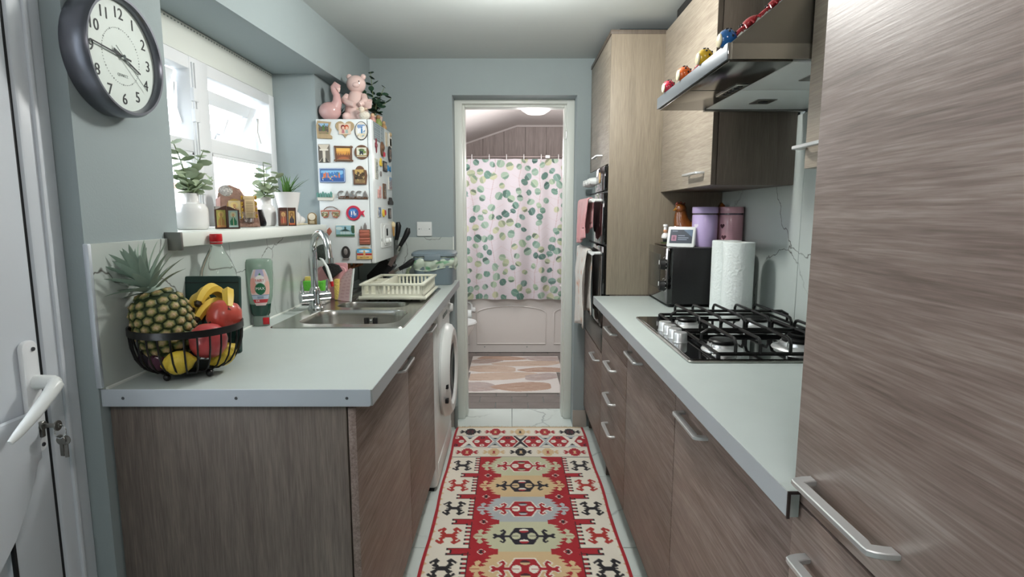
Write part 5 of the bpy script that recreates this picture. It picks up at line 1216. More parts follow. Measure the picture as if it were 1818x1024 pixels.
h = MB(); h.ell((0.004, -0.006, 0.178), (0.046, 0.042, 0.042), 24, 14); h.ell((0.012, -0.040, 0.168), (0.018, 0.014, 0.013), 14, 8)
h.build('head', M_PINKCER, br, local=True, ang=70)
for sx_ in (-1, 1):
    MB().ell((0.004 + sx_*0.033, -0.002, 0.213), (0.0135, 0.009, 0.0135), 14, 8).build('ear', M_PINKCER, br, local=True)
    MB().ell((0.012 + sx_*0.015, -0.0445, 0.184), (0.003, 0.002, 0.003), 8, 6).build('eye', M_INK, br, local=True)
    MB().tube([(sx_*0.040, -0.01, 0.122), (sx_*0.050, -0.035, 0.098), (sx_*0.034+0.012, -0.056, 0.082), (0.02 + sx_*0.012, -0.066, 0.074)], [0.016, 0.0165, 0.015, 0.012], 12).build('arm', M_PINKCER, br, local=True)
    MB().ell((sx_*0.034, -0.045, 0.022), (0.022, 0.030, 0.021), 16, 10).build('foot', M_PINKCER, br, local=True)
gp = MB(); gp.lathe([(0, 0), (0.02, 0), (0.028, 0.035), (0.024, 0.035), (0, 0.01)], 18, M=TR(0.06, -0.03, 0.065) @ RX(25)); gp.build('held_pot', M_PINKCER, br, local=True)
lm_ = thing('lamb_figure', 'small white lamb figurine on the front corner of the boiler top', 'figurine', (-0.690, 2.722, BZ))
MB().ell((0, 0, 0.022), (0.026, 0.020, 0.020), 16, 10).build('body', mat('woolly_white', '#ddd6c9', 0.7, bump=0.6, bs=200), lm_, local=True)
MB().ell((-0.010, -0.012, 0.047), (0.014, 0.014, 0.0145), 14, 8).build('head', mat('lamb_face', '#dccfbd', 0.6), lm_, local=True)
for sx_ in (-1, 1):
    MB().ell((-0.010 + sx_*0.018, -0.010, 0.050), (0.009, 0.004, 0.005), 10, 6).build('ear', mat('lamb_ear', '#cdb59e', 0.6), lm_, local=True)
    MB().ell((-0.010 + sx_*0.005, -0.0255, 0.049), (0.0016, 0.001, 0.0016), 6, 5).build('eye', M_INK, lm_, local=True)
def fig(label, loc, c1, c2, s=1.0):
    t = thing('small_figurine', label, 'figurine', loc, 0, 'small figurines along the boiler top')
    MB().lathe([(0, 0), (0.014*s, 0), (0.016*s, 0.012*s), (0.010*s, 0.026*s), (0.006*s, 0.03*s), (0, 0.031*s)], 14).build('body', c1, t, local=True)
    MB().ell((0, 0, 0.036*s), (0.0095*s, 0.0095*s, 0.010*s), 12, 8).build('head', c2, t, local=True)
fig('pinkish figurine behind the white lamb', (-0.672, 2.80, BZ), mat('fig_pink', '#b98a80', 0.5, var=0.2, vs=60), mat('fig_skin', '#c9a888', 0.5))
fig('green coated figurine halfway along the boiler edge', (-0.668, 2.90, BZ), mat('fig_green', '#7f8d4f', 0.5, var=0.2, vs=60), mat('fig_brown', '#94744f', 0.5), 1.2)
fig('brown figurine furthest along the boiler edge', (-0.670, 3.03, BZ), mat('fig_tan', '#a5865c', 0.5, var=0.2, vs=60), mat('fig_tan2', '#b89a70', 0.5))
pt = thing('potted_eucalyptus', 'dark green artificial eucalyptus in a pale pot behind the bear', 'plant', (-0.70, 2.96, BZ))
MB().lathe([(0, 0), (0.03, 0), (0.04, 0.055), (0.036, 0.055), (0.033, 0.045), (0, 0.045)], 22).build('pot', mat('pale_pink_pot', '#c9b1a6', 0.5), pt, local=True)
eucalyptus(pt, (0, 0, 0.05), [(-0.01, -0.02, 0.24), (0.06, -0.02, 0.16), (-0.07, 0.0, 0.19), (0.085, 0.02, 0.11), (0.03, -0.05, 0.10)], 0.0215, M_LEAFD, 5, 0.030)
pt2 = thing('potted_grass', 'dark green tuft in a pot behind the flamingo by the wall', 'plant', (-0.862, 2.90, BZ))
MB().lathe([(0, 0), (0.03, 0), (0.037, 0.05), (0.033, 0.05), (0, 0.04)], 20).build('pot', mat('grey_pot', '#6f7778', 0.6), pt2, local=True)
dl = blade(0.08, 0.007, 0.5).build('leaf', M_LEAFD, pt2, local=True); dl.matrix_local = TR(0, 0, 0.045) @ RX(70)
for i in range(28): put(dl, 'leaf', pt2, TR(0, 0, 0.045) @ RZ(i*137.5) @ RX(random.uniform(25, 80)) @ Matrix.Scale(random.uniform(0.7, 1.05), 4))
# ------------------------------------------------------------------ right run
RXF = 0.432
def rbase(name, y0, y1, label, cat):
    b = (0.70, (y0+y1)/2, 0); t = thing(name, label, cat, b)
    c = MB(); c.box(RXF+0.020, 0.975, y0+0.001, y0+0.018, 0.14, 0.86); c.box(RXF+0.020, 0.975, y1-0.018, y1-0.001, 0.14, 0.86); c.box(RXF+0.020, 0.975, y0+0.01, y1-0.01, 0.14, 0.157); c.box(0.966, 0.975, y0+0.01, y1-0.01, 0.14, 0.86)
    c.build('carcass', M_WOOD_Z, t)
    MB().box(0.485, 0.50, y0, y1, 0, 0.139).build('plinth', M_WOOD_DK, t)
    return t, b
t, b = rbase('drawer_unit', 2.061, 2.648, 'grey oak four drawer unit beside the tall oven housing', 'drawer unit')
for z0, z1, hz in ((0.713, 0.856, 0.793), (0.575, 0.710, 0.638), (0.428, 0.572, 0.493), (0.142, 0.425, 0.354)):
    d = MB().box(RXF, RXF+0.019, 2.063, 2.646, z0, z1, bev=0.001).build('drawer', M_WOOD_Y, t)
    handle(d, b, -1, RXF, 2.352, hz)
for y0, y1, hy, lab in ((1.437, 2.058, 1.90, 'grey oak base cabinet under the hob next to the drawers'), (0.772, 1.434, 1.275, 'grey oak base cabinet next to the tall fridge housing')):
    t, b = rbase('base_cabinet', y0, y1, lab, 'cabinet')
    d = MB().box(RXF, RXF+0.019, y0+0.0015, y1-0.0015, 0.142, 0.856, bev=0.001).build('door', M_WOOD_Y, t)
    handle(d, b, -1, RXF, hy, 0.793)
wr = thing('worktop', 'pale grey worktop with the gas hob set into it', 'worktop', (0.68, 1.7, 0.862))
MB().box(0.387, 0.976, 0.772, 2.647, 0.862, 0.90, bev=0.0015).build('slab', M_TOP, wr)
MB().box(0.387, 0.403, 0.744, 0.7725, 0.8622, 0.8998).build('slab_nib', M_TOP, wr)
MB().box(0.3858, 0.3872, 0.745, 2.646, 0.863, 0.899).build('edge_strip', M_EDGE, wr)
MB().prism([(0.3855, 0.861), (0.3895, 0.861), (0.3895, 0.897), (0.403, 0.897), (0.403, 0.901), (0.3855, 0.901)], 'Y', 0.7415, 0.7442).build('end_cap', mat('brown_end_cap', '#3a3130', 0.5), wr)
MB().tube([(0.974, 0.78, 0.902), (0.974, 2.64, 0.902)], 0.004, 6).build('sealant_bead', M_WHITE, wr)

# tall fridge housing, closest to the viewer
fh = thing('fridge_housing', 'tall grey oak appliance housing with two long metal handles', 'cabinet', (0.70, 0.43, 0))
fc_ = MB(); fc_.box(0.428, 0.98, 0.747, 0.765, 0.0, 2.145); fc_.box(0.428, 0.98, 0.09, 0.108, 0, 2.145); fc_.box(0.97, 0.98, 0.1, 0.75, 0, 2.145); fc_.box(0.428, 0.98, 0.1, 0.75, 2.125, 2.145); fc_.box(0.46, 0.98, 0.1, 0.75, 0.0, 0.1)
fc_.build('carcass', M_WOOD_Z, fh)
du = MB().box(0.405, 0.425, 0.092, 0.764, 0.884, 2.143, bev=0.001).build('upper_door', M_WOOD_Y, fh)
dl_ = MB().box(0.405, 0.425, 0.092, 0.764, 0.10, 0.879, bev=0.0012).build('lower_door', M_WOOD_Y, fh)
for dd, zz in ((du, 0.930), (dl_, 0.818)): handle(dd, (0.70, 0.43, 0), -1, 0.405, 0.634, zz, scale=1.0)

# tall oven housing and built-in double oven
OX = 0.447
oh = thing('oven_housing', 'tall oak housing around the built in double oven', 'cabinet', (0.71, 2.97, 0))
MB().box(OX, 0.9765, 2.650, 2.668, 0.905, 2.085, bev=0.001).build('side_panel', M_WOOD_TALL, oh)
oc = MB(); oc.box(OX+0.02, 0.98, 2.652, 2.668, 0.0, 0.905); oc.box(OX+0.02, 0.98, 3.27, 3.286, 0.0, 2.085); oc.box(OX+0.02, 0.98, 2.66, 3.28, 1.512, 1.53); oc.box(OX+0.02, 0.98, 2.66, 3.28, 0.60, 0.618); oc.box(0.97, 0.98, 2.66, 3.28, 0, 2.08); oc.box(OX+0.06, 0.98, 2.66, 3.28, 0.0, 0.14)
oc.build('carcass', M_WOOD_Z, oh)
MB().box(OX-0.004, 0.9765, 2.648, 3.287, 2.085, 2.103, bev=0.001).build('top_board', M_WOOD_DK, oh)
ud = MB().box(OX, OX+0.02, 2.672, 3.284, 1.518, 2.083, bev=0.001).build('upper_door', M_WOOD_UP, oh)
handle(ud, (0.71, 2.97, 0), -1, OX, 2.93, 1.572)
ld = MB().box(RXF, RXF+0.02, 2.652, 3.284, 0.142, 0.612, bev=0.001).build('lower_door', M_WOOD_Y, oh)
handle(ld, (0.71, 2.97, 0), -1, RXF, 2.80, 0.566)

ov = thing('double_oven', 'built in black double oven with towels on its door handles', 'oven', (0.70, 2.97, 0.62))
MB().box(OX+0.002, 0.9, 2.672, 3.268, 0.622, 1.510).build('oven_body', M_BLACK, ov)
cpn = MB().box(OX-0.016, OX+0.004, 2.674, 3.266, 1.394, 1.508, bev=0.003).build('control_panel', M_BLKGL, ov)
for yy in (3.20, 3.13, 3.02, 2.95): MB().lathe([(0, 0.034), (0.016, 0.033), (0.019, 0.02), (0.021, 0.0), (0.023, -0.002)], 18, M=TR(OX-0.016, yy, 1.452) @ FNX).build('knob', M_WHITEPL, cpn)
MB().prism(circ(0, 0, 0.014, 0.026, n=16), 'Z', 0, 0.006, bev=0.001, M=TR(OX-0.016, 2.80, 1.460) @ FNX).build('sticker', mat('cream_sticker', '#c9a878', 0.5, var=0.3, vs=80), cpn)
o1 = MB().box(OX-0.02, OX+0.002, 2.674, 3.266, 1.142, 1.386, bev=0.003).build('upper_door', M_BLKGL, ov)
o2 = MB().box(OX-0.02, OX+0.002, 2.674, 3.266, 0.745, 1.134, bev=0.003).build('lower_door', M_BLKGL, ov)
MB().box(OX-0.018, OX+0.002, 2.674, 3.266, 0.624, 0.738, bev=0.003).build('lower_trim', M_STEELD, ov)
for dd, zz in ((o1, 1.350), (o2, 1.098)):
    q = MB(); q.tube([(OX-0.062, 2.70, zz), (OX-0.062, 3.24, zz)], 0.0095, 12)
    for yy in (2.72, 3.22): q.tube([(OX-0.062, yy, zz), (OX-0.018, yy, zz)], 0.0075, 10)
    q.build('handle', M_WHITEPL, dd)
def towel(name, label, y0, y1, zb, front, back, m, cvcol, seed, r=0.0145):
    rnd = random.Random(seed); X0 = OX - 0.062; ph = [rnd.uniform(0, 6) for _ in range(4)]
    t = thing(name, label, 'towel', (X0, (y0+y1)/2, zb))
    nu, nv = 36, 40; tot = front + back + math.pi*r; V = []; col = []
    base = np.array(C(cvcol[0])); al = np.array(C(cvcol[1]))
    for j in range(nv + 1):
        for i in range(nu + 1):
            u = i/nu; s = tot*j/nv
            if s < front: x = -r; z = -(front - s)
            elif s < front + math.pi*r: a = (s-front)/r; x = -r*math.cos(a); z = r*math.sin(a)
            else: x = r; z = -(s - front - math.pi*r)
            k = min(1, abs(z)/0.12) if z < 0 else 0
            w = (math.sin(u*15 + ph[0]) * 0.006 + math.sin(u*29 + ph[1] + z*9) * 0.004) * k
            if x > 0: w = w * 0.5 + 0.0
            else: w = w - 0.010*k
            y = y0 + (y1-y0)*(0.5 + (u-0.5)*(1 - 0.16*k*(0.6+0.4*math.sin(3*z*8+ph[2])))) - (y0+y1)/2
            zz = z + (0.018*math.sin(u*5+ph[3])*(k if abs(z) > 0.75*(front if x < 0 else back) else 0))
            V.append((x + w, y, zz))
            pr = 0.5 + 0.5*math.sin(u*21 + 3*math.sin(z*40+ph[1])) * math.sin(z*55 + u*4)
            f = 1 if (pr > 0.93 and cvcol[2]) else 0
            if cvcol[2] == 2 and j < nv*0.5 and abs(u - 0.5) < 0.12 and 0.15 < -z/front < 0.75 and pr > 0.55: f = 1
            col.append(base*(1-f) + al*f)
    F = [(j*(nu+1)+i, j*(nu+1)+i+1, (j+1)*(nu+1)+i+1, (j+1)*(nu+1)+i) for j in range(nv) for i in range(nu)]
    o = attr_mesh('cloth', V, F, np.array(col), m, t)
    md = o.modifiers.new('thickness', 'SOLIDIFY'); md.thickness = 0.004; md.offset = 0
    return t
M_TERRY = attr_mat('terry_cloth', 0.95, bump=0.5, bs=350, sheen=0.3)
towel('hand_towel', 'pink towel hanging from the upper oven door handle', 2.79, 3.19, 1.350, 0.20, 0.15, M_TERRY, ('#dc9c9f', '#c98489', 1), 1)
towel('tea_towel', 'white printed tea towel hanging from the lower oven door handle', 2.80, 3.21, 1.098, 0.40, 0.33, M_TERRY, ('#dedad4', '#d3a58a', 2), 2)

# wall cupboards
def wall_unit(y0, y1, hy, label, z0=1.385, z1=2.095):
    b = (0.84, (y0+y1)/2, z0); t = thing('wall_cupboard', label, 'cupboard', b)
    c = MB(); c.box(0.708, 0.9765, y0, y0+0.018, z0, z1, bev=0.001); c.build('side_panel', M_WOOD_DK, t)
    MB().box(0.708, 0.9765, y1-0.018, y1, z0, z1).build('side_panel', M_WOOD_DK, t)
    c2 = MB(); c2.box(0.708, 0.9765, y0+0.018, y1-0.018, z0, z0+0.018); c2.box(0.708, 0.9765, y0+0.018, y1-0.018, z1-0.018, z1); c2.box(0.975, 0.9765, y0+0.018, y1-0.018, z0, z1)
    c2.build('carcass', M_WOOD_DK, t)
    dx_ = 0.688 if y0 > 1.5 else 0.676
    d = MB().box(dx_, 0.705, y0+0.001, y1-0.001, z0+0.001, z1-0.001, bev=0.001).build('door', M_WOOD_UP, t)
    MB().box(0.689, 0.7055, y0-0.0004, y0+0.0012, z0+0.001, z1-0.001).build('door_edging', M_WOOD_DK, t)
    handle(d, b, -1, dx_, hy, z0+0.048)
    return t
wall_unit(1.985, 2.646, 2.14, 'pale oak wall cupboard above the microwave')
wall_unit(0.768, 1.330, 1.25, 'grey oak wall cupboard between the cooker hood and tall fridge housing', 1.388)
solo('black_folder', MB().box(0.694, 0.76, 2.10, 2.50, 2.096, 2.135, bev=0.004), M_BLKPL, 'black flat item lying on top of the pale wall cupboard', 'folder', (0.727, 2.3, 2.096))
solo('dark_tray', MB().box(0.49, 0.85, 2.70, 3.2, 2.104, 2.124, bev=0.006), mat('dark_teal_tray', '#1d2c33', 0.4), 'dark flat tray lying on top of the tall oven housing', 'tray', (0.66, 2.95, 2.104))

# cooker hood
hy0, hy1 = 1.335, 1.955
hd = thing('cooker_hood', 'stainless steel chimney cooker hood above the gas hob', 'cooker hood', (0.73, 1.645, 1.633))
MB().prism([(0.490, 1.634), (0.490, 1.668), (0.497, 1.671), (0.80, 1.918), (0.9765, 1.918), (0.9765, 1.634)], 'Y', hy0, hy1, bev=0.0015).build('canopy', M_STEELD, hd)
MB().box(0.487, 0.4905, hy0-0.001, hy1+0.001, 1.633, 1.669, bev=0.001).build('front_lip', mat('grey_front_lip', '#666c71', 0.45, 0.4, var=0.03), hd)
MB().box(0.489, 0.499, hy0-0.0016, hy0-0.0002, 1.633, 1.669, bev=0.0005).build('corner_strip', M_CHROME, hd)
MB().box(0.499, 0.9765, hy0-0.0012, hy0, 1.6335, 1.6675).build('side_band', M_STEEL, hd)
MB().box(0.79, 0.9765, 1.50, 1.79, 1.9185, 2.147, bev=0.002).build('chimney', M_STEELD, hd)
MB().box(0.494, 0.640, hy0+0.004, hy1-0.004, 1.629, 1.6342, bev=0.001).build('filter_panel', mat('dark_mirror_steel', '#6a6863', 0.16, 1.0, var=0.04), hd)
MB().box(0.500, 0.598, 1.640, 1.6435, 1.6284, 1.6295).build('filter_joint', M_GASKET, hd)
MB().box(0.600, 0.632, 1.56, 1.72, 1.6265, 1.6292, bev=0.001).build('control_strip', M_STEEL, hd)
cb = MB()
for k in range(5): cb.box(0.608, 0.622, 1.575 + 0.026*k, 1.592 + 0.026*k, 1.624, 1.6268, bev=0.001)
cb.build('control_button', M_BLKPL, hd)
M_LP = mat('pale_hood_panel', '#e3e8e6', 0.4, 0.0)
for ya, yb in ((hy0+0.012, 1.644), (1.646, hy1-0.022)):
    MB().box(0.644, 0.975, ya, yb, 1.630, 1.6342, bev=0.001).build('rear_panel', M_LP, hd)
for yy in (1.49, 1.80):
    q = MB().box(0.745, 0.805, yy-0.035, yy+0.035, 1.6275, 1.6305, bev=0.002).build('spot_lamp', M_STEELD, hd)
    MB().prism(circ(0.775, yy, 0.014, n=16), 'Z', 1.626, 1.6278).build('bulb', M_GASKET, q)
MB().box(0.642, 0.9765, hy1-0.020, hy1, 1.625, 1.6345, bev=0.001).build('rear_rail', M_STEELD, hd)

def ladybird(label, y, colm, r):
    t = thing('ladybird_magnet', label, 'magnet', (0.499, y, 1.668), 0, 'ladybird magnets along the cooker hood')
    M = RY(-25)
    q = MB(); q.ell((0, 0, r*0.86), (r, r*1.02, r*0.98), 20, 12, M=None); q.build('shell', colm, t, local=True)
    MB().ell((-r*0.80, 0, r*0.72), (r*0.22, r*0.74, r*0.68), 18, 10).build('pale_belly', mat('cream_belly', '#e2d6b4', 0.3, coat=0.4), t, local=True)
    d = MB()
    for a, e in ((-95, 35), (-60, 65), (-120, 62), (-40, 30), (80, 40), (120, 60), (-85, 85), (-75, 5)):
        d.ell((r*0.985*math.cos(R(a))*math.cos(R(e)), r*1.0*math.sin(R(a))*math.cos(R(e)), r*0.86 + r*0.965*math.sin(R(e))), (r*0.13, r*0.13, r*0.13), 8, 6)
    d.build('spots', M_INK, t, local=True)
for lab, y, c, r in (('red ladybird magnet at the far end of the hood lip', 1.862, '#b8203c', 0.021), ('orange ladybird magnet second from the far end of hood lip', 1.70, '#e0641f', 0.022), ('yellow ladybird magnet in the middle of the hood lip', 1.525, '#e0b41c', 0.022), ('blue ladybird magnet at the near corner of the hood lip', 1.372, '#1a63a8', 0.0225)):
    ladybird(lab, y, mat('ladybird_' + lab.split()[0], c, 0.15, coat=0.8, var=0.04), r)
sl = math.atan2(1.918-1.671, 0.80-0.497)
def slope_at(x, y, lift=0.0): return Matrix.Translation((x, y, 1.671 + (x-0.497)*math.tan(sl) + lift)) @ Matrix.Rotation(-sl, 4, 'Y')
M_CRAB = mat('red_crab', '#b3343a', 0.3, var=0.15, vs=60, coat=0.4)
def crab(label, x, y, s=1.0):
    L = slope_at(x, y, 0.001); t = thing('crab_magnet', label, 'magnet', tuple(L.translation), 0, 'red magnets on the hood slope'); L.translation = (0, 0, 0)
    MB().ell((0, 0, 0.008*s), (0.022*s, 0.016*s, 0.010*s), 16, 10).build('shell', M_CRAB, t, local=True).matrix_local = L
    q = MB()
    for sy in (-1, 1):
        for k, dx in enumerate((-0.016, -0.004, 0.008)): q.tube([(dx*s, sy*0.012*s, 0.005*s), (dx*1.3*s, sy*0.024*s, 0.010*s), (dx*1.6*s, sy*0.031*s, 0.001)], 0.002*s, 5)
        q.tube([(-0.016*s, sy*0.010*s, 0.006*s), (-0.032*s, sy*0.016*s, 0.008*s), (-0.044*s, sy*0.008*s, 0.006*s)], [0.003*s, 0.004*s, 0.0055*s], 6)
    q.build('legs', M_CRAB, t, local=True).matrix_local = L
    q = MB()
    for sy in (-1, 1): q.ell((-0.018*s, sy*0.005*s, 0.014*s), (0.003*s, 0.003*s, 0.003*s), 8, 6)
    q.build('eyes', M_INK, t, local=True).matrix_local = L
crab('red crab magnet lowest on the hood slope behind the blue ladybird', 0.553, 1.372, 1.0)
crab('red crab magnet higher up the hood slope', 0.605, 1.372, 0.8)
crab('red crab magnet highest on the hood slope', 0.645, 1.372, 0.8)
crab('tiny dark red crab magnet between the orange and yellow ladybirds', 0.512, 1.615, 0.42)

# gas hob
hb = thing('gas_hob', 'black glass gas hob with a steel frame and four burners', 'hob', (0.715, 1.75, 0.90))
MB().prism(rrect(0.460, 0.972, 1.428, 2.070, 0.012), 'Z', 0.9002, 0.9062, bev=0.002).build('steel_frame', M_STEEL, hb)
MB().prism(rrect(0.468, 0.964, 1.438, 2.060, 0.008), 'Z', 0.906, 0.9085, bev=0.001).build('glass_top', M_BLKGL, hb)
for x, y, r in ((0.590, 1.545, 0.046), (0.820, 1.565, 0.062), (0.590, 1.875, 0.042), (0.825, 1.885, 0.052)):
    bu = MB().lathe([(r*1.25, 0), (r*1.22, 0.003), (r*0.92, 0.010), (r*0.88, 0.018), (r*0.70, 0.020), (0, 0.020)], 32, M=TR(x, y, 0.9085)).build('burner', M_NICKEL, hb)
    MB().lathe([(r*0.80, 0.019), (r*0.82, 0.026), (r*0.74, 0.030), (r*0.3, 0.031), (0, 0.031)], 28, M=TR(x, y, 0.9085)).build('burner_cap', M_BLACK, bu)
    MB().tube([(x-r*0.9, y-r*0.6, 0.912), (x-r*0.9, y-r*0.6, 0.934)], 0.0025, 6).build('igniter', M_WHITEPL, bu)
MB().lathe([(0.026, 0.010), (0.034, 0.012), (0.036, 0.024), (0.028, 0.027), (0.026, 0.010)], 28, M=TR(0.82, 1.565, 0.9235)).build('flame_ring', M_BLACK, hb)
for y in (1.642, 1.698, 1.754, 1.810):
    MB().lathe([(0, 0.029), (0.0185, 0.029), (0.0205, 0.026), (0.0205, 0.006), (0.0225, 0.0)], 24, M=TR(0.500, y, 0.9088)).build('knob', M_NICKEL, hb)
def pan_support(label, y0, y1, xs):
    cx, cy = 0.725, (y0+y1)/2; t = thing('pan_support', label, 'pan support', (cx, cy, 0.9088), 0, 'cast iron pan supports on the hob')
    xa, xb = 0.545, 0.945; zt = 0.958; r = 0.0048
    for yy in (y0, y1): MB().tube([(xa, yy, 0.919), (xb, yy, 0.919)], r*1.05, 8).build('long_bar', M_BLACK, t)
    for xx in (xa, xb): MB().tube([(xx, y0, 0.919), (xx, y1, 0.919)], r, 8).build('short_bar', M_BLACK, t)
    for xx in xs:
        MB().tube([(xx, y0, 0.919), (xx, y0, 0.945), (xx, y0+0.010, 0.956), (xx, y0+0.022, zt), (xx, y1-0.022, zt), (xx, y1-0.010, 0.956), (xx, y1, 0.945), (xx, y1, 0.919)], r, 8).build('finger_bar', M_BLACK, t)
    MB().tube([(xa+0.0, cy, 0.919), (xa+0.002, cy, 0.945), (xa+0.02, cy, zt-0.002), (xb-0.02, cy, zt-0.002), (xb, cy, 0.945), (xb, cy, 0.919)], r, 8).build('cross_bar', M_BLACK, t)
    for xx in (xa, xb):
        for yy in (y0, y1): MB().tube([(xx, yy, 0.9092), (xx, yy, 0.92)], 0.006, 8).build('rubber_foot', M_GASKET, t)
pan_support('black pan support over the burners closest to the fridge housing', 1.452, 1.735, (0.59, 0.655, 0.735, 0.815, 0.885))
pan_support('black pan support over the burners closest to the microwave', 1.765, 2.045, (0.60, 0.665, 0.74, 0.82, 0.89))

# microwave
mw = thing('microwave', 'black microwave oven standing in front of the tall oak panel', 'microwave', (0.79, 2.475, 0.90))
mx0, mx1, my0, my1, mz0, mz1 = 0.642, 0.962, 2.312, 2.642, 0.912, 1.147
MB().box(mx0+0.02, mx1, my0, my1, mz0, mz1, bev=0.004).build('casing', M_BLKPL, mw)
MB().box(mx0+0.05, mx1-0.02, my0+0.02, my1-0.02, mz1-0.0005, mz1+0.0015).build('grey_top_sheet', mat('grey_top', '#6b6b68', 0.6, var=0.1), mw)  # thin sheet, lighter grey than the black casing around it
fp = MB().box(mx0, mx0+0.022, my0, my1, mz0, mz1, bev=0.004).build('front_panel', M_BLKGL, mw)
MB().box(mx0-0.002, mx0+0.001, 2.43, 2.622, mz0+0.05, mz1-0.035, bev=0.001).build('door_window', mat('dark_window', '#3a3c3a', 0.12, coat=0.6), mw)
for zz in (0.985, 1.075): 
    q = MB().lathe([(0, 0.022), (0.020, 0.021), (0.022, 0.006), (0.024, 0.0)], 22, M=TR(mx0, 2.365, zz) @ FNX).build('dial', M_BLKPL, mw)
    MB().box(mx0-0.0235, mx0-0.021, 2.363, 2.367, zz, zz+0.018).build('pointer', M_INKW, q)
tk = MB()
for zz in (0.985, 1.075):
    for k in range(9):
        a = R(-130 + 32*k); tk.box(mx0-0.0008, mx0, 2.365+0.031*math.sin(a)-0.0015, 2.365+0.031*math.sin(a)+0.0015, zz+0.031*math.cos(a)-0.0015, zz+0.031*math.cos(a)+0.0015)
tk.build('scale_marks', M_INKW, mw)
ft = MB()
for x in (mx0+0.03, mx1-0.03):
    for y in (my0+0.03, my1-0.03): ft.lathe([(0.012, 0), (0.012, 0.0125)], 12, M=TR(x, y, 0.9002))
ft.build('feet', M_GASKET, mw)

# kitchen roll
M_PAPER = mat('paper_towel', '#dfe6e4', 0.9, var=0.02, bump=0.35, bs=110)
M_CARD = mat('cardboard', '#a88e6c', 0.8)
for x, y, lab in ((0.852, 2.115, 'white paper towel roll nearest the hob in front of its twin'), (0.856, 2.246, 'white paper towel roll half hidden beside the microwave')):
    t = thing('paper_towel_roll', lab, 'paper towel', (x, y, 0.901), 0, 'paper towel rolls on the right worktop')
    r = 0.056
    MB().lathe([(0.02, 0.0), (r, 0.0), (r, 0.278), (r-0.002, 0.28), (0.02, 0.28), (0.02, 0.0)], 40).build('paper', M_PAPER, t, local=True)
    MB().lathe([(0.0195, 0.001), (0.0195, 0.279), (0.018, 0.279), (0.018, 0.001), (0.0195, 0.001)], 20).build('core_tube', M_CARD, t, local=True)
    MB().prism([(r*math.cos(a)*k, r*math.sin(a)*k) for a, k in [(a, 1.004) for a in np.linspace(-2.3, -1.0, 10)]] + [(r*math.cos(a)*k, r*math.sin(a)*k) for a, k in [(a, 1.012) for a in np.linspace(-1.0, -2.3, 10)]], 'Z', 0.001, 0.279).build('loose_sheet', M_PAPER, t, local=True)

# things on the microwave
TZ = mz1 + 0.0018
def canister(label, x, y, m, mlid, h=0.135, r=0.052):
    t = thing('storage_canister', label, 'canister', (x, y, TZ), 0, 'pastel canisters on the microwave')
    MB().lathe([(0, 0), (r*0.96, 0), (r, 0.005), (r, h-0.006), (r*0.97, h-0.002), (0, h-0.002)], 40).build('body', m, t, local=True)
    MB().lathe([(r*0.96, h-0.003), (r*0.96, h+0.006)], 40).build('clear_band', mat('clear_band', '#6d6470', 0.15, trans=0.4), t, local=True)
    MB().lathe([(0, h+0.005), (r*1.0, h+0.005), (r*1.02, h+0.008), (r*1.02, h+0.027), (r*0.99, h+0.031), (0, h+0.031)], 40).build('lid', mlid, t, local=True)
    return t, r
M_LIL = mat('lilac_enamel', '#b9a6d2', 0.3, var=0.02, coat=0.3); M_PNK = mat('pink_enamel', '#cfa0ab', 0.3, var=0.02, coat=0.3)
def hearts(t, r, m, az, zs):
    for k, z in enumerate(zs):
        pts = heart(0.022, 0.021); mb = MB(); bm = mb.bm
        a0 = R(az[k]); vs = []
        for x, zz in pts:
            a = a0 + x/r; vs.append(bm.verts.new((1.006*r*math.cos(a), 1.006*r*math.sin(a), z + zz)))
        bm.faces.new(vs); mb.build('heart_window', m, t, local=True)
t, r = canister('lilac storage canister with heart cutouts on the microwave', 0.818, 2.405, M_LIL, M_LIL); hearts(t, r, mat('pale_heart', '#d9d2e2', 0.15), (-150, -158), (0.085, 0.038))
t, r = canister('pink storage canister with heart cutouts on the microwave', 0.925, 2.400, M_PNK, M_PNK, r=0.050); hearts(t, r, mat('dark_heart', '#5d4048', 0.12), (-150, -140), (0.085, 0.038))
sm_ = thing('smart_display', 'small white tablet like display with tilted dark screen on the microwave', 'display', (0.706, 2.370, TZ))
Ms = RZ(-28)
MB().prism([(0.0, 0.0), (0.062, 0.0), (0.070, 0.01), (0.045, 0.078), (0.030, 0.083), (-0.0, 0.004)], 'X', -0.058, 0.058, bev=0.007, seg=3, M=Ms).build('housing', M_WHITEPL, sm_, local=True)
dv = Canvas(60, 40, '#3d434f'); dv.poly([(34, 0), (60, 0), (60, 22)], '#5a6b80'); dv.rect(5, 17, 18, 33, '#a8788c'); dv.rect(8, 20, 15, 30, '#7d5668')
for i, (x0_, x1_, y_) in enumerate(((22, 40, 17), (22, 50, 23), (22, 46, 28))): dv.rect(x0_, y_, x1_, y_+2, '#8a93a3')
dv.rect(6, 4, 20, 6, '#79808e')
a_ = math.atan2(0.030, 0.079)
scr = sheet('screen', dv, 0.092, 0.060, attr_mat('lit_screen', 0.15, coat=0.5, emit=0.04), sm_, Ms @ TR(0, 0.0142, 0.043) @ RX(-math.degrees(a_)) @ TR(0, -0.0008, 0) @ FNY)
ht = thing('hen_dish', 'glossy brown ceramic hen dish at the back of the microwave', 'ornament', (0.835, 2.57, TZ))
M_HEN = mat('amber_glaze', '#74411a', 0.12, var=0.35, vs=30, bump=0.3, bs=70, coat=0.7)
q = MB(); q.ell((0.01, 0, 0.058), (0.098, 0.058, 0.052), 26, 14); q.lathe([(0, 0), (0.07, 0), (0.08, 0.03), (0, 0.03)], 26, sy=0.75); q.build('body', M_HEN, ht, local=True, ang=70)
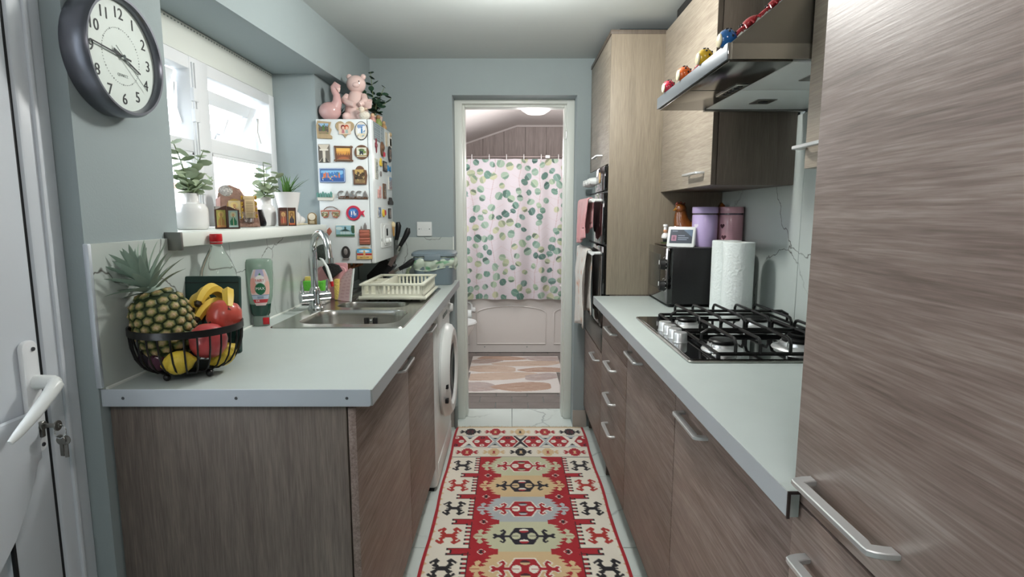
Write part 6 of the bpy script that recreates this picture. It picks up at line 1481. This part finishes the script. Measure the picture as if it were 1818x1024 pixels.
MB().tube([(-0.055, 0, 0.075), (-0.070, 0, 0.11), (-0.072, 0, 0.135), (-0.074, -0.004, 0.155)], [0.046, 0.034, 0.028, 0.024], 16).build('neck', M_HEN, ht, local=True, ang=70)
MB().ell((-0.076, -0.006, 0.160), (0.027, 0.026, 0.024), 16, 10).build('head', M_HEN, ht, local=True)
MB().prism([(-0.10, 0.18), (-0.09, 0.192), (-0.083, 0.184), (-0.074, 0.194), (-0.066, 0.184), (-0.055, 0.188), (-0.056, 0.172), (-0.09, 0.17)], 'Y', -0.009, 0.003, bev=0.003).build('comb', mat('dull_red_glaze', '#7a3a2e', 0.25, coat=0.4), ht, local=True)
MB().tube([(-0.098, -0.014, 0.158), (-0.113, -0.019, 0.152)], [0.007, 0.001], 8).build('beak', mat('beak_glaze', '#a5752f', 0.25), ht, local=True)
MB().prism([(0.07, 0.06), (0.105, 0.06), (0.128, 0.13), (0.122, 0.175), (0.108, 0.188), (0.09, 0.16), (0.068, 0.11)], 'Y', -0.026, 0.022, bev=0.012, seg=3).build('tail', M_HEN, ht, local=True)
tr_ = solo('small_tray', MB().prism(rrect(0.655, 0.775, 2.475, 2.61, 0.02), 'Z', TZ, TZ+0.007, bev=0.003), mat('dark_wood_tray', '#4a4034', 0.5), 'small dark tray under the chef figurine on the microwave', 'tray', (0.715, 2.54, TZ))
ch = thing('chef_figurine', 'white chef couple figurine on the small tray by the oak panel', 'figurine', (0.690, 2.52, TZ+0.0075))
MB().lathe([(0, 0), (0.026, 0), (0.027, 0.005), (0, 0.006)], 18).build('base', mat('green_base', '#4a5a33', 0.5, var=0.3, vs=60), ch, local=True)
for k, (dx, dy, s, sk_) in enumerate(((-0.008, -0.004, 1.0, '#d8a784'), (0.016, 0.004, 0.86, '#d8a784'))):
    MB().lathe([(0.009*s, 0.005), (0.011*s, 0.02*s)], 12, M=TR(dx, dy, 0)).build('trousers', M_INK, ch, local=True)
    MB().lathe([(0.010*s, 0.018*s), (0.017*s, 0.024*s), (0.016*s, 0.036*s), (0.009*s, 0.046*s), (0, 0.047*s)], 16, M=TR(dx, dy, 0)).build('jacket', M_CERAM, ch, local=True)
    MB().ell((dx, dy, 0.055*s), (0.0095*s, 0.0095*s, 0.0105*s), 12, 8).build('head', mat('chef_skin_%d' % k, sk_, 0.5), ch, local=True)
    MB().lathe([(0.008*s, 0.060*s), (0.008*s, 0.072*s), (0.0115*s, 0.076*s), (0.011*s, 0.083*s), (0, 0.086*s)], 14, M=TR(dx, dy, 0)).build('hat', M_CERAM, ch, local=True)
    MB().tube([(dx+0.012*s, dy-0.008, 0.042*s), (dx+0.010*s, dy-0.019, 0.032*s), (dx, dy-0.020, 0.030*s)], 0.0042*s, 6).build('arm', M_CERAM, ch, local=True)
MB().ell((0.02, -0.016, 0.011), (0.005, 0.005, 0.007), 8, 6).build('vegetable', M_RED, ch, local=True)
MB().ell((0.027, -0.010, 0.010), (0.005, 0.004, 0.006), 8, 6).build('vegetable', M_ALOE, ch, local=True)
jr = thing('spice_jar', 'little glass jar with a steel lid behind the chef figurine', 'jar', (0.738, 2.545, TZ+0.0075))
MB().lathe([(0, 0), (0.021, 0), (0.0225, 0.004), (0.0225, 0.042), (0.017, 0.048), (0.017, 0.0505), (0, 0.0505)], 20).build('jar_glass', mat('pale_jar_glass', '#b9bcae', 0.08, trans=0.55, var=0.25, vs=90), jr, local=True)
MB().lathe([(0, 0.0745), (0.019, 0.0745), (0.020, 0.072), (0.020, 0.0505), (0, 0.0505)], 20).build('lid', M_STEEL, jr, local=True)
# ------------------------------------------------------------------ bathroom
M_BATH = mat('white_acrylic', '#dcd8d4', 0.25, var=0.01)
bt2 = thing('bath', 'white bath with arched relief panels behind the flowery curtain', 'bath', (0.02, 5.5, 0))
PY = 5.15
MB().box(-0.945, 0.995, PY, PY+0.02, 0.005, 0.505).build('front_panel', M_BATH, bt2)
MB().box(-0.945, 0.995, PY-0.022, PY+0.05, 0.505, 0.53, bev=0.008, seg=3).build('rim', M_BATH, bt2)
MB().box(-0.945, 0.995, PY+0.04, 5.898, 0.40, 0.52, bev=0.01).build('tub', M_BATH, bt2)
for xa, xb in ((-0.325, 0.312), (0.39, 0.985), (-0.94, -0.40)):
    pts = [(xa, 0.375), (xa, 0.085), (xb, 0.085), (xb, 0.375)] ; cx_ = (xa+xb)/2; hw = (xb-xa)/2
    top = [(cx_ + hw*math.cos(R(a)), 0.375 + 0.065*math.sin(R(a))) for a in np.linspace(0, 180, 17)][1:-1]
    loopp = pts + top
    q = MB(); q.tube([(x, PY-0.001, z) for x, z in loopp], 0.0065, 6, closed=True, up=(0, 1, 0)); q.build('panel_moulding', M_BATH, bt2)
sc2 = MB()
for x in (-0.255, 0.14): sc2.lathe([(0, 0.002), (0.005, 0.002), (0.006, 0)], 10, M=TR(x, PY-0.0002, 0.055) @ FNY)
sc2.build('screw', M_INKG, bt2)
MB().box(-0.94, 0.99, PY+0.03, PY+0.035, 0, 0.02).build('foot_gap', M_GASKET, bt2)
# curtain
CY0 = 5.085; CZT, CZB = 1.765, 0.515
cu = thing('shower_curtain', 'white shower curtain printed with green eucalyptus leaves', 'curtain', (0.02, CY0, CZB))
W_, H_ = 1.50, CZT - CZB; nx, ny = 420, 350; cv = Canvas(nx, ny, '#c6bfc4'); rnd = random.Random(12); pxm = nx / W_
greens = ['#7f9c8d', '#5f8576', '#93aa97', '#4a6f66', '#a3ab8b', '#6f8f86', '#86a08f', '#99ad93', '#b3b594']
for sx_ in range(9):
    x = (sx_ + 0.5) * nx/9 + rnd.uniform(-8, 8); y = ny + 10; pts = [(x, y)]
    while y > -10:
        y -= 26; x += rnd.uniform(-7, 7); pts.append((x, y))
    cv.line(pts, 1.3, '#b39c9c', 0.9)
    for (px_, py_) in pts:
        for sg in (-1, 1):
            L = rnd.uniform(12, 26); ex, ey = px_ + sg*L, py_ - rnd.uniform(4, 20); cv.line([(px_, py_), (ex, ey)], 0.7, '#bda6a6', 0.8)
pts_placed = []
for k in range(4000):
    x, y = rnd.uniform(0, nx), rnd.uniform(0, ny)
    dmin = 20 if rnd.random() < 0.8 else 15
    if any((x-a)**2 + (y-b_)**2 < dmin*dmin for a, b_ in pts_placed): continue
    pts_placed.append((x, y))
    if len(pts_placed) > 330: break
for (x, y) in pts_placed:
    if rnd.random() < 0.12: continue
    r = rnd.uniform(7.2, 10.5); rot = rnd.uniform(0, 3.14); g = rnd.choice(greens); fx = rnd.uniform(0.72, 0.98)
    cv.ell(x, y, r, r*fx, g, rot, 0.94); a = rnd.uniform(0, 6.28)
    cv.poly([(x + 0.5*r*math.cos(a), y + 0.5*r*math.sin(a)), (x + 1.18*r*math.cos(a+0.35), y + 1.18*r*math.sin(a+0.35)), (x + 0.9*r*math.cos(a+0.8), y + 0.9*r*math.sin(a+0.8))], g, 0.94)
    m_in = ((cv.X-x)*math.cos(rot)+(cv.Y-y)*math.sin(rot))**2/(r*r) + (-(cv.X-x)*math.sin(rot)+(cv.Y-y)*math.cos(rot))**2/(r*fx)**2 < 0.9
    half = m_in & (((cv.X-x)*math.cos(a) + (cv.Y-y)*math.sin(a)) > rnd.uniform(0.0, 0.35)*r)
    cv.put(half, '#2e4a44' if rnd.random() < 0.4 else '#587b6c', rnd.uniform(0.35, 0.85))
    cv.line([(x - r*0.8*math.cos(a+1.57), y - r*0.8*math.sin(a+1.57)), (x + r*0.8*math.cos(a+1.57), y + r*0.8*math.sin(a+1.57))], 0.6, '#c3cdbf', 0.4)
V = []
for j in range(ny):
    for i in range(nx):
        u, v = i/(nx-1), j/(ny-1); amp = 0.010 + 0.012*v
        V.append((-W_/2 + W_*u, amp*math.sin(u*46 + 0.8*math.sin(u*9)) + 0.5*amp*math.sin(u*21+1.3), H_*(1-v) + 0.004*abs(math.sin(u*math.pi*9)) * (1-v)**6))
F = [(j*nx+i, (j+1)*nx+i, (j+1)*nx+i+1, j*nx+i+1) for j in range(ny-1) for i in range(nx-1)]
attr_mesh('curtain_fabric', V, F, cv.a.reshape(-1, 3), attr_mat('printed_curtain', 0.7), cu)
rd = thing('curtain_rail', 'thin metal rail across the bathroom carrying the curtain rings', 'rail', (0.02, CY0, 1.787))
MB().tube([(-0.949, CY0, 1.787), (0.999, CY0, 1.787)], 0.009, 10).build('rod', mat('rail_metal', '#8d8280', 0.35, 0.6), rd)
MB().box(0.295, 0.335, CY0-0.013, CY0+0.013, 1.775, 1.80, bev=0.003).build('joint_sleeve', M_WHITEPL, rd)
rg0 = None
for i in range(9):
    x = -0.66 + 0.153*i
    M = TR(x-0.02, 0, 1.782-CZB)
    if rg0 is None:
        rg0 = MB().tube([(0, 0.014*math.cos(a), 0.026*math.sin(a)) for a in np.linspace(0, 2*math.pi, 14, endpoint=False)], 0.0032, 6, closed=True).build('curtain_ring', M_CERAM, cu, local=True); rg0.matrix_local = M
    else: put(rg0, 'curtain_ring', cu, M)
# toilet
to = thing('toilet', 'white toilet partly hidden behind the left door frame', 'toilet', (-0.60, 4.72, 0))
q = MB(); Mt_ = TR(-0.56, 4.72, 0)
q.lathe([(0, 0), (0.105, 0), (0.11, 0.02), (0.095, 0.10), (0.11, 0.18), (0.16, 0.28), (0.185, 0.345), (0.188, 0.36), (0.15, 0.36), (0.12, 0.30), (0, 0.22)], 32, M=Mt_, sx=1.32)
q.box(-0.945, -0.66, 4.62, 4.82, 0.0, 0.35, bev=0.02); q.build('bowl', M_CERAM, to, ang=60)
MB().lathe([(0.128, 0.362), (0.192, 0.362), (0.196, 0.37), (0.19, 0.383), (0.132, 0.383), (0.128, 0.362)], 36, M=Mt_, sx=1.34).build('seat', M_WHITEPL, to)
MB().box(-0.945, -0.78, 4.52, 4.92, 0.36, 0.76, bev=0.02, seg=3).build('cistern', M_CERAM, to)
MB().lathe([(0, 0.0), (0.19, 0.0), (0.195, 0.012), (0.18, 0.02), (0, 0.022)], 32, sx=1.2, M=TR(-0.765, 4.72, 0.60) @ RY(82)).build('lid', M_WHITEPL, to)
rh = thing('toilet_roll_holder', 'white toilet roll holder with a roll on the bath panel', 'holder', (-0.40, 5.127, 0.43))
MB().tube([(-0.43, 5.12, 0.40)] + [(-0.405 + 0.035*math.cos(R(a)), 5.12, 0.44 + 0.045*math.sin(R(a))) for a in range(180, -1, -20)] + [(-0.37, 5.12, 0.40)], 0.009, 8).build('hoop', M_WHITEPL, rh)
MB().box(-0.375, -0.335, 5.11, PY+0.0, 0.395, 0.435, bev=0.008).build('bracket', M_WHITEPL, rh)
solo('toilet_roll', MB().lathe([(0.02, 0), (0.047, 0), (0.047, 0.10), (0.02, 0.10), (0.02, 0)], 28, M=TR(-0.47, 5.07, 0.372) @ RY(90)), M_PAPER, 'white toilet paper roll on the holder by the bath', 'toilet roll', (-0.42, 5.07, 0.372))
# basin on the right
bs_ = thing('wash_basin', 'edge of a white wash basin behind the right door frame', 'basin', (0.72, 4.35, 0))
q = MB(); bm = q.bm; prev = None
for hx, hy, z in ((0.10, 0.09, 0.0), (0.09, 0.08, 0.2), (0.13, 0.12, 0.42), (0.29, 0.22, 0.62), (0.325, 0.255, 0.70), (0.33, 0.26, 0.715), (0.28, 0.21, 0.712), (0.2, 0.15, 0.62)):
    cur = loop(bm, rrect(0.715-hx, min(0.999, 0.715+hx), 4.35-hy, 4.35+hy, min(0.08, hy*0.6), 5), z)
    if prev is None: bm.faces.new(cur[::-1])
    else:
        for i in range(len(cur)):
            j = (i+1) % len(cur); bm.faces.new((prev[i], prev[j], cur[j], cur[i]))
    prev = cur
bm.faces.new(prev); q.build('basin_bowl', M_CERAM, bs_, ang=60)
# bath mats
def bathmat(label, cx_, cy_, w, h, z, blobs, seed):
    c = Canvas(130, 90, '#d9d4cf'); rnd = random.Random(seed)
    for (x, y, rx, ry, col, rot) in blobs:
        P = [(x + rx*math.cos(a)*math.cos(rot)*(1+0.12*math.sin(3*a+x)) - ry*math.sin(a)*math.sin(rot), y + rx*math.cos(a)*math.sin(rot) + ry*math.sin(a)*math.cos(rot)*(1+0.12*math.sin(2*a+y))) for a in np.linspace(0, 2*math.pi, 40, endpoint=False)]
        mk = c.mask_poly(P); c.put(mk, col)
        for k in range(60):
            xx, yy = rnd.uniform(x-rx, x+rx), rnd.uniform(y-ry, y+ry); s = (np.abs(c.X-xx) < rnd.uniform(2, 7)) & (np.abs(c.Y-yy) < 0.9) & mk; c.put(s, rnd.choice(['#8f6a58', '#e3d3c3', '#a5806c']), 0.22)
    t = thing('bath_mat', label, 'bath mat', (cx_, cy_, z), 0, 'pebble print bath mats')
    MB().box(-w/2, w/2, -h/2, h/2, 0.0005, 0.0075, bev=0.003).build('mat_base', mat('mat_base', '#d9d4cf', 0.95), t, local=True)
    sheet('pebble_print', c, w-0.006, h-0.006, attr_mat('printed_pile', 0.95, bump=0.5, bs=250), t, TR(0, 0, 0.0082))
O1, O2, O3, O4 = '#b59a89', '#b0a099', '#c6b1a0', '#b5a8a4'
bathmat('white bath mat with pebble pattern lying nearest the bath', 0.03, 4.725, 0.77, 0.52, 0.0, [(45, 12, 40, 12, O1, 0.05), (20, 30, 25, 12, O2, -0.2), (110, 16, 34, 14, O4, 0.15), (85, 44, 52, 15, O3, -0.12), (30, 74, 40, 18, O3, 0.1), (105, 80, 34, 14, O1, 0)], 1)
bathmat('white bath mat with pebble pattern nearest the kitchen doorway', 0.012, 4.20, 0.70, 0.53, 0.0, [(40, 20, 58, 20, O3, -0.15), (108, 22, 30, 16, O4, -0.2), (14, 66, 30, 20, O4, 0.25), (80, 66, 42, 19, O1, -0.02)], 2)
rl_ = None

# ------------------------------------------------------------------ kilim runner
KX0, KX1, KY0, KY1 = -0.335, 0.428, 3.275, 1.05
KW = KX1 - KX0; cell = 0.0036; nx = int(KW/cell); ny = int((KY0-KY1)/cell)
CREAM, RED, BLK, TAN, SAGE, BLUE, NAVY, WHT = '#efe9da', '#b01f2c', '#1e1d22', '#dfc396', '#cfd0b0', '#b9c1c4', '#1f1d2c', '#f5f0e4'
kv = Canvas(nx, ny, CREAM); s = 1.0/cell            # canvas pixels per metre; x from left, y from the far end
def U(x): return (x + KW/2) * s                      # x metres from the middle
def D(d): return d * s
def kp(pts, col): kv.poly([(U(x), D(y)) for x, y in pts], col)
def both(pts, col):
    kp(pts, col); kp([(-x, y) for x, y in pts], col)
def hook(cx_, cy_, sc_, col, wd=0.011):               # double ram-horn motif, seen in the pale side panels
    for sx_ in (-1, 1):
        for sy in (-1, 1):
            kp([(cx_ + sx_*a*sc_, cy_ + sy*b*sc_) for a, b in ((0.004, 0.0), (0.022, 0.030), (0.012, 0.046), (0.026, 0.062), (0.052, 0.038), (0.046, 0.026), (0.034, 0.040), (0.030, 0.032), (0.042, 0.020), (0.018, 0.0))], col)
    kp([(cx_ - 0.034*sc_, cy_ - 0.004*sc_), (cx_ + 0.034*sc_, cy_ - 0.004*sc_), (cx_ + 0.034*sc_, cy_ + 0.004*sc_), (cx_ - 0.034*sc_, cy_ + 0.004*sc_)], col)
    kp([(cx_ - 0.014*sc_, cy_ - 0.012*sc_), (cx_ + 0.014*sc_, cy_ - 0.012*sc_), (cx_ + 0.014*sc_, cy_ + 0.012*sc_), (cx_ - 0.014*sc_, cy_ + 0.012*sc_)], col)
def star(cx_, cy_, col, core, eye):
    for sx_ in (-1, 1):
        kp([(cx_ + sx_*a, cy_ + b) for a, b in ((0.0, -0.012), (0.034, -0.006), (0.05, -0.026), (0.06, -0.02), (0.05, -0.004), (0.062, -0.004), (0.062, 0.004), (0.05, 0.004), (0.06, 0.02), (0.05, 0.026), (0.034, 0.006), (0.0, 0.012))], col)
    for w_, h_ in ((0.014, 0.048), (0.022, 0.040), (0.030, 0.024)): kp([(cx_-w_, cy_-h_), (cx_+w_, cy_-h_), (cx_+w_, cy_+h_), (cx_-w_, cy_+h_)], col)
    kp([(cx_-0.018, cy_-0.022), (cx_+0.018, cy_-0.022), (cx_+0.018, cy_+0.022), (cx_-0.018, cy_+0.022)], core)
    kp([(cx_-0.010, cy_-0.018), (cx_+0.010, cy_-0.018), (cx_+0.003, cy_), (cx_+0.010, cy_+0.018), (cx_-0.010, cy_+0.018), (cx_-0.003, cy_)], eye)
b1_, b2_, b3_, b4_ = 0.028, 0.135, 0.300, 0.425       # far tan strip, star band, hexagon band, star band, then the field
kv.rect(0, 0, nx, D(0.014), TAN)
for i, (c_, k_, e_) in enumerate(((BLK, '#5a2430', BLK), (RED, RED, TAN), (TAN, TAN, BLK), (RED, RED, TAN), (BLK, '#5a2430', BLK))): star(-0.29 + 0.145*i, (b1_+b2_)/2 - 0.004, c_, k_, e_)
kv.rect(0, D(b2_), nx, D(b3_), CREAM); mh = (b2_+b3_)/2; hh = (b3_-b2_)/2
xs = [-0.36, -0.215, -0.072, 0.072, 0.215, 0.36]
for i, x in enumerate([-0.287, -0.143, 0.0, 0.143, 0.287]):
    c_ = [WHT, BLUE, NAVY, BLUE, WHT][i]
    kp([(x-0.07, mh-hh), (x+0.07, mh-hh), (x+0.07, mh+hh), (x-0.07, mh+hh)], CREAM)
    for sy in (-1, 1):
        kp([(x-0.05, mh+sy*hh), (x+0.05, mh+sy*hh), (x+0.006, mh), (x-0.006, mh)], c_)
        kp([(x-0.028, mh+sy*hh*0.93), (x+0.028, mh+sy*hh*0.93), (x, mh+sy*hh*0.45)], CREAM if c_ != WHT else BLUE)
        kp([(x-0.014, mh+sy*hh*0.62), (x+0.014, mh+sy*hh*0.62), (x, mh+sy*hh*0.38)], BLK if c_ != NAVY else WHT)
for x in xs:
    kp([(x-0.066, mh), (x-0.030, mh-hh*0.98), (x+0.030, mh-hh*0.98), (x+0.066, mh), (x+0.030, mh+hh*0.98), (x-0.030, mh+hh*0.98)], WHT)
    kp([(x-0.058, mh), (x-0.026, mh-hh*0.92), (x+0.026, mh-hh*0.92), (x+0.058, mh), (x+0.026, mh+hh*0.92), (x-0.026, mh+hh*0.92)], RED)
    for sx_ in (-1, 1): kv.ell(U(x+sx_*0.030), D(mh), 0.015*s, 0.021*s, WHT); kv.rect(U(x+sx_*0.036)-0.010*s, D(mh)-0.7, U(x+sx_*0.036)+0.010*s, D(mh)+0.7, BLK)
    for sy in (-1, 1): kv.ell(U(x), D(mh+sy*0.052), 0.013*s, 0.016*s, NAVY if (sy > 0) == (int(x*100) % 2 == 0) else WHT); kv.ell(U(x), D(mh+sy*0.052), 0.005*s, 0.007*s, RED)
kv.rect(0, D(b2_)-0.6, nx, D(b2_)+0.6, '#8d8a86'); kv.rect(0, D(b3_)-0.6, nx, D(b3_)+0.6, '#8d8a86')
for i, (c_, k_, e_) in enumerate(((RED, RED, TAN), (TAN, TAN, RED), (BLK, BLK, TAN), (TAN, TAN, RED), (RED, RED, TAN))): star(-0.29 + 0.145*i, (b3_+b4_)/2, c_, k_, e_)
kv.rect(0, D(b4_)-0.6, nx, D(b4_)+0.6, '#4a4038')
RH = 0.2115; nrow = int(math.ceil((KY0-KY1-b4_)/RH)); FW = 0.214
rowcol = [SAGE, TAN, BLUE, SAGE, TAN, BLUE, SAGE, TAN, BLUE]
kv.rect(U(-FW), D(b4_), U(FW), ny, RED)
for rI in range(nrow):
    a = b4_ + RH*rI; m = a + RH/2; z = a + RH; col = rowcol[rI]
    # black edged comb teeth outside the red field
    for k in range(7):
        if k in (6,): continue
        y_ = a + 0.012 + k*0.0275
        both([(FW-0.002, y_), (FW+0.024, y_), (FW+0.024, y_+0.014), (FW-0.002, y_+0.014)], BLK)
        both([(FW-0.004, y_+0.003), (FW+0.015, y_+0.003), (FW+0.015, y_+0.012), (FW-0.004, y_+0.012)], RED)
    both([(FW-0.001, a), (FW+0.002, a), (FW+0.002, z), (FW-0.001, z)], BLK)
    # serrated pale lozenge across the middle
    edge = [(0.100, a)]; n_ = 4
    for k in range(n_):
        t0 = a + 0.017 + (m - a - 0.017)*k/n_; w0 = 0.112 + 0.040*k/n_
        edge += [(w0, t0), (w0 + 0.028, t0 + (m-a-0.017)/n_*0.55)]
    half = edge + [(0.156, m)] + [(x, 2*m - y) for x, y in reversed(edge)]
    kp([(x, y) for x, y in half] + [(-x, y) for x, y in reversed(half)], col)
    # leaf hooks reaching into the red
    for sx_ in (-1, 1):
        kp([(sx_*x, m+y) for x, y in ((0.138, -0.009), (0.160, -0.009), (0.172, -0.02), (0.160, -0.040), (0.172, -0.052), (0.186, -0.040), (0.180, -0.018), (0.190, -0.022), (0.205, 0.0), (0.190, 0.022), (0.180, 0.018), (0.186, 0.040), (0.172, 0.052), (0.160, 0.040), (0.172, 0.02), (0.160, 0.009), (0.138, 0.009))], col)
        kp([(sx_*x, m+y) for x, y in ((0.165, -0.0025), (0.205, -0.0025), (0.205, 0.0025), (0.165, 0.0025))], RED)
    # centre hexagon with hooks
    hc_ = RED if rI % 2 == 0 else NAVY
    def hexm(g, c):
        kp([(-0.062-g, m), (-0.036-g*0.6, m-0.060-g), (0.036+g*0.6, m-0.060-g), (0.062+g, m), (0.036+g*0.6, m+0.060+g), (-0.036-g*0.6, m+0.060+g)], c)
        for sx_ in (-1, 1):
            kp([(sx_*x, m+y) for x, y in ((0.055, -0.007-g*.7), (0.078, -0.007-g*.7), (0.070-g, -0.034), (0.082, -0.050-g), (0.098+g, -0.036), (0.092+g, -0.030+g), (0.084+g, -0.036+g), (0.082+g, -0.030), (0.096+g*0.5, -0.010-g*.5), (0.106, -0.008-g), (0.116, -0.018-g), (0.126+g, -0.012), (0.118+g, 0.0), (0.126+g, 0.012), (0.116, 0.018+g), (0.106, 0.008+g), (0.096+g*0.5, 0.010+g*.5), (0.082+g, 0.030), (0.084+g, 0.036-g), (0.092+g, 0.030-g), (0.098+g, 0.036), (0.082, 0.050+g), (0.070-g, 0.034), (0.078, 0.007+g*.7), (0.055, 0.007+g*.7))], c)
    hexm(0.006, WHT if hc_ == RED else col); hexm(0.0, hc_)
    for sx_ in (-1, 1):
        kv.ell(U(sx_*0.031), D(m), 0.018*s, 0.023*s, WHT if hc_ == RED else col); kv.rect(U(sx_*0.036)-0.013*s, D(m)-0.8, U(sx_*0.036)+0.013*s, D(m)+0.8, hc_)
    for sy in (-1, 1):
        kv.ell(U(0), D(m+sy*0.038), 0.018*s, 0.014*s, WHT if hc_ == NAVY else col); mk = ((kv.X-U(0))/(0.018*s))**2 + ((kv.Y-D(m+sy*0.038))/(0.014*s))**2 < 1
        kv.put(mk & ((kv.Y-D(m+sy*0.038)) * (1 if hc_ == NAVY else -1) * 1 > 0), RED if hc_ == NAVY else '#4a1f2a')
    # red arms and eyes on the row boundaries
    if rI < nrow:
        both([(FW-0.01, z-0.024), (FW+0.085, z-0.024), (FW+0.085, z-0.010), (FW+0.070, z-0.010), (FW+0.070, z+0.006), (FW+0.085, z+0.006), (FW+0.085, z+0.020), (FW-0.01, z+0.020)], BLK)
        both([(FW-0.012, z-0.020), (FW+0.079, z-0.020), (FW+0.079, z-0.013), (FW+0.064, z-0.013), (FW+0.064, z+0.009), (FW+0.079, z+0.009), (FW+0.079, z+0.016), (FW-0.012, z+0.016)], RED)
    hook(-0.300, m - 0.004, 0.98, BLK if rI % 2 == 0 else '#b5332c'); hook(0.300, m - 0.004, 0.98, BLK if rI % 2 == 0 else '#b5332c')
    for sx_ in (-1, 1):
        for k in range(4):
            y_ = a + 0.02 + 0.053*k; kp([(sx_*0.366, y_-0.010), (sx_*0.356, y_), (sx_*0.366, y_+0.010)], TAN)
for rI in range(nrow):
    z = b4_ + RH*(rI+1)
    both([(0.100, z-0.017), (FW-0.02, z-0.017), (FW-0.02, z+0.017), (0.100, z+0.017)], RED)
    for sx_ in (-1, 1):
        kp([(sx_*0.165, z-0.020), (sx_*0.183, z), (sx_*0.165, z+0.020), (sx_*0.147, z)], WHT); kp([(sx_*0.165, z-0.0165), (sx_*0.179, z), (sx_*0.165, z+0.0165), (sx_*0.151, z)], RED)
        kp([(sx_*0.165+dx, z+dy) for dx, dy in ((-0.011, -0.011), (0.011, -0.011), (0.004, -0.002), (0.004, 0.002), (0.011, 0.011), (-0.011, 0.011), (-0.004, 0.002), (-0.004, -0.002))], BLK)
kv.rect(0, 0, D(0.013), ny, RED); kv.rect(nx-D(0.013), 0, nx, ny, RED)
rug = thing('kilim_runner', 'long red and cream patterned kilim runner on the marble floor', 'rug', ((KX0+KX1)/2, (KY0+KY1)/2, 0))
V = []
for j in range(ny):
    for i in range(nx):
        u, v = i/(nx-1), j/(ny-1); e = (2*abs(u-0.5))**6
        wob = 0.004*math.sin(v*23) * e * (1 if u > 0.5 else -1)
        V.append((KW*(u-0.5) + wob, (KY0-KY1)*(0.5-v), 0.0055 + 0.0006*math.sin(v*31+u*5)))
F = [(j*nx+i, (j+1)*nx+i, (j+1)*nx+i+1, j*nx+i+1) for j in range(ny-1) for i in range(nx-1)]
attr_mesh('woven_top', V, F, kv.a.reshape(-1, 3), attr_mat('woven_wool', 0.95, bump=0.4, bs=500, sheen=0.15), rug)
MB().box(-KW/2+0.001, KW/2-0.001, -(KY0-KY1)/2+0.001, (KY0-KY1)/2-0.001, 0.0004, 0.0046).build('underside', mat('rug_back', '#8f2f33', 0.95), rug, local=True)
fg = MB(); rnd = random.Random(2)
for i in range(150):
    x = -KW/2 + KW*(i+0.5)/150; y = (KY0-KY1)/2
    fg.tube([(x, y-0.004, 0.005), (x + rnd.uniform(-.004, .004), y+0.010, 0.004), (x + rnd.uniform(-.008, .008), y+rnd.uniform(0.018, 0.032), 0.002)], 0.0011, 4)
o = fg.build('fringe', mat('cream_fringe', '#cfc4ab', 0.95), rug, local=True); o['kind'] = 'stuff'
